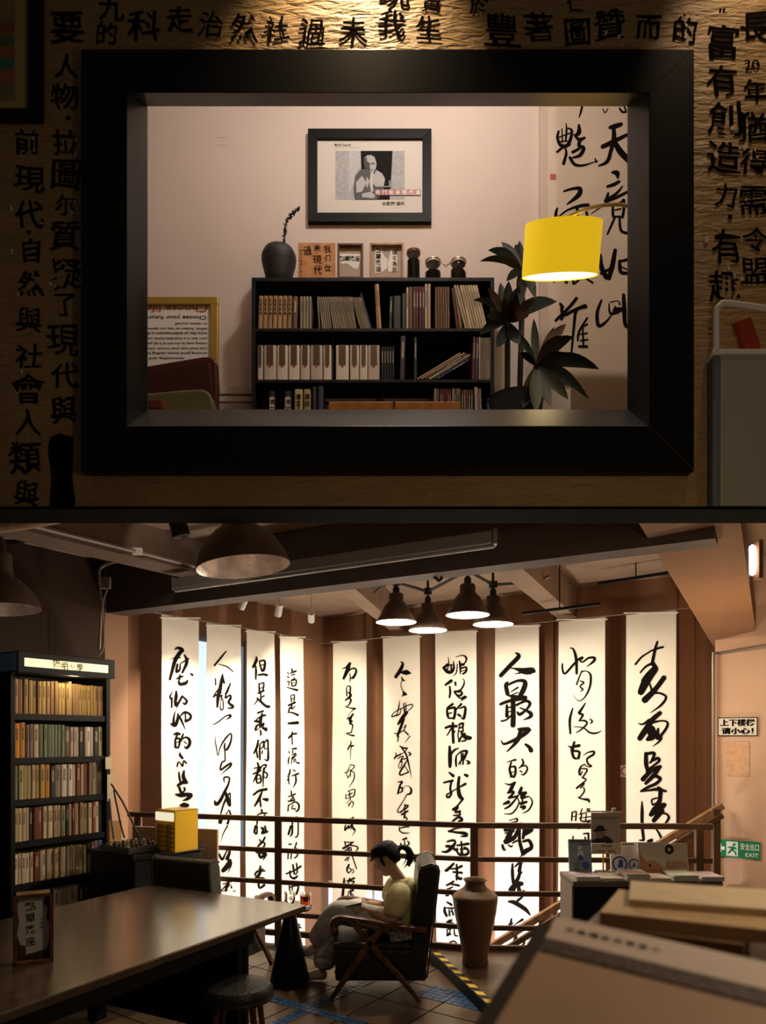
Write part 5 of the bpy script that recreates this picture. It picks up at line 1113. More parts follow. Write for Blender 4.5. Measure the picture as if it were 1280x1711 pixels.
# the little open book she holds
bk_ = thing('booklet', 'small open white booklet held in the reading woman\'s hands', 'book', (wx - .215, wy - .01, .60))
for s in (-1, 1):
    m = MB(); M_ = Matrix.Translation((wx - .205, wy - .045, .603)) @ Matrix.Rotation(R(-12), 4, 'Y') @ Matrix.Rotation(R(10) * s, 4, 'X')
    m.box((-.055, 0 if s > 0 else -.085, 0), (.055, .085 if s > 0 else 0, .005), M_); m.obj('page_block', M_paper, bk_)
    m = MB(); m.box((-.058, 0 if s > 0 else -.088, -.003), (.058, .088 if s > 0 else 0, -.0004), M_); m.obj('cover', M_ink, bk_)
# patterned cloth bag beside her
m = MB(); M_ = Matrix.Translation((.13, 5.2 - .205, .44)) @ Matrix.Rotation(R(-10), 4, 'Y')
m.box((-.09, -.03, -.055), (.11, .03, .045), M_)
mp = mat('patterned_cloth', (.02, .02, .02), .8, col2=(.5, .46, .4), scale=70)
tag(m.obj('cloth_pouch', mp, bevel=.02, seg=3), 'black and white patterned cloth pouch beside the woman on the chair', 'pouch')

# ---------------------------------------------------------------- display table by the railing
dz = .876
fl_, fr2 = P(958, 0, 4.60).x, P(1208, 0, 4.60).x
dt = thing('display_table', 'black-fronted display table covered with magazines and books', 'display table', ((fl_ + fr2) / 2, 4.85, .0835))
MB().box((fl_, 4.60, dz - .035), (fr2, 4.96, dz)).obj('tabletop', mat('display_top', (.16, .12, .09), .5), dt, bevel=.004)
MB().box((fl_ + .01, 4.615, .0835), (fr2 - .01, 4.635, dz - .035)).obj('front_panel', M_black, dt)
MB().box((fl_ + .0, 4.635, .0835), (fl_ + .02, 4.94, dz - .035)).obj('side_panel', mat('pale_side', (.34, .27, .22), .6), dt)
MB().box((fr2 - .03, 4.635, .0835), (fr2 - .01, 4.94, dz - .035)).obj('side_panel', M_black, dt)
MB().box((fl_ + .02, 4.92, .0835), (fr2 - .03, 4.94, dz - .035)).obj('back_panel', M_black, dt)
ct = 0
COV = {'purple': (.32, .25, .40), 'blue': (.25, .33, .42), 'pale yellow': (.58, .47, .25), 'pink': (.55, .34, .32), 'pale green': (.38, .48, .30), 'lilac': (.42, .33, .42), 'orange': (.60, .26, .15), 'grey': (.50, .45, .40)}
def cover(c): return mat('print_' + c.replace(' ', '_'), COV[c], .4, col2=(.62, .56, .50), scale=14)
for k, (ua, ub, c, n) in enumerate(((958, 1001, 'purple', 3), (1002, 1042, 'grey', 2), (1042, 1083, 'pink', 5), (1084, 1119, 'pale yellow', 2), (1120, 1164, 'pale green', 4), (1165, 1206, 'lilac', 3))):
    xa, xb = P(ua, 0, 4.66).x, P(ub, 0, 4.66).x
    for j in range(n):
        z = dz + .0005 + j * .009; a = R(random.uniform(-4, 4)); yc = 4.71; xc = (xa + xb) / 2
        M_ = Matrix.Translation((xc, yc, z)) @ Matrix.Rotation(a, 4, 'Z'); w_ = (xb - xa) / 2 - .006
        t = thing('magazine', f'{c} magazine, {nth(n-1-j)} from top in the {nth(k)} pile from the vase', 'magazine', (xc, yc, z), a, 'magazines on the display table')
        o = lb((-w_, -.095, 0), (w_, .095, .0075)).obj('pages', M_paper); o.parent = t
        o = lb((-w_, -.096, .0075), (w_, .096, .0085)).obj('cover', cover(c)); o.parent = t
# standing books
def standing(u0, u1, v0, v1, Y, label, name, mt, parts, lean=R(-10)):
    a, b = P(u0, v1, Y), P(u1, v1, Y); h = P(u0, v0, Y).z - dz; w = b.x - a.x
    t = thing(name, label, 'book', ((a.x + b.x) / 2, Y, dz + .001)); t.rotation_euler = (lean, 0, 0)
    o = lb((-w/2, 0, 0), (w/2, .02, h)).obj('book_block', mt, bevel=.002); o.parent = t
    for nm, mm, fn in parts:
        m = MB(); fn(m, w, h); o = m.obj(nm, mm); o.parent = t
    return t
def fl2(m, pts, w, h, y=-.0012): m.poly([(x*w, y, z*h) for x, z in pts], (0, .001, 0))
def disc(m, x, z, r, w, h, y=-.0012, n=16, sq=1.): m.poly([(x*w + r*w*math.cos(2*math.pi*k/n), y, z*h + r*w*sq*math.sin(2*math.pi*k/n)) for k in range(n)], (0, .001, 0))
def ringd(m, x, z, r, w, h, y=-.0012, n=20, inner=.7):
    for k in range(n):
        a, b = 2*math.pi*k/n, 2*math.pi*(k+1)/n
        m.poly([(x*w + r*w*c*s_, y, z*h + r*w*d*s_) for s_, c, d in ((1, math.cos(a), math.sin(a)), (1, math.cos(b), math.sin(b)), (inner, math.cos(b), math.sin(b)), (inner, math.cos(a), math.sin(a)))])
B1 = mat('blue_cover', (.30, .36, .42), .4, var=.1, scale=6); B_blue = mat('print_cobalt', (.05, .10, .42), .45); B_red = mat('print_red', (.62, .20, .12), .45); B_dk = mat('print_dark', (.03, .025, .025), .5); B_gr = mat('print_moss', (.18, .24, .12), .5)
standing(952, 990, 1403, 1455, 4.83, 'grey-blue book cover standing beside the hat placard', 'standing_book', B1, [
  ('figure', M_paper, lambda m, w, h: (disc(m, -.02, .76, .10, w, h), fl2(m, [(-.16, .48), (.16, .48), (.10, .68), (-.08, .68)], w, h))),
  ('flower', B_blue, lambda m, w, h: (disc(m, .22, .26, .17, w, h), disc(m, 0, .47, .13, w, h, -.0022))),
  ('moss_figure', B_gr, lambda m, w, h: (disc(m, -.18, .30, .13, w, h), fl2(m, [(-.3, .06), (-.08, .06), (-.1, .26), (-.26, .26)], w, h))),
  ('title', B_dk, lambda m, w, h: (fl2(m, [(-.42, .92), (.42, .92), (.42, .955), (-.42, .955)], w, h), fl2(m, [(.0, .85), (.42, .85), (.42, .87), (0, .87)], w, h)))], R(-8))
standing(1022, 1070, 1408, 1457, 4.88, 'white book cover with two blue ring drawings on the display table', 'standing_book', M_paper, [
  ('blue_ring', B_blue, lambda m, w, h: (ringd(m, -.20, .30, .27, w, h, inner=.78), ringd(m, .30, .28, .20, w, h, inner=.75), fl2(m, [(-.28, .16), (-.1, .2), (-.08, .4), (-.2, .46)], w, h, -.0022), fl2(m, [(.22, .2), (.36, .2), (.32, .36)], w, h, -.0022))),
  ('red_oval', B_red, lambda m, w, h: disc(m, -.32, .70, .12, w, h)),
  ('title', B_dk, lambda m, w, h: fl2(m, [(-.1, .92), (.35, .92), (.35, .95), (-.1, .95)], w, h))])
standing(1069, 1114, 1408, 1457, 4.83, 'glossy white and orange book cover standing on the display table', 'standing_book', mat('glossy_white', (.66, .60, .54), .12), [
  ('orange_shape', mat('print_salmon', (.62, .30, .20), .2), lambda m, w, h: (fl2(m, [(-.48, .03), (.46, .03), (.30, .30), (.0, .44), (-.25, .40), (-.38, .60), (-.46, .75)], w, h))),
  ('face_mark', B_dk, lambda m, w, h: disc(m, -.1, .28, .05, w, h, -.0022))])
standing(1112, 1152, 1410, 1457, 4.85, 'cream book cover with a dark disc and red scrawled lettering', 'standing_book', M_cream, [
  ('dark_disc', B_dk, lambda m, w, h: ringd(m, -.28, .80, .20, w, h, inner=.35)),
  ('lettering', B_red, lambda m, w, h: put_text(m, 'KUNDERA', (.02*w, -.0015, .30*h), (1,0,0), (0,0,1), both=(w*.85, h*.22), rot=.05, warp=.12))])
# hat placard on its stand
pp = P(1008, 1460, 4.90)
pl = thing('poster_stand', 'poster stand showing a man in a black hat, on the display table', 'poster stand', (pp.x, 4.90, dz + .001))
MB().lathe([(0, 0), (.06, 0), (.06, .008), (0, .01)], 20, (pp.x, 4.90, dz + .001)).obj('base', M_black, pl)
zr = P(0, 1356, 4.90).z
MB().tube([(pp.x, 4.90, dz + .008), (pp.x, 4.90, zr)], .006, 8).obj('pole', M_yel, pl)
xa, xb = P(981, 0, 4.90).x, P(1041, 0, 4.90).x
MB().tube([(xa, 4.90, zr), (xb, 4.90, zr)], .005, 8).obj('cross_bar', M_steel, pl)
for x in (xa + .005, P(1025, 0, 4.90).x): MB().cbox((x, 4.89, zr + .01), (.025, .015, .03)).obj('clip', M_white, pl, bevel=.003)
x0, x1 = P(988, 0, 4.88).x, P(1037, 0, 4.88).x; z0, z1 = P(0, 1409, 4.88).z, zr - .006
MB().box((x0, 4.882, z0), (x1, 4.886, z1)).obj('poster', mat('poster_grey', (.52, .42, .35), .6), pl)
def pq(pts, mt, nm, y=4.8805): 
    m = MB(); m.poly([(x0 + a*(x1-x0), y, z0 + b*(z1-z0)) for a, b in pts], (0, .001, 0)); m.obj(nm, mt, pl)
pq([(.0, .0), (.75, .0), (.72, .10), (.60, .2), (.50, .24), (.30, .22), (.18, .16), (.06, .12)], B_dk, 'coat_print')
pq([(.18, .17), (.35, .16), (.46, .26), (.47, .44), (.17, .42), (.15, .26)], mat('print_skin', (.36, .20, .13), .6), 'face_print', 4.8795)
pq([(.06, .40), (.12, .375), (.30, .40), (.50, .41), (.55, .45), (.45, .46), (.43, .56), (.32, .585), (.20, .57), (.15, .47), (.08, .44)], B_dk, 'hat_print', 4.8785)
m = MB()
for b in (.84, .80): m.poly([(x0 + (.08)*(x1-x0), 4.881, z0 + b*(z1-z0)), (x0 + .9*(x1-x0), 4.881, z0 + b*(z1-z0)), (x0 + .9*(x1-x0), 4.881, z0 + (b+.012)*(z1-z0)), (x0 + .08*(x1-x0), 4.881, z0 + (b+.012)*(z1-z0))])
m.obj('small_print', B_dk, pl)
za, zb3 = P(0, 1427, 4.87).z, P(0, 1409.5, 4.87).z
MB().box((x0 - .0, 4.872, za), (x1 + .0, 4.878, zb3)).obj('caption_card', M_cream, pl)
m = MB(); put_text(m, '米蘭·昆德拉', ((x0+x1)/2, 4.871, za + (zb3-za)*.74), (1,0,0), (0,0,1), w=(x1-x0)*.36); put_text(m, '1929 - 2023', ((x0+x1)/2, 4.871, za + (zb3-za)*.25), (1,0,0), (0,0,1), w=(x1-x0)*.6); m.obj('lettering', M_ink, pl)
# low ledge with a few magazines under the exit sign
le = PK.off(.0).pt(1235, 1512); m = MB()
e2 = PK.xy(1206); f2 = PK.xy(1420); nn = Vector((PK.n.x, PK.n.y)) * .35
m.slab([tuple(e2), tuple(f2), tuple(f2 + nn), tuple(e2 + nn)], .083, .36)
lw = tag(m.obj('low_ledge', M_wbrown), 'low dark ledge below the pink landing wall', 'ledge')
for k, (u, c) in enumerate(((1212, 'pale_yellow'), (1224, 'grey'), (1238, 'orange'), (1252, 'purple'))):
    q = PK.off(.2).xy(u); M_ = Matrix.Translation((q.x, q.y, .3605)) @ Matrix.Rotation(math.atan2(PK.d.y, PK.d.x) + math.pi, 4, 'Z')
    o = MB().box((-.045, -.1, 0), (.045, .1, .02 + .004*k), M_).obj('leaflet', cover(c.replace('_', ' ')), loc=(q.x, q.y, .3605)); tag(o, f'{c.replace("_"," ")} leaflet lying {nth(k)} from the display table on the low ledge', 'leaflet', 'leaflets on the low ledge')

# ---------------------------------------------------------------- book bin near the viewer
sc_ = 1.12
A_ = Vector((.24, 1, -.2483)) * .95 * sc_; B_ = Vector((.55, 1, -.3167)) * .83 * sc_; C_ = Vector((.1433, 1, -.39)) * .75 * sc_
e1 = (B_ - A_); e2_ = (C_ - A_); L1 = e1.length; e1.normalize(); n_ = e1.cross(e2_).normalized()
if n_.z < 0: n_ = -n_
e2_ = n_.cross(e1); e2_ = e2_ if e2_.dot(C_ - A_) > 0 else -e2_
L2 = (C_ - A_).length * 1.15
OA = A_ + Vector((0, 0, EYE))
def bp(a, b, c): return OA + e1 * a + e2_ * b + n_ * c
def slabb(a0, a1, b0, b1, c0, c1): 
    m = MB(); m.hexa([bp(a0,b0,c0), bp(a1,b0,c0), bp(a1,b1,c0), bp(a0,b1,c0)], [bp(a0,b0,c1), bp(a1,b0,c1), bp(a1,b1,c1), bp(a0,b1,c1)]); return m
nb = thing('large_book', 'nearest large beige book with a white title band, out of focus', 'book', tuple(OA))
slabb(0, L1*1.3, 0, L2, -.035, -.002).obj('cover_block', mat('beige_cover', (.46, .31, .20), .6, var=.06), nb, bevel=.002)
slabb(.002, L1*1.3, .001, .066, -.002, .0006).obj('title_band', mat('pinkish_paper', (.74, .62, .54), .6), nb)
slabb(.0, L1*1.3, .066, .100, -.002, .0006).obj('pattern_band', mat('patterned_band', (.02, .018, .016), .6, col2=(.17, .13, .10), scale=160), nb)
slabb(-.016, .004, .03, L2, -.036, .0008).obj('spine_edge', mat('dark_spine', (.025, .018, .015), .5), nb)
m = MB()
for k, ch in enumerate('文集理史文學書小'): put_text(m, ch, bp(.030 + k*.0165, .033, .0012), e1, -e2_, h=.0135, warp=.03, seed=k)
m.obj('lettering', M_ink, nb)
def flatbook(label, u, v, Y, w, d, h, yaw, mt, pitch=0., roll=0.):
    p = P(u, v, Y); p.z = p.z if 'askew' not in label else P(1003, 1524, 1.20).z + h + .0004; t = thing('paperback', label, 'book', tuple(p)); t.rotation_euler = (pitch, roll, yaw)
    o = lb((0, 0, -h), (w, d, -.003)).obj('pages', M_pages, bevel=.001); o.parent = t
    o = lb((-.001, -.001, -.003), (w + .001, d + .001, 0)).obj('cover', mt); o.parent = t
    o = lb((-.001, -.0015, -h), (w + .001, .001, 0)).obj('spine', mt); o.parent = t
    return t
Mk = mat('kraft_cover', (.52, .36, .19), .6, var=.12, scale=14); Mc2 = mat('cream_cover', (.62, .48, .30), .6, var=.1, scale=20); Mb2 = mat('dull_brown_cover', (.20, .11, .05), .55, var=.15, scale=14)
flatbook('cream paperback lying askew on the kraft book in the blurred stack', 1052, 1500, 1.24, .30, .17, .012, R(-20), Mc2)
flatbook('brown book in the middle of the blurred stack behind the nearest book', 978, 1545, 1.20, .235, .20, .034, R(-30), Mb2)
flatbook('kraft paperback, uppermost in the blurred stack behind the nearest book', 1003, 1524, 1.20, .36, .20, .0215, R(-27), Mk)
flatbook('pale paperback at the bottom of the blurred stack behind the nearest book', 974, 1582, 1.205, .42, .22, .03, R(-30), Mc2)
m = MB(); q = P(1152, 1490, 1.27); q.z = P(1003, 1524, 1.20).z + .0130; m.hexa([q + Vector(v) for v in ((-.02, 0, 0), (.03, 0, 0), (.006, 0, .020), (.0, 0, .020))], [q + Vector(v) for v in ((-.02, .006, 0), (.03, .006, 0), (.006, .006, .020), (.0, .006, .020))])
bt = thing('book_stand', 'dark stand hidden under the blurred books nearest the viewer', 'stand', (.62, 1.15, 0))
m = MB(); q0 = [bp(.02, .02, -.036), bp(L1*1.28, .02, -.036), bp(L1*1.28, L2 - .01, -.036), bp(.02, L2 - .01, -.036)]
m.hexa([(p.x, p.y, 0) for p in q0], q0); m.obj('plinth', M_black, bt)
MB().box((.42, 1.12, 0), (.58, 1.24, P(974, 1582, 1.205).z - .031)).obj('plinth', M_black, bt)
bpy.data.objects  # the red corner card stands among the books
tag(m.obj('red_card', mat('red_card', (.28, .03, .025), .5)), 'small red card corner showing above the blurred books', 'card')
# ---------------------------------------------------------------- upper gallery wall with the interior window
GY = 3.8; TOPZ = 7.32; XW = 3.3; FZ = 3.45
gz = EYE + (V0 - 860) / F * GY
M_gold = mat('gold_paper', (.36, .225, .095), .55, var=.10, scale=4)
nt = M_gold.node_tree; bs = nt.nodes['Principled BSDF']; tc = nt.nodes.new('ShaderNodeTexCoord')
mp_ = nt.nodes.new('ShaderNodeMapping'); mp_.inputs['Scale'].default_value = (2.2, 2.2, 9)
wv = nt.nodes.new('ShaderNodeTexNoise'); wv.inputs['Scale'].default_value = 3.5; wv.inputs['Detail'].default_value = 7; wv.inputs['Distortion'].default_value = .8
nt.links.new(tc.outputs['Object'], mp_.inputs['Vector']); nt.links.new(mp_.outputs['Vector'], wv.inputs['Vector'])
bpn = nt.nodes.new('ShaderNodeBump'); bpn.inputs['Strength'].default_value = .6; bpn.inputs['Distance'].default_value = .035
nt.links.new(wv.outputs['Fac'], bpn.inputs['Height']); nt.links.new(bpn.outputs['Normal'], bs.inputs['Normal'])
YB = GY + .14
_f0, _f1, _b0, _b1 = P(212, 712, GY - .075), P(1085, 155, GY - .075), P(247, 684, YB + .01), P(1048, 178, YB + .01)
o0 = Vector((min(_f0.x, _b0.x), 0, min(_f0.z, _b0.z))); o1 = Vector((max(_f1.x, _b1.x), 0, max(_f1.z, _b1.z)))   # clear opening
gw = MB()
gw.box((-XW, GY, gz), (o0.x, YB, TOPZ)); gw.box((o1.x, GY, gz), (XW, YB, TOPZ)); gw.box((o0.x, GY, gz), (o1.x, YB, o0.z)); gw.box((o0.x, GY, o1.z), (o1.x, YB, TOPZ))
gallery = struct(gw.obj('wall_gallery', M_gold))
tr = MB(); tr.box((-XW, GY - .10, EYE + (V0 - 861) / F * GY), (XW, YB, gz + .012)); struct(tr.obj('trim_2', mat('matt_black', (.004, .004, .004), .95, spec=.05)))
# brush writing straight on the paper
for k, (ch, u, v, h) in enumerate(WALLTEXT):
    wm = MB(); put_text(wm, ch, P(u, v, GY - .004), (1,0,0), (0,0,1), h=h / F * GY * (.96 if ch not in '了力' else .9), rot=random.uniform(-.08, .06), warp=.10, seed=k * 1.7)
    wm.obj('brush_character', M_ink, gallery)
wm = MB(); wm.poly([P(u, v, GY - .004) for u, v in ((84, 730), (100, 724), (122, 730), (121, 800), (126, 840), (120, 858), (82, 858), (86, 800), (80, 750))]); wm.obj('ink_blot', M_ink, gallery)
for u, v, r in DOTS:
    wm = MB(); wm.poly([P(u + r*.6*math.cos(k), v + r*.6*math.sin(k), GY - .004) for k in [2*math.pi*i/10 for i in range(10)]]); wm.obj('ink_dot', M_ink, gallery)
fk = MB(); random.seed(3)
for (u, v) in [(55, 231), (57, 250), (18, 348), (128, 233), (127, 257), (70, 372), (20, 420), (30, 492), (84, 474), (92, 478), (125, 338), (120, 355), (1013, 55), (1035, 62), (1040, 76), (1146, 20), (1147, 42), (1146, 60), (1224, 213), (1196, 258), (1178, 390), (1245, 246), (1262, 250), (1266, 262), (1247, 333), (1222, 440), (1218, 448), (1228, 460), (1240, 466), (1180, 400), (36, 620), (45, 735)]:
    r = random.uniform(2, 5.5); pts = [P(u + r*random.uniform(.4, 1)*math.cos(a), v + r*1.5*random.uniform(.4, 1)*math.sin(a), GY - .006) for a in [2*math.pi*i/7 for i in range(7)]]
    fk.poly(pts, (0, .004, 0))
fko = fk.obj('paper_flakes', mat('torn_paper_white', (.62, .52, .42), .8), gallery); fko['kind'] = 'stuff'
# window frame: front face, outer edge, splayed reveal
YF = GY - .075
def rect(u0, v0, u1, v1, Y): return [P(u0, v1, Y), P(u1, v1, Y), P(u1, v0, Y), P(u0, v0, Y)]
Fo = rect(135, 82, 1160, 787, YF); Fi = rect(212, 155, 1085, 712, YF); Bi = rect(247, 178, 1048, 684, YB + .01)
Bo = [Vector((p.x, GY, p.z)) for p in Fo]
Bi2 = [Vector((p.x, YB + .01, p.z)) for p in Bi]
win3 = bpy.data.objects.new('window_3', None); C.objects.link(win3); win3.location = (0, GY, 4.3); struct(win3)
for k, nm in enumerate(('bottom', 'side', 'top', 'side')):
    i, j = k, (k + 1) % 4
    m = MB(); m.add([Fo[i], Fo[j], Fi[j], Fi[i], Bo[i], Bo[j], Bi2[j], Bi2[i]], [(0,1,2,3), (0,4,5,1), (3,2,6,7), (7,6,5,4), (0,3,7,4), (1,5,6,2)])
    m.obj('frame_rail', M_blackg, win3, bevel=.003)
# painting at the upper edge
pa_, pb_ = P(-60, -40, GY - .03), P(70, 200, GY - .03)
pt_ = thing('framed_painting', 'framed abstract painting of coloured patches beside the black window frame', 'painting', tuple(pb_))
a0, a1 = P(-60, 181, GY - .015), P(50, -40, GY - .015)
for lo, hi in (((pb_.x - .075, GY - .035, pb_.z), (pb_.x, GY - .001, pa_.z)), ((pa_.x, GY - .035, pb_.z), (pb_.x - .075, GY - .001, pb_.z + .058)), ((pa_.x, GY - .035, pa_.z - .058), (pb_.x - .075, GY - .001, pa_.z)), ((pa_.x, GY - .035, pb_.z + .058), (pa_.x + .06, GY - .001, pa_.z - .058))):
    MB().box(lo, hi).obj('frame_side', M_black, pt_, bevel=.003)
MB().box((pa_.x + .06, GY - .012, pb_.z + .058), (pb_.x - .075, GY - .006, pa_.z - .058)).obj('mount', mat('mount_ochre', (.50, .34, .12), .6), pt_)
MB().box((pa_.x + .06, GY - .014, P(0, 172, GY).z), (P(27, 0, GY).x, GY - .0122, pa_.z - .06)).obj('picture', mat('picture_tan', (.33, .21, .09), .6, var=.2, scale=10), pt_)
for k, (v, c) in enumerate(((50, (.30, .10, .03)), (72, (.10, .16, .10)), (92, (.40, .12, .03)), (110, (.05, .20, .14)), (132, (.42, .14, .03)), (152, (.22, .18, .10)))):
    MB().box((pa_.x + .07, GY - .0155, P(0, v + 9, GY).z), (P(25, 0, GY).x, GY - .0142, P(0, v - 9, GY).z)).obj('colour_patch', mat(f'patch_{k}', c, .6), pt_)
# white metal cabinet on the ledge at the wall's end
u0 = 1195
ca, cb = P(u0, 0, GY - .10).x, P(1330, 0, GY - .10).x; cz0 = gz + .0125; cz1 = P(0, 582, GY - .10).z; ctop = P(0, 505, GY - .10).z
cart = thing('metal_trolley', 'white enamelled metal trolley with a railed top tray at the gallery wall', 'trolley', (ca + .2, GY - .05, cz0))
Mcb = mat('trolley_enamel', (.36, .34, .27), .45); 
MB().box((ca + .03, GY - .095, cz0), (cb, GY - .005, cz1 - .02)).obj('body', Mcb, cart, bevel=.01)
MB().box((ca, GY - .092, cz0), (ca + .04, GY - .01, cz1 - .02)).obj('corner_post', mat('trolley_blue', (.13, .16, .20), .4), cart, bevel=.01)
MB().box((ca - .012, GY - .10, cz1 - .03), (cb, GY - .002, cz1)).obj('tray', M_white, cart, bevel=.008)
m = MB(); m.tube(smoothtube([(ca + .01, GY - .09, cz1 - .01), (ca + .01, GY - .09, ctop - .05), (ca + .03, GY - .09, ctop - .012), (ca + .08, GY - .09, ctop), (cb, GY - .09, ctop - .05)], 5), .016, 10); m.obj('tray_rail', M_white, cart, smooth=True)
pk = P(1256, 575, GY - .06); m = MB(); m.box((-.035, -.02, 0), (.045, .02, .16), Matrix.Translation((pk.x, GY - .055, cz1 + .012)) @ Matrix.Rotation(R(-20), 4, 'Y'))
tag(m.obj('red_packet', mat('packet_red', (.42, .05, .02), .5), loc=(pk.x, GY - .055, cz1 + .001)), 'red packet leaning in the white trolley tray', 'packet')

# ---------------------------------------------------------------- the lounge behind the window
BY = 6.0
M_lw = mat('lounge_wall_paint', (.64, .54, .49), .8, var=.04, scale=1.2, bump=.04)
m = MB(); m.box((-XW, BY, FZ), (XW, BY + .12, TOPZ)); struct(m.obj('wall_lounge_back', M_lw))
m = MB(); m.box((-XW - .12, YB, FZ), (-XW, BY + .12, TOPZ)); struct(m.obj('wall_lounge_left', M_lw))
m = MB(); m.box((XW, YB, FZ), (XW + .12, BY + .12, TOPZ)); struct(m.obj('wall_lounge_right', M_lw))
m = MB(); m.box((-XW - .12, GY, TOPZ), (XW + .12, BY + .12, TOPZ + .1)); struct(m.obj('ceiling_lounge', M_lw))
m = MB(); m.box((-XW, YB, FZ - .028), (XW, BY, FZ)); struct(m.obj('floor_lounge', M_wdark))
# pilaster carrying the scroll
PY = 5.93
px0 = P(903, 0, PY).x
m = MB(); m.box((px0, PY, FZ), (XW, BY, TOPZ)); pil = struct(m.obj('wall_pilaster', mat('pilaster_paint', (.56, .46, .41), .8)))
for k, (va, vb, c, d) in enumerate(((648, 661, (.52, .45, .34), .03), (664, 673, (.50, .44, .36), .022), (676, 720, (.34, .30, .28), .016))):
    z1, z0 = P(0, va, BY).z, P(0, vb, BY).z
    m = MB(); m.box((-XW, BY - d, z0), (px0, BY, z1)); struct(m.obj('baseboard_lounge', mat(f'skirting_{k}', c, .55), bevel=.004))
m = MB(); m.box((px0 + .25, PY - .05, FZ), (XW, PY, P(0, 641, PY).z)); struct(m.obj('baseboard_pilaster', mat('brown_panelling', (.16, .10, .06), .5)))
# the hanging paper scroll
SY = PY - .012
s0, s1 = P(914, 640, SY), P(1110, 120, SY)
m = MB(); nx_, nz_ = 10, 24; vs = []
def swave(x, z): return .006 * math.sin(x * 9 + z * 1.3) + .005 * math.sin(z * 5.3 + x * 3)
for j in range(nz_ + 1):
    for i in range(nx_ + 1):
        x = s0.x + (s1.x - s0.x) * i / nx_; z = s0.z + (s1.z - s0.z) * j / nz_; vs.append((x, SY - .012 - swave(x, z), z))
m.add(vs, [(j*(nx_+1)+i, j*(nx_+1)+i+1, (j+1)*(nx_+1)+i+1, (j+1)*(nx_+1)+i) for j in range(nz_) for i in range(nx_)])
sco = m.obj('calligraphy_scroll', mat('scroll_paper', (.56, .47, .38), .8, var=.05, scale=3), smooth=180, loc=(s0.x, SY, s1.z)); tag(sco, 'tall pale paper scroll of bold brush writing behind the yellow lamp', 'scroll')
md = sco.modifiers.new('thickness', 'SOLIDIFY'); md.thickness = .002; md.offset = 1
im = MB()
def splace(u, v):
    p = P(u, v, SY - .016); return Vector((p.x, SY - .016 - swave(p.x, p.z), p.z))
for ox, oy, sc, sp in SCROLL: strokes(im, sp, ox, oy, sc, splace)
im.obj('brush_lettering', M_ink, sco)['kind'] = 'stuff'
m = MB(); m.poly([splace(u, v) for u, v in ((919, 292), (928.5, 292), (928.5, 301), (919, 301))]); m.obj('red_seal', mat('seal_red', (.45, .10, .06), .6), sco)
m = MB(); z = P(0, 560, SY).z; m.obj if False else None
# wall scratches
m = MB()
for (u, v, w_) in ((371, 229, 6), (370, 242, 8), (362, 230, 2)): m.poly([P(u - w_, v, BY - .001), P(u + w_, v + .5, BY - .001), P(u + w_, v + 1.4, BY - .001), P(u - w_, v + .8, BY - .001)])
m.obj('scuff_mark', mat('scuff', (.33, .24, .2), .8), bpy.data.objects['wall_lounge_back'])

# framed photograph
fy0 = BY - .045
fp_ = thing('framed_photograph', 'black-framed portrait photograph of a seated bald man on the lounge wall', 'framed photograph', tuple(P(620, 293, BY - .02)))
def uv(u, v, Y): return P(u, v, Y)
out = (514.5, 214.5, 721, 370); inn = (530, 231, 706, 355)
ro = rect(out[0], out[1], out[2], out[3], fy0); ri = rect(inn[0], inn[1], inn[2], inn[3], fy0 + .006); rb = [Vector((p.x, BY - .001, p.z)) for p in ro]; rib = [Vector((p.x, BY - .012, p.z)) for p in ri]
for k in range(4):
    i, j = k, (k + 1) % 4; m = MB(); m.add([ro[i], ro[j], ri[j], ri[i], rb[i], rb[j], rib[j], rib[i]], [(0,1,2,3), (0,4,5,1), (3,2,6,7), (7,6,5,4), (0,3,7,4), (1,5,6,2)]); m.obj('frame_side', mat('photo_frame_black', (.006, .006, .006), .5, spec=.12), fp_, bevel=.002)
py_ = BY - .016
def flat(m, pts, dy=0.): m.poly([P(u, v, py_ - dy) for u, v in pts])
def fobj(nm, mt, polys, dy):
    m = MB()
    for q in polys: flat(m, q, dy)
    return m.obj(nm, mt, fp_)
fobj('mount', mat('photo_mount', (.62, .58, .53), .7, spec=.1), [[(528, 229), (708, 229), (708, 357), (528, 357)]], 0)
Z = lambda pts: [(500 + x / 5.333, 200 + y / 5.333) for x, y in pts]
g = lambda n, v: mat('grey_print_' + n, (v, v, v * 1.03), .8, spec=.03)
fobj('photo_ground', mat('photo_grey', (.38, .38, .39), .8, spec=.05, var=.15, scale=30), [Z([(322,278),(940,278),(940,712),(322,712)])], .001)
fobj('photo_doorway', g('dark', .015), [Z([(548,278),(832,278),(815,600),(805,712),(560,712)])], .002)
fobj('photo_wall', mat('photo_pale', (.46, .46, .47), .8, spec=.05, var=.12, scale=60), [Z([(440,278),(545,278),(552,420),(500,470),(485,600),(440,650)])], .002)
fobj('photo_jacket', g('jacket', .10), [Z([(490,690),(484,600),(500,500),(540,450),(600,432),(690,445),(740,480),(765,530),(755,600),(740,660),(690,712),(500,712)])], .003)
fobj('photo_jacket_light', g('jlight', .42), [Z([(690,450),(740,480),(765,530),(750,595),(680,590),(640,560),(660,500)]), Z([(505,560),(560,500),(600,560),(560,640),(510,650)]), Z([(600,510),(625,540),(610,610),(595,590)]), Z([(560,660),(640,640),(680,680),(660,700),(560,690)])], .004)
fobj('photo_head', g('skin', .40), [Z([(575,380),(580,340),(605,318),(640,314),(670,330),(684,370),(690,400),(680,440),(655,475),(635,470),(625,440),(612,425)])], .005)
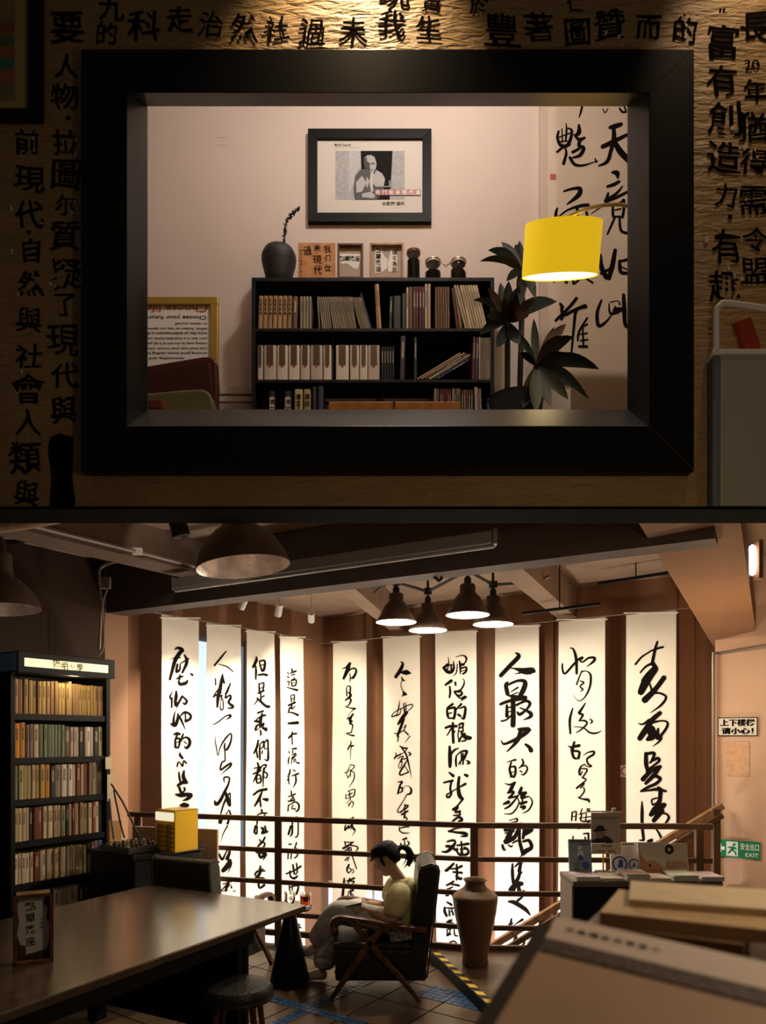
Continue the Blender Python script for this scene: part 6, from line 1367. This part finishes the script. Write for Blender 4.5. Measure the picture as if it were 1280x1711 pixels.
fobj('photo_face_shade', g('shade', .08), [Z([(575,380),(580,345),(600,330),(605,370),(625,385),(630,430),(640,460),(610,440),(585,430)]), Z([(640,385),(672,385),(672,397),(640,397)]), Z([(618,392),(632,392),(632,402),(616,402)]), Z([(640,440),(662,446),(650,455)])], .006)
fobj('photo_hand', g('hand', .5), [Z([(635,480),(660,460),(665,500),(655,560),(660,640),(640,640),(625,560),(632,510)])], .0065)
fobj('photo_chair', g('chair', .3), [Z([(680,590),(830,592),(830,600),(680,600)]), Z([(800,540),(812,540),(812,592),(800,592)])], .006)
fobj('red_band', mat('band_red', (.20, .012, .02), .4), [Z([(678,620),(1083,620),(1083,672),(678,672)])], .007)
m = MB()
for k, ch in enumerate('我們從未現代過'):
    u, v = Z([(698 + k*60, 646)])[0]; put_text(m, ch, P(u, v, py_ - .0075), (1,0,0), (0,0,1), h=40/5.333/F*BY)
m.obj('band_lettering', mat('photo_white', (.66, .63, .6), .4), fp_)
m = MB(); u, v = Z([(838, 748)])[0]; put_text(m, '米歇爾·福柯', P(u, v, py_ - .001), (1,0,0), (0,0,1), w=200/5.333/F*BY)
u, v = Z([(388, 224)])[0]; put_text(m, 'Michel Foucault', P(u, v, py_ - .001), (1,0,0), (0,0,1), both=(145/5.333/F*BY, 24/5.333/F*BY)); m.obj('name_lettering', M_ink, fp_)
m = MB(); u, v = Z([(430, 248)])[0]; put_text(m, '1926.10.15 - 1984.06.25', P(u, v, py_ - .001), (1,0,0), (0,0,1), both=(225/5.333/F*BY, 15/5.333/F*BY)); m.obj('date_lettering', mat('photo_lettergrey', (.4, .38, .36), .5), fp_)

# poster turned upside down
qy = BY - .05
ps = thing('framed_poster', 'gold-framed text poster hung upside down behind the maroon armchair', 'poster', tuple(P(300, 560, qy)))
x0, x1 = P(150, 0, qy).x, P(364, 0, qy).x; z1, z0 = P(0, 495.5, qy).z, P(0, 640, qy).z
M_goldf = mat('gold_frame', (.40, .27, .05), .35, metal=.3); fwid = .062
for lo, hi in (((x0, qy, z1 - fwid), (x1, BY - .001, z1)), ((x0, qy, z0), (x1, BY - .001, z0 + fwid)), ((x0, qy, z0 + fwid), (x0 + fwid, BY - .001, z1 - fwid)), ((x1 - fwid, qy, z0 + fwid), (x1, BY - .001, z1 - fwid))):
    MB().box(lo, hi).obj('frame_side', M_goldf, ps, bevel=.006)
MB().box((x0 + fwid, qy + .03, z0 + fwid), (x1 - fwid, BY - .002, z1 - fwid)).obj('sheet', M_paper, ps)
def up_text(m, t, ur, v, hpx, wpx):                # rotated by half a turn, its first letter at column ur
    w = wpx / F * BY; p = P(ur, v, qy + .028); put_text(m, t, p + Vector((-w/2, 0, 0)), (-1,0,0), (0,0,-1), both=(w, hpx / F * BY))
U8 = lambda x: 235 + x / 6.737; V8 = lambda y: 480 + y / 6.737
m = MB(); up_text(m, 'Choose life', U8(752), V8(234), 98/6.737, 690/6.737); m.obj('red_lettering', mat('poster_red', (.50, .07, .03), .5), ps)
m = MB(); up_text(m, 'Choose your future', U8(740), V8(335), 58/6.737, 690/6.737)
for t, y, wd in (('to replace yourself', 408, 362), ('selfish, fucked up rats you spawned', 464, 725), ('more than an embarrassment to the', 520, 700), ('your last in a miserable home, nothing', 574, 760), ('rotting away at the end of it all, pishing', 630, 745), ('junk food into your mouth. Choose', 687, 745), ('crushing game shows, stuffing fucking', 740, 775), ('mind-numbing, spirit', 797, 400)):
    up_text(m, t, U8(748 if 'mind' not in t else 490), V8(y), 36/6.737, wd/6.737)
m.obj('black_lettering', M_ink, ps)

# maroon armchair
ay = 5.25
ac = thing('wooden_armchair', 'maroon-backed armchair with an olive cushion in front of the upside-down poster', 'armchair', (P(300, 0, ay).x, ay, FZ))
M_mar = mat('maroon_leather', (.075, .016, .010), .35); M_olv = mat('olive_cushion', (.13, .12, .045), .75, var=.15, scale=12)
pts = [P(u, v, ay) for u, v in ((190, 622), (247, 611), (300, 602), (340, 595.5), (354, 596), (361, 603), (363, 640), (362, 690))]
base = [Vector((pts[-1].x, ay, FZ + .1)), Vector((pts[0].x, ay, FZ + .1))]
m = MB(); m.poly(pts + base, (0, .09, 0)); m.obj('back_frame', M_mar, ac, bevel=.012)
m = MB(); m.poly([P(u, v, ay - .012) for u, v in ((195, 634), (250, 620), (300, 611), (338, 604), (350, 606), (354, 640), (354, 690), (195, 690))], (0, .014, 0)); m.obj('back_panel', mat('maroon_panel', (.045, .010, .007), .4), ac, bevel=.008)
m = MB(); m.poly([P(u, v, ay - .14) for u, v in ((190, 662), (247, 656), (300, 651), (338, 649), (350, 655), (357, 672), (358, 700), (190, 700))], (0, .12, 0)); m.obj('cushion', M_olv, ac, bevel=.02, seg=3)
m = MB(); a = P(258, 673, ay - .42); m.box((a.x - .05, ay - .42, a.z - .05), (a.x + .06, ay - .02, a.z + .035)); m.obj('armrest', mat('red_wood', (.17, .04, .018), .35), ac, bevel=.02)
zs = P(0, 700, ay).z
MB().box((pts[0].x, ay - .5, FZ + .36), (pts[-1].x - .02, ay, FZ + .44)).obj('seat', M_olv, ac, bevel=.02)
for x in (pts[0].x + .02, pts[-1].x - .07):
    for y in (ay - .48, ay + .03): MB().box((x, y, FZ), (x + .05, y + .05, FZ + .37)).obj('leg', M_wbrown, ac)

# low bookcase
SYF = 5.70
bz = P(0, 463.5, SYF).z; bx0, bx1 = P(420.5, 0, SYF).x, P(826, 0, SYF).x
sh = thing('low_bookcase', 'wide black bookcase full of books under the framed photograph', 'bookcase', ((bx0 + bx1) / 2, SYF, FZ))
MB().box((bx0, SYF, bz - .03), (bx1, BY - .002, bz)).obj('top_panel', M_black, sh, bevel=.002)
for x in (bx0, bx1 - .03): MB().box((x, SYF, FZ), (x + .03, BY - .002, bz - .03)).obj('side_panel', M_black, sh)
MB().box((bx0, BY - .012, FZ), (bx1, BY - .002, bz - .03)).obj('back_panel', M_black, sh)
TZ = [P(0, v, SYF).z for v in (548.5, 634, 719.5)] + [FZ + .12]
for z in TZ: MB().box((bx0 + .03, SYF + .002, z - .022), (bx1 - .03, BY - .012, z)).obj('shelf', M_black, sh)
for k, (va, vb) in enumerate(((463, 548), (548, 634), (634, 720))):
    for u in ((620, 727) if k == 0 else (555,) if k == 1 else (640,)):
        if k == 0: continue
        x = P(u, 0, SYF).x; MB().box((x - .008, SYF + .06, TZ[k]), (x + .008, BY - .012, TZ[k] + .36)).obj('divider', M_black, sh)
def ub(tier, u, w, vt, c, lean=0., nm='paperback', d=.2):
    """upper book: foot at column u, w px thick, top row vt, lean in px at the top"""
    k = SYF / F; h = (vt_base[tier] - vt) * k; p = P(u, 0, SYF + .004)
    a = math.atan2(lean * k, h); hh = h / math.cos(a) * .99
    o = put_book(c, (p.x, SYF + .004, TZ[tier] + .0008 + (w*k*math.sin(abs(a)) if a > 0 else 0)), 0, w * k * .95, d, hh, a, '', 'books in the low bookcase'); return o
vt_base = [548.5, 634, 719.5, 800]
spec = {0: [], 1: [], 2: []}
for i in range(7): spec[0].append((431 + i*8.1, 7.6, 493, 'tan', 1.5))
spec[0].append((488.5, 8.5, 494, 'dark brown', 1))
for i in range(4): spec[0].append((501 + i*5, 4.6, 494, 'greyish tan', 0))
spec[0].append((532, 3.5, 494, 'olive', -3))
for i in range(5): spec[0].append((538 + i*3.3, 3.1, 495, 'greyish tan', -6))
for i in range(13): spec[0].append((556.5 + i*3.05, 2.9, 495, 'greyish tan', -8.5))
for i in range(6): spec[0].append((602 + i*2.8, 2.7, 496, 'greyish tan', -15))
spec[0].append((619, 2.4, 489, 'blue', -17))
spec[0] += [(629.5, 3.2, 474, 'tan', -3.5), (633, 4.6, 473, 'pale tan', -4.5), (650, 5, 494, 'dark green', 1.5), (657, 14, 493, 'black', 0), (672, 6.5, 489, 'dark green', 0), (679, 3.8, 479, 'cream', 0), (683.3, 6.5, 478, 'brown', 0)]
for i, w in enumerate((5, 4.2, 5, 4.4)): spec[0].append((690.3 + i*5, w, 477.5, 'purple red', 0))
spec[0] += [(710, 4.6, 473, 'cream', 0), (715, 5, 473, 'cream', 0)]
for i in range(6): spec[0].append((727.5 + i*4.1, 3.9, 478, 'brown', -.5))
spec[0] += [(763, 4.2, 480, 'dark brown', -9), (768, 5.5, 480, 'brown', -10)]
for i in range(9): spec[0].append((777 + i*4.3, 4.0, 475.5, 'cream', -19 + (i > 1) * 1.5))
spec[1] += [(430.2, 9, 575.5, 'white', 0)] + [(u / 5.565 + 410, w / 5.565, 575.5, 'white', 0) for u, w in ((171, 119), (293, 104), (401, 106), (511, 90), (606, 116), (725, 76), (842, 124), (973, 87), (1063, 76), (1141, 112))]
VOL = len(spec[1])
for i in range(5): spec[1].append((637 + i*4.5, 4.2, 578, 'black', 0))
spec[1] += [(668, 9, 560, 'charcoal', 1.5), (692, 5, 562, 'dark green', 0), (789, 4.5, 561, 'dark red', 2), (794, 5, 563, 'navy', 2), (800.5, 3, 562, 'cream', 0)]
for i in range(5): spec[1].append((804 + i*3.4, 3.3, 563, 'greyish tan', 0))
spec[2] += [(449.5, 10.5, 652, 'black', 0), (475.5, 11.5, 652, 'black', 0), (492, 14, 649, 'yellowish', 0), (507.5, 12, 649, 'yellowish', 0), (522, 7, 645, 'charcoal', 0), (531, 10, 644, 'navy', 0)]
for i in range(3): spec[2].append((726 + i*2.6, 2.4, 648, ['cream', 'olive', 'greyish tan'][i], 0))
for i in range(6): spec[2].append((735 + i*3.2, 3, 649, 'dark red', 0))
for i in range(4): spec[2].append((756 + i*3.4, 3, 648, ['cream', 'olive', 'green', 'greyish tan'][i], 0))
for i in range(5): spec[2].append((771 + i*4, 3.7, 650, 'dark brown', 0))
for i in range(4): spec[2].append((796 + i*2.7, 2.6, 645 + i, ['white', 'cream', 'dark red', 'cream'][i], -3))
spec[2].append((815, 4, 664, 'blue', 0))
M_spl = mat('spine_label', (.085, .045, .018), .5); M_red = mat('spine_seal', (.28, .05, .03), .5)
for tier in spec:
    for i, (u, w, vt, c, lean) in enumerate(spec[tier]):
        o = ub(tier, u, w, vt, c, lean)
        kind = 'cream volume with a dark label' if (tier == 1 and i < VOL) else ('leaning ' if abs(lean) > 5 else '') + c + ' book'
        o['label'] = (f'{kind}, {nth(i)} from vase end, ' if i * 2 < len(spec[tier]) else f'{kind}, {nth(len(spec[tier]) - 1 - i)} from plant end, ') + f'{["top", "second", "third"][tier]} shelf of low bookcase'
        k = SYF / F
        if tier == 1 and i < VOL:                  # label and seal on the spine
            x0 = o.location.x; ww = w * k * .95; z0 = TZ[1]; h = (634 - vt) * k
            m = MB(); m.poly([(x0 + ww*.22, SYF + .002, z0 + h*.42), (x0 + ww*.78, SYF + .002, z0 + h*.42), (x0 + ww*.78, SYF + .002, z0 + h*.985), (x0 + ww*.22, SYF + .002, z0 + h*.985)], (0, .0015, 0))
            def kid(mm, nm, mt):
                q = mm.obj(nm, mt); q.parent = o; q.matrix_parent_inverse = Matrix.LocRotScale(o.location, o.rotation_euler, o.scale).inverted()
            kid(m, 'title_label', M_spl)
            m = MB(); m.poly([(x0 + ww*.5 + .011*math.cos(a), SYF + .0018, z0 + h*.39 + .011*math.sin(a)) for a in [2*math.pi*q/12 for q in range(12)]], (0, .0015, 0)); kid(m, 'seal', M_red)
        if tier == 2 and i < 4:
            x0 = o.location.x; ww = w * k * .95; z0 = P(0, 690, SYF).z; z1 = P(0, 664 if i < 2 else 655, SYF).z
            def kid(mm, nm, mt):
                q = mm.obj(nm, mt); q.parent = o; q.matrix_parent_inverse = Matrix.LocRotScale(o.location, o.rotation_euler, o.scale).inverted()
            if i < 2:
                m = MB(); m.poly([(x0 + ww*.08, SYF + .002, z0), (x0 + ww*.92, SYF + .002, z0), (x0 + ww*.92, SYF + .002, z1), (x0 + ww*.08, SYF + .002, z1)], (0, .0015, 0)); kid(m, 'title_label', M_cream)
            m = MB()
            for q, ch in enumerate(('清文', '清武')[i % 2]): put_text(m, ch, (x0 + ww*.5, SYF + .0012, z1 - .035 - q * .055), (1,0,0), (0,0,1), h=.045)
            kid(m, 'title_lettering', M_ink)
        if tier == 0 and i < 7:
            m = MB(); x0 = o.location.x; ww = w * k * .95; a = o.rotation_euler.y
            for q, ch in enumerate('文史學集'[:4] if False else '文字文集'): put_text(m, ch, (x0 + ww*.5 + .22*math.tan(a), SYF + .0025, TZ[0] + .225 - q*.035), (1,0,0), (0,0,1), h=.02)
            q = m.obj('title_lettering', M_ink); q.parent = o; q.matrix_parent_inverse = Matrix.LocRotScale(o.location, o.rotation_euler, o.scale).inverted()
# the slumped pile on the second shelf
for i, (dx, c, ln, dz_) in enumerate(((0, 'pale tan', 95, 0), (6.6, 'tan', 96, 0), (13.2, 'dark brown', 92, 0), (19.8, 'cream', 90, 0), (26.4, 'black', 76, 0), (33, 'navy', 70, 0))):
    k = SYF / F; a = R(59); w = 3.1 * k; p = P(697 + dx, 0, SYF)
    o = put_book(c, (p.x, SYF + .004, TZ[1] + .001 + w * math.sin(a)), 0, w, .2, ln * .88 * k, a, f'slumped {c} book, {nth(i)} from the top of the leaning pile on the low bookcase', 'slumped books on the second shelf')

# things on the bookcase top
def topz(): return bz + .0006
vy = 5.80; kv = vy / F
vx = P(466, 0, vy).x
def zz(v, Y=5.80): return EYE + (V0 - v) / F * Y
va = thing('round_vase', 'squat matt black vase holding a dried twig', 'vase', (vx, vy, topz()))
b0 = topz()
prof = [(0, b0), (.085, b0), (.092, b0 + .01), (.105, b0 + .045), (.118, zz(455)), (.133, zz(444)), (.140, zz(435)), (.137, zz(428)), (.118, zz(420)), (.085, zz(416.5)), (.064, zz(415.5)), (.062, zz(415)), (.052, zz(415.5)), (.05, zz(422)), (0, zz(424))]
MB().lathe(prof, 48, (vx, vy, 0), cap=False).obj('body', mat('matt_black_clay', (.018, .017, .017), .6, bump=.1, bscale=120), va, smooth=True)
tw = thing('dried_twig', 'dried leafy twig standing in the squat black vase', 'twig', (P(472, 0, vy).x, vy, zz(418)))
M_twig = mat('dried_leaf', (.04, .026, .016), .8, var=.3, scale=60)
sp3 = smoothtube([P(u, v, vy) for u, v in ((471, 424), (472, 408), (476, 392), (477, 376), (482, 365), (490, 356), (498, 347))], 8)
MB().tube(sp3, .004, 6).obj('stem', M_twig, tw, smooth=True)
lm = MB(); lm.add([(-.5, 0, 0), (0, -.28, .05), (.5, 0, 0), (0, .28, .05)], [(0, 1, 2, 3)]); leafm = lm.mesh('leaf', M_twig)
for i in range(4, len(sp3) - 1):
    for q in range(2):
        o = bpy.data.objects.new('leaf', leafm); C.objects.link(o); o.parent = tw
        o.location = sp3[i] + Vector((random.uniform(-.012, .012), random.uniform(-.012, .012), 0)) - Vector(tw.location)
        s = random.uniform(.02, .036); o.scale = (s, s, s); o.rotation_euler = (random.uniform(-1, 1), random.uniform(-1, 1), random.uniform(0, 6.28))
def plaque(name, label, u0, u1, v0, mt, y=SYF + .012, th=.03):
    x0, x1 = P(u0, 0, y).x, P(u1, 0, y).x; h = zz(v0, y) - topz()
    t = thing(name, label, 'picture frame' if 'frame' in name else 'plaque', ((x0 + x1) / 2, y, topz())); return t, x0, x1, topz(), topz() + h
t, x0, x1, z0, z1 = plaque('wooden_plaque', 'square orange wood plaque with three columns of black brush writing', 498.5, 560, 405.5, None)
MB().box((x0, SYF + .012, z0), (x1, SYF + .04, z1)).obj('board', wood('orange_plaque_wood', (.42, .17, .05), (.52, .24, .08), .5, 2.0), t, bevel=.003)
m = MB()
for ch, u, v, h in (('我', 547, 416, 12), ('们', 547, 431, 11), ('從', 547.5, 448, 11), ('未', 530, 414, 12), ('現', 530, 434, 14), ('代', 531, 451, 14), ('過', 514, 419, 15)):
    put_text(m, ch, P(u, v, SYF + .0105), (1,0,0), (0,0,1), h=h / F * SYF, rot=random.uniform(-.1, .1), warp=.10, seed=u + v)
for k in range(7): put_text(m, '文字小'[k % 3], P(503, 419 + k*5.8, SYF + .0105), (1,0,0), (0,0,1), h=4 / F * SYF)
m.obj('lettering', M_ink, t)
def small_frame(label, u0, u1, v0, mt, torn_polys, chars):
    t, x0, x1, z0, z1 = plaque('picture_frame', label, u0, u1, v0, mt); y = SYF + .012; fwd = .016
    for lo, hi in (((x0, y, z0), (x0 + fwd, y + .04, z1)), ((x1 - fwd, y, z0), (x1, y + .04, z1)), ((x0 + fwd, y, z0), (x1 - fwd, y + .04, z0 + fwd)), ((x0 + fwd, y, z1 - fwd), (x1 - fwd, y + .04, z1))):
        MB().box(lo, hi).obj('frame_side', mt, t, bevel=.002)
    MB().box((x0 + .01, y + .03, z0 + .01), (x1 - .01, y + .036, z1 - .01)).obj('backing', mat('frame_backing', (.40, .31, .26), .7), t)
    m = MB()
    for q in torn_polys: m.poly([P(u, v, y + .028) for u, v in q], (0, .001, 0))
    m.obj('torn_paper', M_paper, t)
    m = MB()
    for k, (ch, u, v, h) in enumerate(chars): put_text(m, ch, P(u, v, y + .0265), (1,0,0), (0,0,1), h=h / F * SYF, rot=.08, warp=.08, seed=k)
    m.obj('lettering', M_ink, t)
Q = lambda pts: [(420 + x / 5.818, 340 + y / 5.818) for x, y in pts]
small_frame('dark-framed torn calligraphy strip standing between the plaque and the wider frame', 563.5, 607, 406, M_wbrown,
  [Q([(862, 490), (1060, 492), (1060, 540), (1040, 620), (1020, 640), (985, 625), (960, 600), (925, 580), (890, 588), (862, 575)])],
  [(ch, *Q([(885 + k*48, 535)])[0], 8.5) for k, ch in enumerate('點單落座')])
Q2 = lambda pts: [(610 + x / 5.565, 380 + y / 5.565) for x, y in pts]
small_frame('tan-framed pair of torn calligraphy strips standing beside the dark jar', 617.5, 674.5, 405.5, M_wtan,
  [Q2([(95, 175), (150, 178), (160, 230), (185, 275), (210, 290), (205, 380), (150, 420), (92, 425)]), Q2([(240, 205), (285, 205), (298, 260), (300, 415), (215, 410), (210, 330), (225, 280)])],
  [(ch, *Q2([(125, 212 + k*58)])[0], 9) for k, ch in enumerate('點單落座')] + [(ch, *Q2([(275, 230 + k*54)])[0], 8) for k, ch in enumerate('理食為民')])
def jar(label, u, v0, wpx, lidpx, kind):
    y = 5.78; k = y / F; x = P(u, 0, y).x; r = wpx / 2 * k; zt = zz(v0, y); b = topz()
    t = thing('storage_jar', label, 'jar', (x, y, b))
    lid = lidpx * k
    MB().lathe([(0, b), (r*.96, b), (r, b + .012), (r, zt - lid - .025), (r*.9, zt - lid), (r*.86, zt - lid), (r*.95, zt - lid - .03), (r*.95, b + .014), (0, b + .012)], 32, (x, y, 0), cap=False).obj('glass_body', M_jar, t, smooth=True)
    fill = {'tall': .82, 'mid': .55, 'last': .7}[kind]; zf = b + .014 + (zt - lid - .03 - b) * fill
    m = MB(); n = 28; pr = [(0, b + .0135), (r*.93, b + .0135), (r*.93, zf), (r*.5, zf + .006), (0, zf + .01)]
    m.lathe(pr, n, (x, y, 0), cap=False)
    if kind == 'last': m.v = [Vector((p.x, p.y, p.z - max(0, (p.x - x)) * .45 if p.z > b + .05 else p.z)) for p in m.v]
    m.obj('coffee_beans', mat('dark_beans', (.012, .008, .006), .9, bump=.8, bscale=140, spec=.05), t, smooth=True)
    if kind == 'tall': MB().lathe([(0, zt - lid), (r*1.04, zt - lid), (r*1.06, zt - lid + .005), (r*1.06, zt), (0, zt)], 32, (x, y, 0)).obj('lid', M_wbrown, t, smooth=True)
    else:
        MB().lathe([(r*.88, zt - lid), (r*.94, zt - lid), (r*.94, zt - lid*.35), (r*.8, zt), (0, zt)], 32, (x, y, 0), cap=False).obj('lid', mat('lid_glass', (.5, .42, .32), .2), t, smooth=True)
        MB().lathe([(r*.95, zt - lid*.62), (r*.99, zt - lid*.6), (r*.99, zt - lid*.42), (r*.95, zt - lid*.4)], 32, (x, y, 0), cap=False).obj('clamp_ring', M_steel, t, smooth=True)
        s = 1 if kind == 'mid' else -1
        MB().tube([(x + s*r, y, zt - lid*.5), (x + s*(r + .035), y - .01, zt - lid*1.6), (x + s*(r + .06), y - .01, zt - lid*1.2), (x + s*r*.98, y, zt - lid*.9)], .003, 6).obj('clamp_wire', M_steel, t)
jar('tall dark-filled storage jar with a brown wooden lid', 691, 421, 22, 5, 'tall')
jar('clamp-lid glass jar half full of dark beans, beside the tall jar', 723.5, 434, 27, 8, 'mid')
jar('clamp-lid glass jar with sloping dark contents, nearest the plant', 766, 434, 27, 8, 'last')

# orange bench backs near the window
by_ = 5.05
for k, (ua, ub_, lab) in enumerate(((545, 657, 'orange wooden chair back peeping over the sill, on the vase side'), (659.5, 774, 'orange wooden chair back peeping over the sill, on the plant side'))):
    xa, xb = P(ua, 0, by_).x, P(ub_, 0, by_).x; zt = P(0, 671, by_).z
    t = thing('wooden_chair', lab, 'chair', ((xa + xb) / 2, by_, FZ), 0, 'orange wooden chairs in the lounge')
    Mo = wood('orange_wood', (.52, .19, .03), (.62, .25, .05), .4, 2.5); sl = .02
    m = MB(); m.poly([(xa, by_, zt - .25), (xb, by_, zt - .25), (xb - (sl if k else 0), by_, zt), (xa + (0 if k else sl), by_, zt)], (0, .03, 0)); m.obj('backrest', Mo, t, bevel=.004)
    MB().box((xa + .02, by_ + .03, FZ + .42), (xb - .02, by_ + .46, FZ + .45)).obj('seat', Mo, t, bevel=.004)
    for x in (xa + .03, xb - .07):
        MB().box((x, by_ + .03, FZ), (x + .04, by_ + .07, zt - .05)).obj('leg', Mo, t); MB().box((x, by_ + .42, FZ), (x + .04, by_ + .46, FZ + .42)).obj('leg', Mo, t)

# potted plant with broad pointed leaves
pyy = 5.42
pot = P(862, 700, pyy)
plant = thing('potted_dracaena', 'tall dark potted dracaena between the low bookcase and the scroll', 'plant', (pot.x, pyy, FZ))
zt = P(0, 668, pyy).z
MB().lathe([(0, FZ), (.14, FZ), (.20, zt - .03), (.21, zt), (.18, zt), (.17, zt - .05), (0, zt - .05)], 32, (pot.x, pyy, 0), cap=False).obj('pot', mat('dark_pot', (.02, .022, .03), .5), plant, smooth=True)
M_stem = mat('plant_stem', (.03, .025, .018), .8, var=.2); M_lf = mat('dark_green_leaf', (.006, .008, .005), .55, var=.3, scale=10, spec=.2); M_lf2 = mat('bronze_leaf', (.055, .022, .012), .5, var=.35, scale=10)
crowns = {'a': (873, 452, 5.42), 'b': (848, 538, 5.36), 'c': (896, 612, 5.30)}
for key, base in (('a', 868), ('b', 848), ('c', 880)):
    u, v, Y = crowns[key]; m = MB(); m.tube(smoothtube([P(base, 672, pyy), P((base*.4 + u*.6), (672 + v) / 2, (pyy + Y) / 2), P(u, v, Y)], 5), [.022]*11, 10); m.obj('stem', M_stem, plant, smooth=True)
def leaf(crown, tip, w, bow, mt, dy):
    u0, v0, Y = crowns[crown]; a = P(u0, v0, Y); b = P(tip[0], tip[1], Y + dy); m = MB(); n = 9
    d = b - a; side = d.cross(Vector((0, 1, .35))).normalized(); up = Vector((0, 0, 1)); vs = []
    for i in range(n + 1):
        t = i / n; p = a + d * t + up * (bow * 4 * t * (1 - t)) ; ww = w * (math.sin(math.pi * min(1, t * .97 + .03)) ** .8) * (1 if t < .5 else 1)
        fold = Vector((0, -.25 * ww, -.2 * ww))
        vs += [p + side * ww * .5 + fold * 0, p + Vector((0, .12 * ww, -.10 * ww)), p - side * ww * .5]
    fs = []
    for i in range(n):
        k = i * 3; fs += [(k, k+3, k+4, k+1), (k+1, k+4, k+5, k+2)]
    m.add(vs, fs); o = m.obj('leaf', mt, plant, smooth=180); return o
LV = [('a', (801, 437), .05, .05, 0, -.1), ('a', (815, 418), .07, .05, 0, 0), ('a', (838, 404), .07, .02, 0, .1), ('a', (833, 433), .06, .02, 0, -.15), ('a', (862, 408), .07, .03, 0, .15), ('a', (846, 470), .06, .02, 0, -.2), ('a', (885, 432), .07, .03, 0, .2), ('a', (905, 455), .08, .05, 0, -.1), ('a', (868, 402), .06, .01, 0, .1), ('a', (895, 500), .08, .04, 0, -.2), ('a', (870, 510), .08, .02, 0, -.2),
 ('b', (790, 502), .05, .06, 0, -.1), ('b', (815, 480), .06, .02, 1, -.1), ('b', (836, 472), .08, .01, 0, .1), ('b', (850, 469), .08, .01, 0, 0), ('b', (868, 478), .08, .02, 0, -.1), ('b', (893, 502), .07, .02, 1, -.15), ('b', (931, 504), .10, .05, 0, 0), ('b', (884, 528), .07, .02, 1, -.2), ('b', (842, 498), .07, .01, 1, -.2), ('b', (800, 560), .07, .03, 0, -.1), ('b', (830, 580), .08, -.02, 0, -.15), ('b', (868, 575), .09, -.01, 0, -.15), ('b', (857, 500), .07, .01, 1, -.2), ('b', (878, 498), .07, .02, 0, 0), ('b', (812, 530), .07, .03, 0, -.2),
 ('c', (892, 532), .06, .01, 0, 0), ('c', (927, 545), .04, .02, 0, .1), ('c', (946, 541), .09, .03, 1, 0), ('c', (958, 562), .09, .04, 0, -.1), ('c', (1002, 617), .10, .06, 0, -.1), ('c', (962, 603), .07, .05, 0, -.2), ('c', (976, 656), .08, .05, 0, -.1), ('c', (950, 668), .09, .02, 0, -.15), ('c', (862, 556), .05, .03, 0, 0), ('c', (868, 590), .05, .02, 0, -.1), ('c', (920, 678), .09, 0, 0, -.15), ('c', (872, 682), .10, -.02, 0, -.1), ('c', (895, 690), .10, 0, 0, -.2), ('c', (935, 560), .08, .02, 1, -.15), ('c', (985, 668), .07, .06, 0, -.05)]
for c, tip, w, bow, kind, dy in LV: leaf(c, tip, w, bow, M_lf2 if kind else M_lf, dy)

# arc lamp with the yellow shade
ly = 5.0; lc = P(938.5, 419, ly); r = 126.5 / 2 / F * ly; hh = 78 / F * ly / 2 / 1.16
al = thing('arc_floor_lamp', 'arc floor lamp with a large lit yellow drum shade', 'floor lamp', (P(1140, 0, ly).x, ly, FZ))
M_sh = mat('yellow_shade', (.80, .55, .02), .7, emit=(.95, .60, .012), estr=.62)
tl = Matrix.Translation(lc) @ Vector((-.02, -.44, .89)).to_track_quat('Z', 'Y').to_matrix().to_4x4()
n = 48
m = MB(); m.lathe([(r*.985, hh*1.12), (r, -hh*1.10), (r*.985, -hh*1.10), (r*.97, hh*1.12)], n, (0,0,0), tl, cap=False); m.f += []; m.obj('shade', M_sh, al, smooth=60)
m = MB(); m.lathe([(0, .0), (.045, -.02), (.05, -.05), (.03, -.09), (0, -.1)], 20, (0,0,0), tl, cap=False); m.obj('bulb', M_bulb, al, smooth=True)
m = MB(); m.lathe([(.0, -hh*.98), (r*.96, -hh*1.0), (r*.96, -hh*1.06), (0, -hh*1.06)], n, (0,0,0), tl, cap=False); m.obj('diffuser', mat('shade_diffuser', (.9, .85, .7), .5, emit=(1, .88, .6), estr=1.6), al)
m = MB()
for k in range(3):
    a = 2*math.pi*k/3; m.tube([tl @ Vector((0, 0, hh*1.0)), tl @ Vector((r*.97*math.cos(a), r*.97*math.sin(a), hh*1.05))], .004, 6)
m.tube([tl @ Vector((0, 0, hh*1.0)), tl @ Vector((0, 0, 0))], .01, 8); m.obj('shade_carrier', M_steel, al)
Ms = mat('pale_brass', (.62, .55, .32), .25, metal=.8)
top = tl @ Vector((0, 0, hh * 1.0))
arc = smoothtube([top, P(934, 372, ly), P(945, 364, ly), P(985, 348, ly), P(1020, 342, ly), P(1050, 345, ly), P(1100, 372, ly), P(1130, 430, ly), P(1140, 520, ly), Vector((P(1140, 0, ly).x, ly, FZ + .05))], 6)
m = MB(); m.tube(arc, .012, 10); m.obj('arc_pole', Ms, al, smooth=True)
MB().lathe([(0, FZ), (.2, FZ), (.2, FZ + .04), (.18, FZ + .05), (0, FZ + .05)], 32, (P(1140, 0, ly).x, ly, 0)).obj('base', M_black, al, smooth=True)
q = tl @ Vector((0, 0, -hh * 1.25)); light('arc_lamp_down', 'SPOT', tuple(q), 9, (1, .72, .34), .12, tuple(q + Vector((0, -.1, -1))), 110, .6)
# picture lights on the gallery wall, out of view above
for k, x in enumerate((.05, 1.75)):
    t = thing('gallery_spot', ['black wall-washer lamp above the black window frame', 'black wall-washer lamp above the trolley end of the gallery wall'][k], 'spot lamp', (x, GY - .3, 6.9))
    MB().tube([(x, GY - .001, 6.95), (x, GY - .3, 6.95)], .012, 8).obj('arm', M_black, t); MB().lathe([(0, 0), (.05, 0), (.05, .16), (0, .16)], 20, (x, GY - .3, 6.86)).obj('housing', M_black, t, smooth=True)
